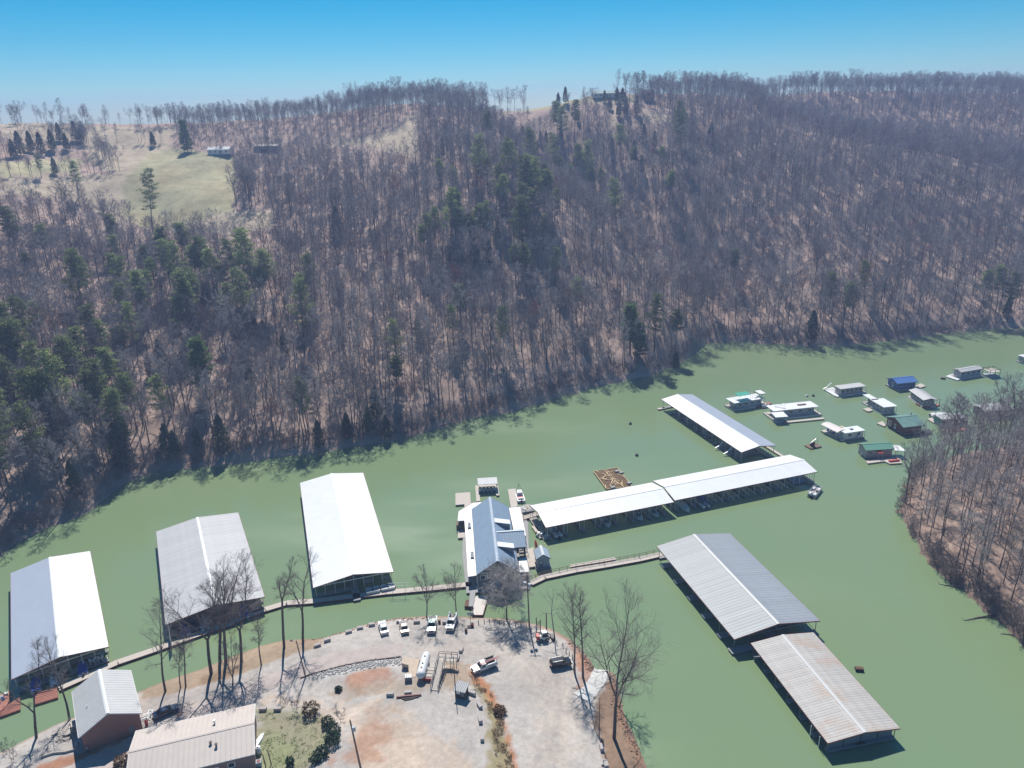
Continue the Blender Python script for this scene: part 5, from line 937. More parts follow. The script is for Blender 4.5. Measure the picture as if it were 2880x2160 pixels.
# ------------------------------------------------------------------ houseboats
def houseboat(A, B, C, label, W=None, L=None, cab=(.15, .85), cw=.8, coff=.5, e=2.6, wall=lgrey_wall, roof=white_roof, kind='flat', rise=.9, over=.5, hullm=white_paint, nwin=3, name='houseboat', porch=True, ridge='x', h0=.55, roofext=(0., 0.), door=True, deckm=deck_wood):
    fr, L0, W0 = px_frame(A, B, C); L = L or L0; W = W or max(3., abs(W0)); sg = 1 if W0 >= 0 else -1
    c0 = fr(L/2, sg*W/2); th = empty(name, c0, fr.rz, label, 'houseboat'); f = Frm(c0[0], c0[1], fr.rz)
    b = MB(); b.box(f(0, 0, h0/2-.15), (L, W, h0+.3), f.rz); b.build('hull', hullm, th); b = MB(); b.box(f(0, 0, h0+.03), (L-.12, W-.12, .06), f.rz); b.build('deck', deckm, th)
    x0, x1 = -L/2+L*cab[0], -L/2+L*cab[1]; cW = W*cw; yc = (coff-.5)*(W-cW)*2*.5; b = MB(); b.box(f((x0+x1)/2, yc, h0+.06+e/2), (x1-x0, cW, e), f.rz); cb = b.build('cabin', wall, th)
    n = nwin
    for s in (1, -1):
        for k in range(n):
            x = x0+(x1-x0)*(k+.5)/n
            b = MB(); b.box(f(x, yc+s*(cW/2+.02), h0+e*.6), (min(1.3, (x1-x0)/n*.55), .05, .8), f.rz); wn = b.build('window', glass, th); b = MB(); b.box(f(x, yc+s*(cW/2+.03), h0+e*.6-.45), (min(1.5, (x1-x0)/n*.62), .08, .08), f.rz); b.build('sill', white_paint, wn)
    if door:
        for s in (-1, 1): b = MB(); b.box(f(x0 if s < 0 else x1, yc, h0+1.05), (.1, .85, 1.95), f.rz); d_ = b.build('door', white_paint, th); b = MB(); b.box(f((x0-.05) if s < 0 else x1+.05, yc, h0+1.35), (.06, .5, .8), f.rz); b.build('pane', glass, d_)
    rx0, rx1 = x0-over-roofext[0], x1+over+roofext[1]; ry = cW/2+over*.7; z = h0+.06+e; rc = (rx0+rx1)/2
    fr2 = Frm(*f(rc, yc)[:2], f.rz)
    if kind == 'flat':
        b = MB(); b.slab([fr2(-(rx1-rx0)/2, -ry, z+.14), fr2((rx1-rx0)/2, -ry, z+.14), fr2((rx1-rx0)/2, ry, z+.14), fr2(-(rx1-rx0)/2, ry, z+.14)], .14); b.build('roof', roof, th)
    else:
        fr3, LL, WW = (fr2, rx1-rx0, 2*ry) if ridge == 'x' else (Frm(*f(rc, yc)[:2], f.rz+math.pi/2), 2*ry, rx1-rx0); gable_roof(th, fr3, LL, WW, z+.06, rise, roof, rib=.6, fascia=dark_wood if kind == 'gable' else white_paint)
        b = MB(); hl_ = (x1-x0)/2 if ridge == 'x' else cW/2; hw_ = cW/2 if ridge == 'x' else (x1-x0)/2; zz = z+rise*hw_/(WW/2)-.04
        fc = Frm(*f((x0+x1)/2, yc)[:2], fr3.rz)
        for s in (-1, 1): b = MB(); b.add([fc(s*hl_, -hw_, z), fc(s*hl_, hw_, z), fc(s*hl_, 0, zz), fc(s*(hl_-.1), -hw_, z), fc(s*(hl_-.1), hw_, z), fc(s*(hl_-.1), 0, zz)], [(0, 1, 2), (5, 4, 3), (0, 3, 4, 1)]); b.build('gable_wall', wall, cb)
    if porch:
        pm_ = [(rx0+.15, -ry+.1+yc), (rx0+.15, ry-.1+yc), (rx1-.15, -ry+.1+yc), (rx1-.15, ry-.1+yc)]; posts(th, f, pm_, h0, z+.02, white_paint, .09)
        for xe in (-L/2+.06, L/2-.06):
            b = MB(); b.beam(f(xe, -W/2+.1, h0+.95), f(xe, W/2-.1, h0+.95), .05); b.beam(f(xe, -W/2+.1, h0+.5), f(xe, W/2-.1, h0+.5), .04); b.build('railing', chrome, th); posts(th, f, [(xe, y) for y in np.linspace(-W/2+.1, W/2-.1, 4)], h0, h0+.97, chrome, .05)
    return th, f, L, W, (x0, x1, z)
# white two-deck boat with green canopy
th, f, L, W, (x0, x1, z) = houseboat((2062, 1157), (2160, 1140), (2032, 1143), 'long white houseboat with teal canopy on its top deck', cab=(.12, .82), cw=.85, wall=lgrey_wall, nwin=4, roofext=(1.2, .6)); zt = z+.14
b = MB(); xa = -L*.12; b.slab([f(xa-3, -1.7, zt+2.1), f(xa+2.6, -1.7, zt+2.1), f(xa+2.6, 1.7, zt+2.2), f(xa-3, 1.7, zt+2.2)], .06); b.build('canopy', teal_canvas, th); posts(th, f, [(xa-2.9, -1.6), (xa-2.9, 1.6), (xa+2.5, -1.6), (xa+2.5, 1.6)], zt, zt+2.12, chrome, .06)
slide(f, L*.22, 0, zt, f.rz, th, 2.0, 4.0, dark_wood); b = MB(); b.slab([f(L*.3, -1.8, zt+1.6), f(L*.46, -1.8, zt+1.6), f(L*.46, 1.8, zt+1.7), f(L*.3, 1.8, zt+1.7)], .08); b.build('rear_canopy', white_roof, th); posts(th, f, [(L*.31, -1.7), (L*.45, -1.7), (L*.31, 1.7), (L*.45, 1.7)], .6, zt+1.62, white_paint, .07)
for s in (-1, 1): b = MB(); b.beam(f(-L*.42, s*W*.4, zt+.9), f(L*.28, s*W*.4, zt+.9), .05); b.build('top_railing', white_paint, th); posts(th, f, [(x, s*W*.4) for x in np.linspace(-L*.42, L*.28, 7)], zt-.05, zt+.92, white_paint, .05)
b = MB(); b.slab([G(u, v, .5) for u, v in ((2125, 1142), (2160, 1130), (2171, 1134), (2136, 1146))], .4); b.build('swim_platform', deck_red, label='red swim platform moored beside the teal canopied houseboat', cat='platform')
runabout(G(2152, 1146), f.rz, 'pale blue dinghy moored by the red swim platform', None, 3.6, 1.4, lgrey_wall, name='dinghy')
# white boat with roof slide and side dock
th, f, L, W, (x0, x1, z) = houseboat((2172, 1184), (2312, 1169), (2155, 1163), 'long white houseboat with white roof slide and a side dock', cab=(.14, .88), cw=.72, coff=.9, wall=lgrey_wall, nwin=4, roofext=(1.4, 1.2)); slide(f, -L*.2, 0.5, z+.14, f.rz+2.6, th, 1.6, 3.0)
b = MB(); b.box(f(L*.2, 1.0, z+.3), (3.5, 1.0, .25), f.rz); b.build('roof_furniture', old_wood, th)
b = MB(); b.slab([G(u, v, .5) for u, v in ((2203, 1185), (2316, 1174), (2319, 1178), (2206, 1189))], .4); b.build('side_dock', deck_wood, label='narrow plank dock along the houseboat with the white roof slide', cat='dock')
fr, L, W = px_frame((2181, 1192), (2212, 1190), (2172, 1178)); th = empty('boat_shelter', fr(L/2, W/2), fr.rz, 'small white roofed shelter on a float beside the slide houseboat', 'shelter'); deck(th, fr, 0, L, 0, 4, .5, .5, lgrey_wall, 'float_deck', fl=False); posts(th, fr, [(.2, .2), (L-.2, .2), (.2, 3.8), (L-.2, 3.8)], .5, 2.7, white_paint)
b = MB(); b.slab([fr(-.3, -.3, 2.8), fr(L+.3, -.3, 2.8), fr(L+.3, 4.3, 3.0), fr(-.3, 4.3, 3.0)], .12); b.build('roof', white_roof, th); b = MB(); b.box(fr(L/2, 2, 1.5), (L-.3, .1, 2.0), fr.rz); b.build('screen_wall', lgrey_wall, th)
# flat roofed boat with front deck and slide
th, f, L, W, _ = houseboat((2364, 1116), (2437, 1106.5), (2350, 1107), 'lilac walled houseboat with flat pale roof and railed rear porch', W=4.6, cab=(.02, .86), cw=.8, wall=lilac_wall, roof=tan_roof2, nwin=5, roofext=(0, .8))
b = MB(); b.slab([G(u, v, .5) for u, v in ((2318, 1095), (2342, 1089), (2362, 1100), (2358, 1116), (2346, 1112))], .5); d9 = b.build('swim_float', white_paint, label='white triangular float with a slide, ahead of the lilac houseboat', cat='float')
t9 = empty('water_slide', G(2334, 1096, .5), R_(200), 'white water slide on the triangular float', 'slide'); fs = Frm(*G(2334, 1096)[:2], R_(200)); slide(fs, 0, 0, .5, R_(195), t9, 2.4, 3.4)
# cobalt house
th, f, L, W, _ = houseboat((2524, 1101), (2580, 1095), (2494, 1083), 'floating house with cobalt blue gable roof and blue walls', cab=(.04, .94), cw=.78, e=2.6, wall=blue_wall, roof=cobalt_roof, kind='gable', rise=1.3, nwin=6, porch=False, over=.7, hullm=deck_grey)
b = MB(); b.slab([G(u, v, .5) for u, v in ((2572, 1086), (2590, 1078), (2604, 1085), (2590, 1090))], .4); b.build('side_dock', deck_wood, label='small plank dock behind the cobalt roofed floating house', cat='dock'); runabout(G(2578, 1096), f.rz, 'grey skiff tied alongside the cobalt roofed floating house', None, 4.5, 1.7, deck_grey, name='skiff')
# white gabled boat top right, with pergola raft
th, f, L, W, _ = houseboat((2697, 1068), (2761, 1057), (2672, 1059), 'white houseboat with grey gable roof and wide open front deck', cab=(.08, .97), cw=.8, wall=lgrey_wall, roof=tan_roof2, kind='gable', rise=.7, nwin=4, hullm=white_paint)
b = MB(); b.slab([G(u, v, .5) for u, v in ((2659, 1058), (2682, 1050), (2700, 1066), (2693, 1069))], .5); b.build('front_deck', white_paint, label='white foredeck float ahead of the grey gabled houseboat', cat='deck')
fr, L, W = px_frame((2782.5, 1064), (2812.6, 1061), (2766, 1054)); W = abs(W) or 5; th = empty('pergola_raft', fr(L/2, W/2), fr.rz, 'blue hulled raft with a two-level timber pergola and slide', 'raft'); deck(th, fr, 0, L, 0, W, .6, .7, lgrey_wall, 'raft_deck', fl=False); posts(th, fr, [(x, y) for x in (.2, L/2, L-.2) for y in (.2, W-.2)], .5, 3.7, old_wood, .16)
for y in (.2, W-.2):
    for zz in (2.6, 3.6): b = MB(); b.beam(fr(0, y, zz), fr(L, y, zz), .14); b.build('pergola_beam', old_wood, th)
for x in (.2, L-.2):
    for zz in (2.6, 3.6): b = MB(); b.beam(fr(x, 0, zz), fr(x, W, zz), .14); b.build('pergola_beam', old_wood, th)
b = MB(); b.slab([fr(0, 0, 2.7), fr(L, 0, 2.7), fr(L, W, 2.7), fr(0, W, 2.7)], .1); b.build('upper_deck', deck_wood, th)
# grey gabled boat with pergola stern
th, f, L, W, _ = houseboat((2592, 1147), (2551, 1117), (2626, 1139), 'grey roofed houseboat with long railed side and timber pergola at its stern', cab=(.05, .9), cw=.78, W=5.6, wall=lgrey_wall, roof=tan_roof2, kind='gable', rise=.7, nwin=4, over=.9)
fr, L, W = px_frame((2598, 1149), (2643, 1143), (2580, 1132)); th = empty('pergola_raft', fr(L/2, 2.2), fr.rz, 'cluttered timber pergola raft at the stern of the grey houseboat', 'raft'); deck(th, fr, 0, L, 0, 4.5, .55, .5, deck_red, 'raft_deck', fl=False); posts(th, fr, [(x, y) for x in (.2, L/2, L-.2) for y in (.2, 4.3)], .5, 3.2, old_wood, .14)
for y in (.2, 4.3): b = MB(); b.beam(fr(0, y, 3.1), fr(L, y, 3.1), .13); b.build('pergola_beam', old_wood, th)
for k in range(7): b = MB(); b.box(fr(rng.uniform(.8, L-.6), rng.uniform(.6, 3.8), .9), (.9, .5, .6), rng.uniform(0, 3)); b.build('crate', white_paint, th)
# white stepped-roof boat
th, f, L, W, _ = houseboat((2478, 1166), (2446, 1147), (2508, 1157), 'white houseboat with wide flat white roof and blue-grey walls', W=6, cab=(.0, .98), cw=.8, wall=lgrey_wall, roof=white_roof, nwin=3, over=.8); th2, f2, L2, W2, _ = houseboat((2440, 1144), (2423, 1134), (2458, 1137), 'open canopy boat moored ahead of the wide white roofed houseboat', W=4, cab=(.3, .5), cw=.4, wall=lgrey_wall, roof=white_roof, nwin=1, roofext=(1.8, 2.), over=.9)
b = MB(); b.slab([G(u, v, .5) for u, v in ((2427, 1150), (2443, 1146), (2456, 1154), (2441, 1157))], .4); b.build('swim_platform', deck_wood, label='square plank platform beside the wide white roofed houseboat', cat='platform')
# white cruiser with blue stripe
th, f, L, W, (x0, x1, z) = houseboat((2367, 1243), (2431, 1233), (2352, 1231), 'white cabin houseboat with blue stripe and grey hull', W=4.4, cab=(.16, .94), cw=.85, e=2.5, wall=white_paint, roof=white_roof, nwin=2, hullm=mat('grey_hull', (.25, .28, .33), .5)); b = MB(); b.beam(f(1.2, -W*.425-.04, .8), f(2.6, -W*.425-.04, 2.7), .5, .06); b.build('stripe', blue_tarp, th); b = MB(); b.box(f(.5, 0, z+.35), (1.2, .7, .4), f.rz); b.build('roof_unit', lgrey_wall, th)
fr, L, W = px_frame((2352, 1236), (2308, 1215), (2375, 1224)); th = empty('canopy_dock', fr(L/2, W/2), fr.rz, 'open dock with arched pinkish-white canopy and blue chairs behind the striped houseboat', 'dock'); W = abs(W); sg = -1; deck(th, fr, 0, L, 0, sg*4.2, .55, .5, deck_wood, 'dock_deck', fl=False); posts(th, fr, [(x, y) for x in (.3, L/2, L-.3) for y in (-.2, -4)], .5, 3., white_paint, .09)
b = MB()
for k in range(6): a0, a1 = k/6, (k+1)/6; za = lambda t: 3.0+.5*math.sin(math.pi*t); b.slab([fr(-.3, -4.4*a0+.1, za(a0)), fr(L+.3, -4.4*a0+.1, za(a0)), fr(L+.3, -4.4*a1+.1, za(a1)), fr(-.3, -4.4*a1+.1, za(a1))], .06)
b.build('canopy', mat('pinkish_canopy', (.66, .60, .58), .6), th)
for k in range(4): b = MB(); b.box(fr(L*.25+k*1.5, -2.2, .95), (.7, .7, .8), k); b.build('deck_chair', blue_tarp if k % 2 else cloth_w, th)
b = MB(); b.tube(G(2364, 1201, .4), G(2376, 1205, .4), .55, n=8); b.build('yellow_float', mat('yellow_vinyl', (.55, .42, .16), .5), label='yellow tube float beside the arched canopy dock', cat='float')
# brown house
th, f, L, W, (x0, x1, z) = houseboat((2541, 1226), (2594, 1220), (2480, 1196), 'red-brown floating house with grey-green gable roof and white framed door', cab=(.02, .96), cw=.9, e=2.7, wall=brown_wall, roof=dgreen_roof, kind='gable', rise=1.9, nwin=3, porch=False, over=.8, hullm=dark_wood)
b = MB(); b.tube(f(L*.4, W*.1, z+1.2), f(L*.4, W*.1, z+2.6), .15, n=6); b.build('stove_pipe', black_pl, th)
for s, m_ in ((-1.2, white_paint),): b = MB(); b.box(f(x0-.06, W*.28, 1.7), (.1, 1.6, 2.2), f.rz); d_ = b.build('door_frame', m_, th); b = MB(); b.box(f(x0-.13, W*.28, 1.7), (.05, .8, 1.6), f.rz); b.build('pane', glass, d_)
b = MB(); b.slab([G(u, v, .5) for u, v in ((2466, 1190), (2482, 1184), (2492, 1196), (2487, 1199))], .5); b.build('porch_float', deck_wood, label='small porch float at the back of the red-brown floating house', cat='float'); pontoon(G(2607, 1218), f.rz, 'tiny white raft with a post beside the red-brown floating house', None, 3.4, 1.8, None, name='small_raft', furn=False)
# pale green roof house
th, f, L, W, (x0, x1, z) = houseboat((2434, 1291), (2508, 1286), (2408, 1274), 'floating house with pale green gable roof, lilac wall and red door awning', cab=(0, .99), cw=.95, e=2.6, wall=lilac_wall, roof=green_roof, kind='gable', rise=1.2, nwin=3, porch=False, over=.5, hullm=deck_grey)
b = MB(); b.slab([f(-L*.12, -W/2-1.3, 2.5), f(L*.06, -W/2-1.3, 2.5), f(L*.06, -W/2+.1, 2.9), f(-L*.12, -W/2+.1, 2.9)], .08); b.build('awning', red_paint, th); posts(th, f, [(-L*.1, -W/2-1.2), (L*.05, -W/2-1.2)], .5, 2.5, white_paint, .08)
b = MB(); b.slab([G(u, v, .5) for u, v in ((2434, 1296), (2441, 1303), (2470, 1299), (2487, 1297), (2503, 1304), (2537, 1302), (2532, 1288), (2508, 1284))], .5); b.build('side_deck', deck_wood, label='plank deck in front of the pale green roofed floating house', cat='deck')
b = MB(); b.slab([f(L/2+.2, -2.6, 2.7), f(L/2+4.2, -3.6, 2.6), f(L/2+4.2, 1.0, 2.6), f(L/2+.2, 1.6, 2.7)], .12); b.build('porch_roof', white_roof, th); posts(th, f, [(L/2+4, -3.4), (L/2+4, .8), (L/2+1, -2.6)], -.1, 2.6, dark_wood, .1)
g = G(2516, 1297, .5); t9 = empty('canoe', g, R_(10), 'red canoe on the deck of the pale green roofed floating house', 'canoe'); b = MB(); v, fc_ = hull(4.2, .9, .45); fk = Frm(g[0], g[1], R_(10), g[2]); b.add([fk(*q_) for q_ in v], fc_); b.build('hull', red_paint, t9); b = MB(); b.box(fk(-.3, 0, .46), (.2, .7, .06), fk.rz); b.build('seat', old_wood, t9)
# teal ended boat with red deck, and the one behind the trees
th, f, L, W, _ = houseboat((2648, 1203), (2718, 1199), (2629, 1190), 'houseboat with pale roof, teal end wall and pinkish side, behind the point trees', W=5.2, cab=(0, .98), cw=.9, wall=lilac_wall, roof=tan_roof2, nwin=4, over=.4); b = MB(); b.box(f(-L/2-.1, 0, 1.9), (.12, W*.85, 2.4), f.rz); b.build('end_wall', teal_canvas, th)
b = MB(); b.slab([G(u, v, .5) for u, v in ((2657, 1213), (2672, 1200), (2722, 1201), (2722, 1210))], .4); b.build('front_deck', deck_red, label='pinkish red deck in front of the teal ended houseboat', cat='deck'); runabout(G(2640, 1171), R_(5), 'white speedboat moored behind the teal ended houseboat', None, 7, 2.4, white_paint, cover=cloth_w)
b = MB(); b.slab([G(u, v, .5) for u, v in ((2608, 1178), (2622, 1174), (2632, 1185), (2626, 1189))], .4); b.build('side_dock', deck_wood, label='small plank dock at the teal end of the houseboat', cat='dock')
th, f, L, W, _ = houseboat((2770, 1180), (2850, 1173), (2747, 1166), 'grey houseboat half hidden behind the trees of the wooded point', W=7, cab=(0, .98), cw=.9, wall=grey_wall, roof=gray_roof, nwin=4, kind='gable', rise=.6, porch=False); houseboat((2884, 1027), (2938, 1020), (2872, 1018), 'houseboat cut off at the edge by the far right bank', W=5, cab=(.05, .95), nwin=3)
# pump raft, buoys and floating drums
fr, L, W = px_frame((2283, 1262), (2302, 1258), (2268, 1256)); c0 = fr(L/2, W/2); th = empty('pump_raft', c0, fr.rz, 'little brown raft with a pump frame between the docks and houseboats', 'raft'); f = Frm(c0[0], c0[1], fr.rz); deck(th, f, -2.4, 2.4, -1.6, 1.6, .45, .6, old_wood, 'raft_deck', fl=False); b = MB(); b.box(f(-.4, 0, 1.2), (1.3, 1.1, 1.5), f.rz); b.build('pump_housing', dark_wood, th); b = MB(); b.beam(f(-1.4, 0, 1.6), f(1.0, 0, 3.0), .16); b.build('boom', chrome, th); posts(th, f, [(1.6, 0)], .4, 3.0, steel, .08)
for u, v, lab in ((1773, 1193, 'small black buoy off the wooded bank'), (1791, 1282, 'small black buoy beyond the lumber raft'), (2287, 1114, 'black mooring buoy beside the lilac houseboat float'), (2269, 1115, 'white mooring buoy beside the black one')):
    g = G(u, v); th = empty('buoy', g, 0, lab, 'buoy'); m_ = white_paint if 'white' in lab else black_pl; b = MB(); b.sphere(g+np.array([0, 0, .25]), .6, 10, 6, sz=.8); b.build('float_ball', m_, th, smooth=True); b = MB(); b.tube(g+np.array([0, 0, .6]), g+np.array([0, 0, 1.1]), .1, n=6); b.build('mooring_post', m_, th)
for u, v, rz, lab in ((2416, 1885, -.15, 'black plastic float box adrift beside the rusty roofed dock'), (2652, 1066, -.3, 'black float drum ahead of the white foredeck float')):
    g = G(u, v); th = empty('float_box', g, rz, lab, 'float'); f = Frm(g[0], g[1], rz); b = MB(); b.box(f(0, 0, .2), (1.7, 1.0, .8), rz); b.build('shell', black_pl, th); b = MB(); b.box(f(0, 0, .63), (1.5, .8, .06), rz); b.build('lid', float_mat, th)
# boats at the docks by the shore
th3, fr3 = DOCK3
for k, y in enumerate((-4.2, -8.0)): pontoon(fr3(-30.05-1.9, y), fr3.rz+math.pi/2, 'pontoon boat with pale box seats in the shade of the big white roof', 'pontoons at the big white dock', 3.6, 2.2, None, furn=True)
th1, fr1 = DOCK1
for k, (x, y, m_) in enumerate(((-23.2, 5.5, blue_tarp), (-23.2, 1.9, None), (-23.0, -3.5, blue_tarp))): runabout(fr1(x-.6, y), fr1.rz, 'motor boat moored at the shore end of the blue-and-white roofed dock', 'boats at the blue-and-white roofed dock', 5.5, 2.0, cover=m_)
for k, y in enumerate((-5.6, -7.2)): runabout(fr1(-22.2, y), fr1.rz, 'little white jet boat hung at the gable of the blue-and-white roofed dock', 'jet boats at the blue-and-white roofed dock', 2.6, 1.0, name='jet_boat')
th2, fr2 = DOCK2
for k, y in enumerate((7.5, 3.0, -6.0)): runabout(fr2(-22.5, y), fr2.rz, 'covered motor boat under the gable of the ribbed grey roof', 'boats under the ribbed grey roof', 6.0, 2.2, cover=lgrey_wall if k % 2 else blue_tarp)
# ------------------------------------------------------------------ houses on the near shore
def gable_fill(th, fr, L, W, z0, z1, r, m, ow, name='gable_wall'):
    for s in (-1, 1): b = MB(); b.add([fr(s*L/2, -W/2, z0), fr(s*L/2, W/2, z0), fr(s*L/2, W/2, z1), fr(s*L/2, 0, z1+r*(W/ow)), fr(s*L/2, -W/2, z1), fr(s*(L/2-.15), -W/2, z0), fr(s*(L/2-.15), W/2, z0), fr(s*(L/2-.15), W/2, z1), fr(s*(L/2-.15), 0, z1+r*(W/ow)), fr(s*(L/2-.15), -W/2, z1)], [(0, 1, 2, 3, 4) if s > 0 else (4, 3, 2, 1, 0), (9, 8, 7, 6, 5) if s > 0 else (5, 6, 7, 8, 9), (1, 6, 7, 2), (4, 9, 5, 0), (3, 8, 9, 4), (2, 7, 8, 3)]); b.build(name, m, th)
def win(th, fr, x, y, z, w, h, side, wall_y=True, name='window', m=white_paint):
    d = (w, .06, h) if wall_y else (.06, w, h); i = (w*.78, .06, h*.78) if wall_y else (.06, w*.78, h*.78); b = MB(); b.box(fr(x, y, z), d, fr.rz); o = b.build(name, m, th)
    off = side*.035; b = MB(); b.box(fr(x, y+off, z) if wall_y else fr(x+off, y, z), i, fr.rz); b.build('pane', glass, o); b = MB(); b.box(fr(x, y+side*.06, z-h/2) if wall_y else fr(x+side*.06, y, z-h/2), (w*1.1, .14, .07) if wall_y else (.14, w*1.1, .07), fr.rz); b.build('sill', m, o)
z0 = 1.4; fr = Frm(-83, 121.2, R_(122.5)); th = empty('house', (-83, 121.2, z0), R_(122.5), 'tan brick-red building with pale grey gable roof at the waterside', 'house')
gable_roof(th, fr, 14.5, 11, 6.0, 2.9, tan_roof2, rib=.8, cap=white_roof, fascia=white_paint); gable_fill(th, fr, 13.7, 10.2, z0, 6.0, 2.75, tan_wall, 11)
for s in (-1, 1): b = MB(); b.box(fr(0, s*5.02, (z0+6)/2), (13.6, .15, 6-z0), fr.rz); b.build('wall', tan_wall, th)
win(th, fr, 3, 5.12, 4, 1.2, 1.2, 1); win(th, fr, -3, 5.12, 4, 1.2, 1.2, 1)
b = MB(); b.box(fr(-6.9, -3.2, 2.5), (.08, 1., 2.1), fr.rz); d_ = b.build('door', grey_wall, th); b = MB(); b.box(fr(-6.96, -2.85, 2.5), (.06, .08, .1), fr.rz); b.build('handle', chrome, d_)
b = MB(); b.tube(fr(-1.0, 3.2, 6.9), fr(-1.0, 3.2, 7.7), .1, n=6); b.build('vent_pipe', white_paint, th)
z0 = 2.0; fr = Frm(-60.9, 109.8, R_(16.6)); th = empty('long_building', (-60.9, 109.8, z0), R_(16.6), 'long building with a wide pinkish-tan metal roof and mauve walls, beside the grass patch', 'building')
gable_roof(th, fr, 21.66, 12.93, 6.5, 1.33, tan_roof, rib=.9, cap=tan_roof, fascia=white_paint); gable_fill(th, fr, 21.0, 12.3, z0, 6.5, 1.27, mauve_wall, 12.93)
for s in (-1, 1): b = MB(); b.box(fr(0, s*6.1, (z0+6.5)/2), (20.9, .15, 6.5-z0), fr.rz); b.build('wall', mauve_wall, th)
for x in (6.6, 3.8, -1.5, -6): win(th, fr, x, -6.2, 5.0 if x != 3.8 else 4.4, 1.3, 1.0 if x != 3.8 else 1.8, -1)
for x, y, hh in ((3.6, 2.6, .7), (3.2, -2.4, .35), (4.2, -3.2, .35)): b = MB(); b.tube(fr(x, y, 7.0), fr(x, y, 7.35+hh), .17, n=8); b.tube(fr(x, y, 7.35+hh), fr(x, y, 7.5+hh), .3, n=8); b.build('roof_vent', white_paint if hh > .5 else black_pl, th)
def lp(u, v): return hit(u, v)
g = lp(729, 2152); th = empty('air_conditioner', g, R_(16), 'square air conditioner with round fan grille by the long tan building', 'air conditioner'); b = MB(); b.box(g+np.array([0, 0, .5]), (.95, .95, 1.0), R_(16)); b.build('casing', lgrey_wall, th); b = MB(); b.tube(g+np.array([0, 0, .98]), g+np.array([0, 0, 1.06]), .36, n=14); b.build('fan_grille', trim_red, th)
g = lp(728, 2118); th = empty('gas_tank', g, 0, 'small upright white gas tank against the long tan building', 'tank'); b = MB(); b.tube(g, g+np.array([0, 0, 1.3]), .55, n=14); b.sphere(g+np.array([0, 0, 1.3]), .55, 14, 6, sz=.5); b.build('tank_shell', white_paint, th, smooth=True); b = MB(); b.tube(g+np.array([0, 0, 1.5]), g+np.array([0, 0, 1.75]), .18, n=8); b.build('valve_cap', chrome, th)
g = lp(729, 2085); th = empty('skiff', g, R_(80), 'upturned white skiff lying by the long tan building', 'boat'); f = Frm(g[0], g[1], R_(80), g[2]); b = MB(); v, fc_ = hull(4.2, 1.1, .5); b.add([f(x, -y, .55-z) for x, y, z in v], fc_); b.build('hull', white_paint, th); b = MB(); b.beam(f(-1.8, 0, .58), f(1.9, 0, .5), .06); b.build('keel', lgrey_wall, th)
for u, v, u2, v2, lab in ((748, 2158, 743, 2112, 'short old post nearest the gas tank'), (763, 2150, 759, 2100, 'short old bent post on the grass patch')):
    g = lp(u, v); b = MB(); b.tube(g-np.array([0, 0, .2]), g+np.array([-.2, 0, 3.0]), .11, .09, n=6); b.tube(g+np.array([-.2, 0, 3.0]), g+np.array([-.45, 0, 3.5]), .09, .06, n=6); b.build('post', old_wood, label=lab, cat='post')
# ------------------------------------------------------------------ vehicles
def prof(b, fr, pts, hw, tuck=.0, z_in=None):
    """side profile pts (x,z) extruded across y; points above z_in lean inwards by tuck"""
    n = len(pts); v = []
    for s in (-1, 1):
        for x, z in pts: k = hw-(tuck if z_in is not None and z > z_in else 0.); v.append(fr(x, s*k, z))
    f = [(i, (i+1) % n, n+(i+1) % n, n+i) for i in range(n)]+[tuple(range(n)), tuple(range(n, 2*n))[::-1]]; return b.add(v, f)
def wheels(th, fr, xs, hw, r):
    for x in xs:
        for s in (-1, 1):
            b = MB(); b.tube(fr(x, s*(hw-.2), r), fr(x, s*(hw+.03), r), r, n=16); w_ = b.build('wheel', rubber, th); b = MB(); b.tube(fr(x, s*(hw+.02), r), fr(x, s*(hw+.05), r), r*.58, n=12); b.build('rim', chrome, w_)
def lights(th, fr, xf, xr, hw, zf, zr):
    for s in (-1, 1):
        b = MB(); b.box(fr(xf, s*(hw-.25), zf), (.08, .36, .16), fr.rz); b.build('headlight', chrome, th); b = MB(); b.box(fr(xr, s*(hw-.22), zr), (.08, .32, .18), fr.rz); b.build('tail_light', red_paint, th)
def panes(th, fr, ws, rw, sides, hw):
    for nm, q in (('windshield', ws), ('rear_window', rw)):
        b = MB(); (x0, z0), (x1, z1), k0, k1 = q; dx, dz = (z1-z0), -(x1-x0); l_ = math.hypot(dx, dz) or 1; o = .025*(1 if nm == 'windshield' else -1); ox, oz = dx/l_*o, dz/l_*o*(1 if nm == 'windshield' else 1); oz = abs(oz)
        b.add([fr(x0+ox, -k0, z0+oz), fr(x0+ox, k0, z0+oz), fr(x1+ox, k1, z1+oz), fr(x1+ox, -k1, z1+oz)], [(0, 1, 2, 3), (3, 2, 1, 0)]); b.build(nm, glass, th)
    for s in (-1, 1):
        for q in sides: b = MB(); b.add([fr(x, s*(k+.02), z) for x, z, k in q], [tuple(range(len(q))), tuple(range(len(q)))[::-1]]); b.build('side_window', glass, th)
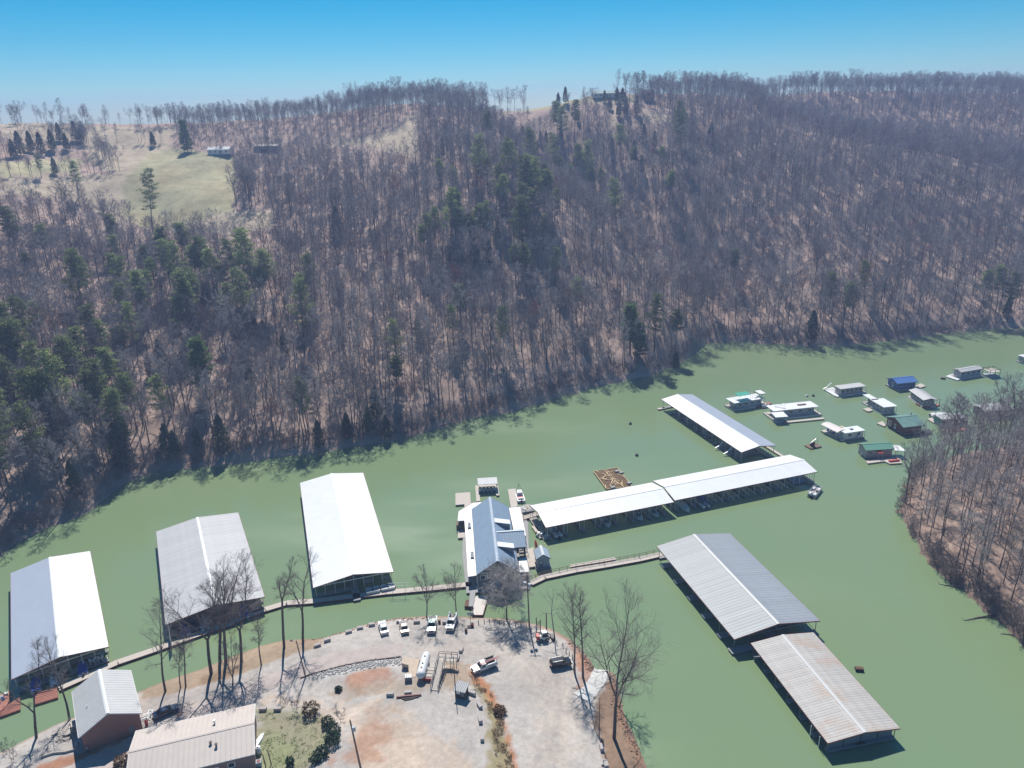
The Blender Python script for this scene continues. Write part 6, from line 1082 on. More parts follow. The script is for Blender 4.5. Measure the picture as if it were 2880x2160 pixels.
def vehicle(front, rear, kind, m, label, extras=None):
    a, c_ = lp(*front), lp(*rear); d = a-c_; rz = math.atan2(d[1], d[0]); o = (a+c_)/2; z = max(a[2], c_[2], float(Hnear(o[0], o[1])))+.02; fr = Frm(o[0], o[1], rz, z); th = empty({'sedan': 'car', 'suv': 'car'}.get(kind, 'pickup_truck'), (o[0], o[1], z), rz, label, 'car' if kind in ('sedan', 'suv') else 'truck')
    b = MB()
    if kind == 'sedan':
        hw = .89; prof(b, fr, [(-2.35, .35), (2.3, .32), (2.38, .6), (2.2, .78), (1.1, .94), (-1.55, .98), (-2.3, .92), (-2.4, .65)], hw); b.build('body', m, th); b = MB(); prof(b, fr, [(1.15, .92), (.35, 1.42), (-.95, 1.44), (-1.75, .96)], hw-.06, .17, 1.2); b.build('cabin', m, th)
        panes(th, fr, ((1.1, .98), (.4, 1.38), .72, .62), ((-1.68, 1.02), (-1.02, 1.4), .7, .62), [[(.95, .98, .82), (.33, 1.34, .7), (-.25, 1.36, .7), (-.25, .98, .82)], [(-.32, .98, .82), (-.32, 1.36, .7), (-.9, 1.36, .7), (-1.45, .98, .82)]], hw); wheels(th, fr, (1.45, -1.4), hw, .32); lights(th, fr, 2.33, -2.37, hw, .66, .78)
        for x, nm in ((2.36, 'front_bumper'), (-2.38, 'rear_bumper')): b = MB(); b.box(fr(x, 0, .45), (.12, 1.7, .2), rz); b.build(nm, m, th)
    elif kind == 'suv':
        hw = .93; prof(b, fr, [(-2.3, .42), (2.3, .4), (2.38, .75), (2.25, 1.02), (1.1, 1.12), (-2.3, 1.14), (-2.38, .8)], hw); b.build('body', m, th); b = MB(); prof(b, fr, [(1.2, 1.08), (.5, 1.7), (-2.0, 1.74), (-2.3, 1.1)], hw-.05, .14, 1.4); b.build('cabin', m, th)
        panes(th, fr, ((1.14, 1.14), (.56, 1.64), .74, .68), ((-2.26, 1.18), (-2.05, 1.66), .72, .68), [[(.95, 1.16, .88), (.5, 1.6, .77), (-.3, 1.62, .77), (-.3, 1.16, .88)], [(-.4, 1.16, .88), (-.4, 1.62, .77), (-1.2, 1.64, .77), (-1.2, 1.16, .88)], [(-1.3, 1.16, .88), (-1.3, 1.64, .77), (-1.95, 1.64, .77), (-2.15, 1.16, .88)]], hw); wheels(th, fr, (1.45, -1.45), hw, .37); lights(th, fr, 2.34, -2.36, hw, .85, 1.0)
        for s in (-1, 1): b = MB(); b.beam(fr(.3, s*.68, 1.8), fr(-1.8, s*.68, 1.82), .05); b.build('roof_rack', chrome, th)
    else:
        hw = .98; prof(b, fr, [(-2.75, .55), (2.7, .5), (2.8, .9), (2.7, 1.12), (1.3, 1.2), (-2.75, 1.2)], hw) if kind == 'pickup' else prof(b, fr, [(-.4, .55), (2.7, .5), (2.8, .9), (2.7, 1.12), (1.3, 1.2), (-.4, 1.2)], hw); b.build('body', m, th)
        xc = -.75 if kind == 'pickup' else -.3; b = MB(); prof(b, fr, [(1.4, 1.16), (.75, 1.85), (xc+.12, 1.87), (xc, 1.16)], hw-.05, .15, 1.5); b.build('cabin', m, th)
        panes(th, fr, ((1.34, 1.24), (.8, 1.78), .8, .72), ((xc-.02, 1.28), (xc+.08, 1.75), .72, .66), [[(1.15, 1.24, .93), (.72, 1.74, .81), (.05, 1.76, .81), (.05, 1.24, .93)]], hw); wheels(th, fr, (1.75, -1.75), hw, .4); lights(th, fr, 2.77, -2.78, hw, .92, .95)
        b = MB(); b.box(fr(2.82, 0, .55), (.14, 1.9, .22), rz); b.build('front_bumper', chrome, th); b = MB(); b.box(fr(2.78, 0, .88), (.06, 1.1, .26), rz); b.build('grille', black_pl, th); b = MB(); b.box(fr(-2.82, 0, .6), (.14, 1.8, .2), rz); b.build('rear_bumper', chrome, th)
        if kind == 'pickup': b = MB(); b.box(fr(-1.78, 0, 1.16), (1.85, 1.6, .12), rz); b.build('truck_bed', black_pl, th)
        else:
            for s in (-1, 1): b = MB(); b.box(fr(-1.62, s*.82, 1.12), (2.35, .36, .85), rz); bx_ = b.build('tool_box', white_paint, th); [MB().box(fr(x, s*1.01, 1.15), (.6, .03, .5), rz).build('box_door', lgrey_wall, bx_) for x in (-2.3, -1.6, -.9)]
            b = MB(); b.box(fr(-1.6, 0, .78), (2.4, 1.3, .15), rz); b.build('truck_bed', black_pl, th)
    for s in (-1, 1): b = MB(); b.box(fr(.95 if kind != 'suv' else 1.0, s*(hw+.1), 1.0 if kind == 'sedan' else 1.3), (.14, .2, .15), rz); b.build('wing_mirror', black_pl if m is not car_white else m, th)
    return th, fr
vehicle((1074.5, 1759), (1083, 1786), 'sedan', car_white, 'white sedan parked at the lake edge of the gravel lot'); vehicle((1133.6, 1756), (1139.7, 1783), 'sedan', car_tan, 'beige sedan parked next to the white sedan')
vehicle((1213, 1787), (1219, 1746), 'pickup', car_mint, 'pale green-white pickup facing away from the lake under the fan-shaped tree')
th, fr = vehicle((1264, 1780), (1277, 1741), 'service', car_white, 'white service truck with open tool bed full of red gear, beside the pale pickup')
for k in range(5): b = MB(); b.beam(fr(-2.5+k*.25, -.4+.2*(k % 3), .95), fr(-.6, .3-.15*k, 1.25+.05*k), .14); b.build('red_gear', red_paint if k % 2 else white_paint, th)
th, fr = vehicle((1335.5, 1891), (1389, 1871.5), 'service', car_white, 'white utility truck with a red ladder on its rack, alone on the gravel')
lad = empty('ladder', fr(-1.2, .45, 2.05), fr.rz, 'red extension ladder on the rack of the white utility truck', 'ladder')
for y in (.25, .65): b = MB(); b.beam(fr(1.2, y, 2.0), fr(-3.4, y, 2.25), .06, .12); b.build('side_rail', red_paint, lad)
for k in range(13): b = MB(); b.beam(fr(1.0-k*.34, .25, 2.02+k*.0185), fr(1.0-k*.34, .65, 2.02+k*.0185), .05); b.build('rung', mat('pink_rung', (.6, .25, .22), .5), lad)
for x in (-.5, -2.6): b = MB(); b.beam(fr(x, -.9, 1.5), fr(x, -.9, 2.0), .06); b.beam(fr(x, .9, 1.5), fr(x, .9, 2.0), .06); b.beam(fr(x, -.9, 2.0), fr(x, .9, 2.0), .06); b.build('ladder_rack', black_pl, th)
b = MB(); b.tube(fr(-2.6, -.85, 1.75), fr(-.7, -.85, 1.75), .22, n=10); b.build('pipe_tube', black_pl, th)
vehicle((1604, 1868), (1549, 1877), 'suv', car_black, 'black sport utility car parked under the dead tree\'s shadow'); vehicle((490, 1998), (446, 2017), 'sedan', mat('dark_blue_car_paint', (.015, .03, .075), .25, coat=.7), 'dark blue car on the lane behind the tan waterside building')
# skid loader
a, c_ = lp(1548, 1797), lp(1512, 1802); d = a-c_; rz = math.atan2(d[1], d[0]); o = (a+c_)/2; fr = Frm(o[0], o[1], rz, o[2]); th = empty('skid_loader', o, rz, 'white and red skid loader with black arms by the timber ladder stand', 'loader')
b = MB(); b.box(fr(-.5, 0, .85), (2.3, 1.25, .8), rz); b.build('body', white_paint, th); b = MB(); b.box(fr(-1.5, 0, 1.2), (.7, 1.3, 1.0), rz); b.build('engine_cover', red_paint, th); b = MB(); b.box(fr(.05, 0, 1.75), (1.3, 1.1, 1.1), rz, .92); b.build('cab', white_paint, th); b = MB(); b.box(fr(.1, 0, 1.7), (1.1, 1.14, .7), rz); b.build('cab_window', glass, th)
for s in (-1, 1): b = MB(); b.beam(fr(-1.6, s*.78, 1.7), fr(.9, s*.78, 1.3), .14, .2); b.beam(fr(.9, s*.78, 1.3), fr(1.7, s*.78, .4), .14, .2); b.build('lift_arm', black_pl, th)
b = MB(); b.box(fr(2.0, 0, .35), (.7, 1.8, .55), rz); b.build('bucket', black_pl, th); wheels(th, fr, (.55, -.9), .82, .42)
# ------------------------------------------------------------------ gas tank, ramp and shed in the middle of the lot
n_, f_ = lp(1182, 1921), lp(1204, 1868); d = f_-n_; rz = math.atan2(d[1], d[0]); L = 5.6; fr = Frm(*((n_+f_)/2)[:2], rz, float(Hnear(*((n_+f_)/2)[:2]))); th = empty('propane_tank', fr.o, rz, 'long white propane tank on concrete saddles beside the timber ramp', 'tank')
b = MB(); b.tube(fr(-L/2, 0, 1.65), fr(L/2, 0, 1.65), .95, n=20, cap=False); b.sphere(fr(-L/2, 0, 1.65), .95, 20, 8); b.sphere(fr(L/2, 0, 1.65), .95, 20, 8); b.build('tank_shell', white_paint, th, smooth=True)
for x in (-1.7, 1.7): b = MB(); b.box(fr(x, 0, .45), (.5, 1.7, .95), rz); b.build('saddle', concrete, th)
for x in (-1.9, -.6, 1.6): b = MB(); b.tube(fr(x, 0, 2.55), fr(x, 0, 2.8), .16, n=8); b.build('valve', black_pl, th)
pts = [lp(u, v) for u, v in ((1134, 1862), (1182, 1868), (1168, 1905), (1150, 1904), (1150, 1885), (1130, 1880))]; b = MB(); zt = max(p[2] for p in pts)+.08; b.slab([(p[0], p[1], zt) for p in pts], .8); b.build('concrete_pad', mat('tan_slab', (.52, .42, .33), .9), label='tan concrete pad behind the propane tank', cat='slab')
g = lp(1149, 1913); th = empty('cabinet', g, R_(10), 'ribbed grey cabinet with striped white top by the propane tank', 'cabinet'); b = MB(); b.box(g+np.array([0, 0, .55]), (1.5, 1.1, 1.1), R_(10)); b.build('casing', grey_wall, th); [MB().box(g+np.array([-.55+k*.37, 0, 1.13]), (.22, 1.12, .08), R_(10)).build('top_slat', white_paint, th) for k in range(4)]
lo, hi = lp(1221, 1943), lp(1247, 1875); zr = 1.7; d = hi-lo; rz = math.atan2(d[1], d[0]); L = math.hypot(d[0], d[1]); fr = Frm(lo[0], lo[1], rz, lo[2]); th = empty('timber_ramp', lo, rz, 'pale timber access ramp with handrails rising to a landing beside the propane tank', 'ramp'); wd = mat('pale_timber', (.50, .45, .40), .85, var=.15, scale=3)
n = 22
for k in range(n):
    x0_, x1_ = L*k/n, L*(k+1)/n-.02; za, zb = .15+zr*min(1, x0_/(L*.82)), .15+zr*min(1, x1_/(L*.82)); b = MB(); b.slab([fr(x0_, -.75, za), fr(x1_, -.75, zb), fr(x1_, .75, zb), fr(x0_, .75, za)], .06); b.build('plank', wd, th)
for s in (-1, 1):
    for hh in (.55, 1.05): b = MB(); b.beam(fr(0, s*.78, .15+hh), fr(L*.82, s*.78, .15+zr+hh), .07, .12); b.beam(fr(L*.82, s*.78, .15+zr+hh), fr(L, s*.78, .15+zr+hh), .07, .12); b.build('handrail', wd if hh > 1 else old_wood, th)
    posts(th, fr, [(x, s*.78) for x in np.linspace(.2, L*.5, 4)], -.3, 1.5, wd, .09); posts(th, fr, [(x, s*.78) for x in np.linspace(L*.6, L-.2, 3)], 0, 2.9, wd, .09)
b = MB(); b.slab([fr(L-1.6, -.8, zr+.14), fr(L-1.6, -3.4, zr+.14), fr(L, -3.4, zr+.14), fr(L, -.8, zr+.14)], .08); b.build('landing', wd, th); posts(th, fr, [(L-1.5, -3.3), (L-.1, -3.3), (L-.1, -2), (L-1.5, -2)], -.3, zr+1.15, old_wood, .11)
for hh in (.5, 1.0): b = MB(); b.beam(fr(L, -3.4, zr+.15+hh), fr(L, .8, zr+.15+hh), .06, .1); b.build('handrail', old_wood, th)
b = MB(); b.slab([fr(L*.32, .9, .9), fr(L*.62, .9, .9), fr(L*.62, 3.0, .9), fr(L*.32, 3.0, .9)], .12); b.build('side_landing', wd, th); b = MB(); b.box(fr(L*.3, 2., .45), (.12, 2.4, .7), rz); b.build('red_board', red_paint, th)
for x in (.4, .5, .6): b = MB(); b.beam(fr(L*x, .9, 1.5), fr(L*x, 3.0, 1.5), .09); b.build('side_rail', wd, th)
posts(th, fr, [(L*.33, 2.9), (L*.61, 2.9), (L*.33, 1), (L*.61, 1)], -.3, 1.5, wd, .1)
g = lp(1299, 1957); rz = R_(-20); fr = Frm(g[0], g[1], rz, g[2]); th = empty('shed', g, rz, 'small dark ticket shed with ribbed grey roof and white notice, on the upper lot', 'shed'); b = MB(); b.box(fr(0, 0, 1.05), (2.2, 1.8, 2.2), rz); b.build('wall', dark_wood, th); b = MB(); b.slab([fr(-1.35, -1.2, 2.15), fr(1.35, -1.2, 2.15), fr(1.35, 1.2, 2.65), fr(-1.35, 1.2, 2.65)], .06); ro = b.build('roof', gray_roof, th)
for k in range(8): b = MB(); b.beam(fr(-1.25+k*.36, -1.22, 2.18), fr(-1.25+k*.36, 1.22, 2.69), .08, .06); b.build('roof_rib', grey_wall, ro)
b = MB(); b.box(fr(-.35, -.93, 1.5), (.8, .04, .6), rz); b.build('notice', white_paint, th); b = MB(); b.box(fr(.55, -.92, 1.3), (.7, .05, 1.0), rz); b.build('hatch', grey_wall, th)
# ------------------------------------------------------------------ blocks, posts, poles, signs
bm = bmesh.new(); bmesh.ops.create_cube(bm, size=1); bmesh.ops.scale(bm, vec=(1.5, .72, .72), verts=bm.verts); bmesh.ops.bevel(bm, geom=list(bm.edges), offset=.04, segments=1, affect='EDGES'); bmesh.ops.translate(bm, vec=(0, 0, .34), verts=bm.verts); me_blk = bpy.data.meshes.new('concrete_block'); bm.to_mesh(me_blk); bm.free(); me_blk.materials.append(concrete)
BLK = [('shore', 893, 1818, 25), ('shore', 921, 1804, 25), ('shore', 981, 1780, 18), ('shore', 1013, 1769, 12), ('shore', 1046, 1760, 10), ('shore', 1077, 1754, 6), ('shore', 1123.6, 1751, 6), ('shore', 1172.5, 1752, 2), ('shore', 1253.5, 1754, -5), ('mid', 1097.6, 1956, 0), ('mid', 1148, 1952, 5), ('east', 1328, 1953, -25), ('east', 1349, 1987, -65), ('east', 1351, 2028, -80), ('east', 1356, 2078, -85), ('drive', 1287, 1852, 85), ('drive', 1297, 1830, 80), ('grass', 740, 1998, 2), ('grass', 781, 1998, 2), ('ramp', 1692, 2106, 95), ('ramp', 1704, 2152, 95)]
BL = {'shore': ('grey concrete block lining the lake edge of the parking lot', 'blocks along the lake edge'), 'mid': ('concrete block lying beside the long red beam on the dirt', 'blocks by the red beam'), 'east': ('concrete block lining the upper lot past the ticket shed', 'blocks past the ticket shed'), 'drive': ('concrete block standing by the timber ramp landing', 'blocks by the ramp landing'), 'grass': ('reddish concrete block at the top of the grass patch', 'blocks at the grass patch'), 'ramp': ('concrete block along the lot edge below the boat ramp', 'blocks below the boat ramp')}
for k, u, v, a in BLK: o = link('concrete_block', me_blk); o.location = lp(u, v); o.rotation_euler = (0, 0, R_(a)); o.scale = (1, rng.uniform(.9, 1.1), rng.uniform(.9, 1.1)); tag(o, BL[k][0], 'block', BL[k][1])
b = MB(); a, c_ = lp(1115, 1963), lp(1185, 1956); b.beam(a+np.array([0, 0, .25]), c_+np.array([0, 0, .25]), .3, .3); b.build('steel_beam', trim_red, label='long rusty red beam lying on the dirt below the propane tank', cat='beam')
b = MB(); a, c_ = lp(1130, 1967), lp(1178, 1961); b.beam(a+np.array([0, 0, .12]), c_+np.array([0, 0, .2]), .25, .15); b.beam(a+np.array([.5, -.4, .12]), c_+np.array([-.8, -.3, .15]), .2, .12); b.build('scrap_lumber', dark_wood, label='dark scrap boards in front of the rusty red beam', cat='boards')
bm = MB(); bm.tube((0, 0, -.3), (0, 0, 1.15), .1, .09, n=7); me_post = bm.mesh('fence_post', old_wood)
FP = [(1346, 1755), (1362, 1752), (1377, 1752), (1390, 1754), (1405, 1755.5), (1418, 1756), (1432, 1757), (1449.5, 1761), (1465, 1760), (1480, 1767), (1493.5, 1772), (1555, 1804), (1566, 1812), (1583, 1819), (1592, 1834), (1601, 1844), (1610, 1853), (1617, 1864), (1613, 1885)]
for u, v in FP: o = link('post', me_post); o.location = lp(u, v); tag(o, 'short wooden post in the row edging the gravel turnaround', 'post', 'posts edging the turnaround')
def pole(base, H, label, cross=(), cans=(), lamp=False, r=.16, lean=(0, 0), name='utility_pole'):
    g = lp(*base); th = empty(name, g, 0, label, 'pole'); top = g+np.array([lean[0], lean[1], H]); b = MB(); b.tube(g-np.array([0, 0, .4]), top, r, r*.65, n=10); b.build('shaft', old_wood, th)
    for dz in cross: b = MB(); b.beam(top+np.array([-1.2, 0, -dz]), top+np.array([1.2, 0, -dz]), .12); ca = b.build('crossarm', old_wood, th); [MB().tube(top+np.array([x, 0, -dz+.06]), top+np.array([x, 0, -dz+.3]), .06, n=6).build('insulator', lgrey_wall, ca) for x in (-1.1, -.4, .4, 1.1)]
    for dx, dz in cans: b = MB(); b.tube(top+np.array([dx, -.1, -dz-.9]), top+np.array([dx, -.1, -dz]), .32, n=12); tc_ = b.build('transformer', lgrey_wall, th); b = MB(); b.beam(top+np.array([0, 0, -dz-.4]), top+np.array([dx, -.1, -dz-.4]), .1); b.build('bracket', steel, tc_)
    if lamp: b = MB(); b.beam(top+np.array([0, 0, -.3]), top+np.array([-.9*lamp, 0, .1]), .07); b.build('lamp_arm', steel, th); b = MB(); b.box(top+np.array([-1.0*lamp, 0, .0]), (.5, .35, .25)); b.build('lamp_head', black_pl, th)
    return th
pole((1489, 1765), 14.6, 'tall utility pole with two grey transformers beside the store', (.4,), ((-.55, 1.9), (.55, 2.4)), r=.19, lean=(-.3, 0)); pole((860, 1904), 9.6, 'leaning light pole beside the road below the big white dock', (), (), 1, lean=(-.9, 0), name='light_pole'); pole((1281, 1943), 8.8, 'slim dark pole rising beside the ticket shed', (), (), 0, r=.11, name='pole'); pole((1685, 2070), 9.4, 'slim light pole on the bank by the boat ramp', (), (), 1, r=.11, name='light_pole'); pole((1016, 2166), 11.6, 'stout brown utility pole with a pale transformer beside the red soil', (), ((.5, 1.4),), r=.2, lean=(-.9, 0)); pole((1537, 1775), 5.2, 'broken-topped pole stub behind the skid loader', (), (), 0, r=.17, name='pole_stub')
g = lp(1509, 1779); g2 = lp(1520, 1776); th = empty('ladder_stand', g, 0, 'ladder-like dark timber stand standing by the skid loader', 'stand')
for q_, hh in ((g, 4.2), (g2, 3.2)): b = MB(); b.box(q_+np.array([0, 0, hh/2]), (.2, .2, hh)); b.build('upright', dark_wood, th)
for k in range(5): b = MB(); b.beam(g+np.array([0, 0, .8+k*.5]), g2+np.array([0, 0, .9+k*.5]), .1); b.build('rung', dark_wood, th)
b = MB(); b.box(g+np.array([-.05, -.2, 1.6]), (.4, .25, .8)); b.build('meter_box', lgrey_wall, th)
g = lp(1323, 1752); th = empty('sign', g, 0, 'grey sign board on a post at the foot of the broad pale ramp', 'sign'); b = MB(); b.box(g+np.array([0, 0, 1.5]), (.12, .12, 3.2)); b.build('post', dark_wood, th); b = MB(); b.box(g+np.array([0, -.09, 2.7]), (1.3, .06, .8)); b.build('panel', lgrey_wall, th)
g = lp(1323, 1765); th = empty('bench', g, 0, 'dark bench below the sign board', 'bench'); b = MB(); b.box(g+np.array([0, 0, .45]), (1.5, .4, .07)); b.build('seat', dark_wood, th); [MB().box(g+np.array([s*.6, 0, .2]), (.1, .38, .45)).build('leg', dark_wood, th) for s in (-1, 1)]
for u, v, lab in ((1311, 1778, 'dark barrel on the gravel by the sign board'), (1329, 1762, 'red barrel beside the bench'), (1236, 1753, 'rusty barrel between the pale pickup and the service truck'), (1693, 2090, 'dark barrel at the lot edge below the boat ramp')):
    g = lp(u, v); th = empty('barrel', g, 0, lab, 'barrel'); m_ = red_paint if 'red' in lab else (float_mat if 'rusty' in lab else dark_wood); b = MB(); b.tube(g, g+np.array([0, 0, .9]), .32, n=12); b.build('drum', m_, th); [MB().tube(g+np.array([0, 0, z]), g+np.array([0, 0, z+.05]), .345, n=12).build('hoop', m_, th) for z in (.25, .6)]
# timber stair and board pile at the waterside house
g = lp(195, 2062); rz = R_(32); fr = Frm(g[0], g[1], rz, g[2]); th = empty('timber_stair', g, rz, 'timber stair and landing against the waterside tan building', 'stair')
for k in range(7): b = MB(); b.box(fr(-1.6+k*.32, 0, .2+k*.24), (.34, 1.3, .06), rz); b.build('step', deck_wood, th)
b = MB(); b.box(fr(1.6, 0, 1.85), (2.2, 1.8, .1), rz); b.build('landing', deck_wood, th); posts(th, fr, [(.6, -.85), (2.6, -.85), (.6, .85), (2.6, .85)], -.2, 2.9, deck_wood, .1); [MB().beam(fr(-1.7, s*.7, 1.1), fr(.6, s*.7, 2.8), .07).build('handrail', deck_wood, th) for s in (-1, 1)]
for i, (u, v, lab) in enumerate(((168, 2062, 'pile of grey boards beside the waterside stair'), (180, 2080, 'stacked pallet below the waterside stair'), (406, 2022, 'pile of white boards at the corner of the waterside tan building'), (423, 2012, 'leaning white trestles by the dark blue car'))):
    g = lp(u, v); th = empty('board_pile', g, i, lab, 'lumber')
    for k in range(9): b = MB(); a = .5+rng.uniform(-.25, .25)+(1.57 if i == 3 and k % 2 else 0); d0 = np.array([math.cos(a), math.sin(a), 0])*rng.uniform(.8, 1.5); c0 = g+np.array([rng.uniform(-.4, .4), -.5+k*.14, .1+.07*(k % 4)]); b.beam(c0-d0, c0+d0, .16, .08); b.build('board', white_paint if i >= 2 else deck_wood, th)
g = lp(413, 2040); b = MB(); b.tube(g, g+np.array([0, 0, 1.1]), .3, n=10); b.tube(g+np.array([0, 0, 1.1]), g+np.array([0, 0, 1.3]), .12, n=8); b.build('gas_bottle', red_paint, label='red gas bottle at the corner of the waterside tan building', cat='bottle')
g = lp(223, 2093); th = empty('air_conditioner', g, R_(30), 'pale air conditioner at the gable of the waterside tan building', 'air conditioner'); b = MB(); b.box(g+np.array([0, 0, .5]), (1.1, .8, 1.0), R_(30)); b.build('casing', lgrey_wall, th); b = MB(); b.tube(g+np.array([0, -.35, .55]), g+np.array([-.02, -.46, .55]), .3, n=10); b.build('fan_grille', black_pl, th)
pl = [lp(u, v) for u, v in ((115, 2133), (150, 2121), (185, 2118), (213, 2110))]; b = MB(); [b.beam(a+np.array([0, 0, .2]), c_+np.array([0, 0, .2]), .12, .5) for a, c_ in zip(pl[:-1], pl[1:])]; b.build('retaining_board', deck_wood, label='pale low retaining board above the red soil', cat='edging')
pl = [lp(u, v) for u, v in ((1128, 1848), (1040, 1858), (960, 1874), (880, 1895), (845, 1908))]; b = MB(); [b.beam(a+np.array([0, 0, .06]), c_+np.array([0, 0, .06]), .22, .24) for a, c_ in zip(pl[:-1], pl[1:])]; b.build('kerb_timber', dark_wood, label='dark timber edging along the lower side of the road', cat='edging')
# ------------------------------------------------------------------ loose stone, grass, driftwood
def stones(name, polys, n, s0, s1, m, label, H=Hnear):
    V = []; Fc = []; base = np.array([(1, 0, 0), (-1, 0, 0), (0, 1, 0), (0, -1, 0), (0, 0, 1), (0, 0, -1)], float); tri = np.array([(0, 2, 4), (2, 1, 4), (1, 3, 4), (3, 0, 4), (2, 0, 5), (1, 2, 5), (3, 1, 5), (0, 3, 5)]); k = 0
    for pl in polys:
        w_ = np.array([lp(u, v)[:2] for u, v in pl])
        for _ in range(n):
            i = rng.randrange(len(w_)-1); t = rng.random(); p = w_[i]*(1-t)+w_[i+1]*t+npr.normal(0, .55, 2); s = rng.uniform(s0, s1); V.append(base*npr.uniform(.6, 1.2, (6, 3))*s*np.array([1, 1, .7])+np.array([p[0], p[1], float(H(p[0], p[1]))+s*.2])); Fc.append(tri+6*k); k += 1
    tag(link(name, mesh_from(name, np.concatenate(V), np.concatenate(Fc), [m])), label, 'stones', kind='stuff')
stones('rubble', [[(885, 1897), (940, 1884), (1000, 1872), (1060, 1864), (1120, 1858), (1178, 1856)], [(900, 1900), (980, 1880), (1080, 1864), (1175, 1862)]], 330, .12, .34, mat('pale_rubble', (.50, .48, .46), .95, var=.2, scale=4), 'pale rubble strip between the road timber and the upper lot')
stones('shore_stones', [[(1600, 1805), (1635, 1838), (1658, 1868), (1660, 1890)], [(1720, 1900), (1735, 1960), (1745, 2010), (1770, 2070), (1795, 2130)], [(860, 1800), (960, 1780), (1100, 1745), (1200, 1738)]], 130, .1, .32, mat('red_stones', (.30, .18, .12), .95, var=.25, scale=4), 'red-brown stones along the water edge of the lot')
V = []; pg = wpoly([(725, 1998), (800, 1990), (880, 2006), (925, 2050), (930, 2100), (890, 2145), (860, 2200), (720, 2200)]); pa = np.array(pg); k = 0; gp = []
while k < 3600:
    x_, y_ = npr.uniform(pa[:, 0].min(), pa[:, 0].max()), npr.uniform(pa[:, 1].min(), pa[:, 1].max())
    if inpoly(np.array([x_, y_]), pg) and vnoise(x_, y_, 1.1, 77) > .52: z_ = float(Hnear(x_, y_)); gp += [(x_+npr.normal(0, .1), y_+npr.normal(0, .1), z_+.08) for _ in range(3)]
    k += 1
v, f = leaf_quads(np.array(gp), .07); tag(link('grass', mesh_from('grass', v, f, [mat('grass_tufts', (.16, .22, .07), .9, var=.35, scale=1.)])), 'tufts of green grass on the patch by the long tan building', 'grass', kind='stuff')
gp = []; gm = []; pg = wpoly([(1335, 1905), (1368, 1925), (1402, 1990), (1428, 2060), (1448, 2165), (1395, 2165), (1385, 2070), (1372, 1990), (1345, 1935)]); pa = np.array(pg)
while len(gp) < 2600:
    x_, y_ = npr.uniform(pa[:, 0].min(), pa[:, 0].max()), npr.uniform(pa[:, 1].min(), pa[:, 1].max())
    if inpoly(np.array([x_, y_]), pg) and vnoise(x_, y_, 1.3, 97) > .45: gp += [(x_+npr.normal(0, .12), y_+npr.normal(0, .12), float(Hnear(x_, y_))+npr.uniform(.02, .35)) for _ in range(5)]
v, f = leaf_quads(np.array(gp), .1); me = mesh_from('bank_scrub', v, f, [mat('olive_scrub', (.26, .225, .12), .9, var=.35, scale=1.), mat('rusty_scrub', (.33, .19, .11), .9, var=.3, scale=1.)], npr.integers(0, 2, len(f))); tag(link('bank_scrub', me), 'dry olive and rusty scrub on the bank between the two lots', 'scrub', kind='stuff')
for i, (u, v, L_, a, lab) in enumerate(((2700, 1655, 9, -25, 'long drift log reaching into the water off the wooded point'), (2750, 1740, 7, 10, 'bare drift log in the shallows below the wooded point'), (2860, 1790, 6, -20, 'drift log near the foot of the wooded point'))):
    g = G(u, v); th = empty('drift_log', g, R_(a), lab, 'log'); f = Frm(g[0], g[1], R_(a)); b = MB(); b.tube(f(-L_/2, 0, .05), f(0, .2, .16), .09, .15, n=7); b.tube(f(0, .2, .16), f(L_/2+1, 0, .4), .15, .2, n=7); b.build('log_stem', bark_d, th); b = MB()
    for k in range(5): b.tube(f(-L_/2+k*L_/7, 0, .1), f(-L_/2+k*L_/7-.6, rng.uniform(-1.2, 1.2), .5), .05, .02, n=5)
    b.build('branch', bark_d, th)
for i, (u, v) in enumerate(((1450, 1110), (1600, 1090), (1680, 1075), (1250, 1205), (820, 1265), (2150, 958), (2400, 962), (2640, 935))):
    p = hitf(u, v)
    if p is not None:
        p[2] = float(Hfar(p[0], p[1])); b = MB(); a = rng.uniform(-.5, .6); d0 = np.array([math.cos(a), math.sin(a)*.5, .1])*rng.uniform(3, 5); b.tube(p-d0+np.array([0, 0, .5]), p+d0+np.array([0, 0, .6]), .2, .1, n=6); b.build('fallen_log', bark, label='fallen grey trunk lying at the waterline of the far woods', cat='log', group='fallen trunks at the far waterline')
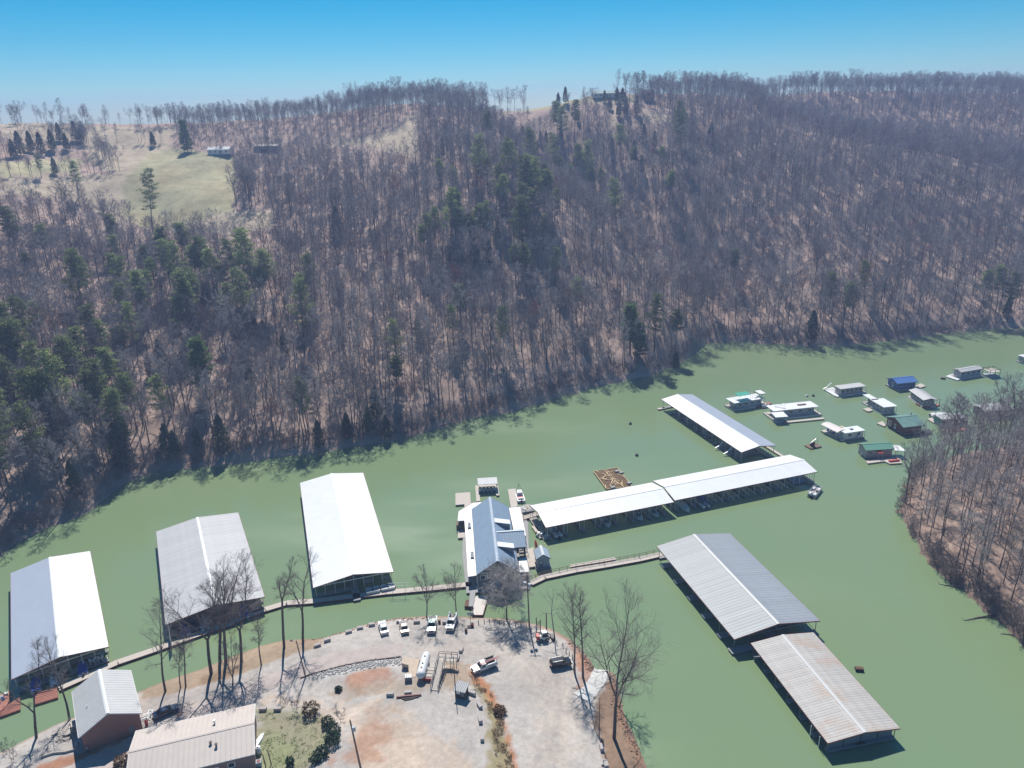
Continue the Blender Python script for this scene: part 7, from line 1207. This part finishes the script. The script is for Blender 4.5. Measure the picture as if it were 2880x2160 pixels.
# ------------------------------------------------------------------ people
def person(g, rz, top, legs, label, sleeves=True):
    th = empty('person', g, rz, label, 'person'); J = {'pel': (0, 0, .95), 'chest': (.02, 0, 1.32), 'neck': (0, 0, 1.5), 'head': (.03, 0, 1.64), 'top': (.02, 0, 1.74), 'sl': (0, .19, 1.42), 'el': (.02, .27, 1.15), 'hl': (.1, .27, .92), 'sr': (0, -.19, 1.42), 'er': (-.02, -.27, 1.15), 'hr': (.06, -.28, .92), 'kl': (.12, .1, .5), 'fl': (.08, .1, .08), 'tl': (.24, .1, .04), 'kr': (-.04, -.1, .5), 'fr': (-.16, -.1, .08), 'tr': (0, -.1, .04), 'pl': (.02, .09, .9), 'pr': (0, -.09, .9)}
    E_ = [('pel', 'chest'), ('chest', 'neck'), ('neck', 'head'), ('head', 'top'), ('chest', 'sl'), ('sl', 'el'), ('el', 'hl'), ('chest', 'sr'), ('sr', 'er'), ('er', 'hr'), ('pel', 'pl'), ('pl', 'kl'), ('kl', 'fl'), ('fl', 'tl'), ('pel', 'pr'), ('pr', 'kr'), ('kr', 'fr'), ('fr', 'tr')]; RD = {'pel': .14, 'chest': .16, 'neck': .06, 'head': .1, 'top': .06, 'sl': .075, 'sr': .075, 'el': .05, 'er': .05, 'hl': .045, 'hr': .045, 'kl': .065, 'kr': .065, 'fl': .05, 'fr': .05, 'tl': .035, 'tr': .035, 'pl': .095, 'pr': .095}
    def sk(nm, keys, m, grow):
        ks = [k for k in J if k in keys]; me = bpy.data.meshes.new(nm); me.from_pydata([J[k] for k in ks], [(ks.index(a), ks.index(b_)) for a, b_ in E_ if a in ks and b_ in ks], []); me.materials.append(m); o = bpy.data.objects.new(nm, me); COL.objects.link(o); o.parent = th; o.modifiers.new('skin', 'SKIN'); o.modifiers.new('sub', 'SUBSURF').render_levels = 1
        for i, k in enumerate(ks): me.skin_vertices[0].data[i].radius = (RD[k]+grow,)*2
        me.skin_vertices[0].data[0].use_root = True; return o
    sk('body', list(J), skin, 0); sk('shirt', ['pel', 'chest', 'sl', 'sr', 'el', 'er'], top, .022); sk('trousers', ['pel', 'pl', 'pr', 'kl', 'kr', 'fl', 'fr'], legs, .02)
    b = MB(); p = np.array(g)+np.array([0.02, 0, 1.70]); b.sphere(p, .118, 10, 6, sz=.75); b.build('hair', cloth_d, th, smooth=True); return th
g = G(1330, 1722, .76); person(g, R_(250), cloth_d, cloth_t, 'person in dark top and pale trousers walking on the broad pale ramp'); person(lp(248, 2118), R_(200), cloth_w, cloth_d, 'person in white top and dark trousers beside the lane below the tan house')
# ------------------------------------------------------------------ houses on the hill
def hill_house(u, v, L, W, e, r, deg, wall, roof, label, nw=4, name='house'):
    p = hitf(u, v); z = float(Hfar(p[0], p[1]))-.4; fr = Frm(p[0], p[1], R_(deg)); th = empty(name, (p[0], p[1], z), R_(deg), label, 'house'); gable_roof(th, fr, L+.8, W+.9, z+e, r, roof, rib=1.2, fascia=white_paint); gable_fill(th, fr, L, W, z, z+e, r*.95, wall, W+.9)
    for s in (-1, 1): b = MB(); b.box(fr(0, s*W/2, z+e/2), (L-.1, .2, e), fr.rz); b.build('wall', wall, th)
    for k in range(nw): win(th, fr, -L/2+L*(k+.5)/nw, -W/2-.12, z+e*.6, 1.3, 1.1, -1)
    b = MB(); b.box(fr(L*.1, -W/2-.13, z+1.4), (1., .1, 2.0), fr.rz); b.build('door', old_wood, th)
hill_house(622, 432, 15, 8, 3.2, 1.8, -6, white_paint, tan_roof2, 'white farmhouse at the top corner of the sloping pasture'); hill_house(752, 420, 17, 6, 2.8, .8, -2, grey_wall, tan_roof, 'long low pale roofed shed in the trees right of the farmhouse', 3, 'shed')
hill_house(1700, 275, 18, 8, 3.4, 1.5, 2, white_paint, mat('forest_green_roof', (.06, .16, .12), .6), 'long green roofed house on the hilltop skyline', 5); hill_house(1748, 274, 6, 5, 4.2, 2., 5, dark_wood, gray_roof, 'small dark gabled outbuilding next to the hilltop house', 1, 'outbuilding'); hill_house(1822, 279, 8, 7, 5, 2.2, 5, dark_wood, dark_wood, 'dark barn among the skyline trees past the hilltop house', 2, 'barn')
# ------------------------------------------------------------------ air
def haze():
    m = bpy.data.materials.new('haze'); m.use_nodes = True; t = m.node_tree; t.nodes.remove(t.nodes['Principled BSDF']); pv = t.nodes.new('ShaderNodeVolumePrincipled'); pv.inputs['Color'].default_value = (.46, .60, 1, 1); pv.inputs['Density'].default_value = HAZE_D; pv.inputs['Anisotropy'].default_value = .2
    t.links.new(pv.outputs[0], t.nodes['Material Output'].inputs['Volume']); b = MB(); b.box((0, 760, 72), (3400, 1860, 158)); o = b.build('haze', m, kind='stuff', label='thin blue haze over the lake and hills', cat='haze'); return o
HAZE_D = .0004
haze()
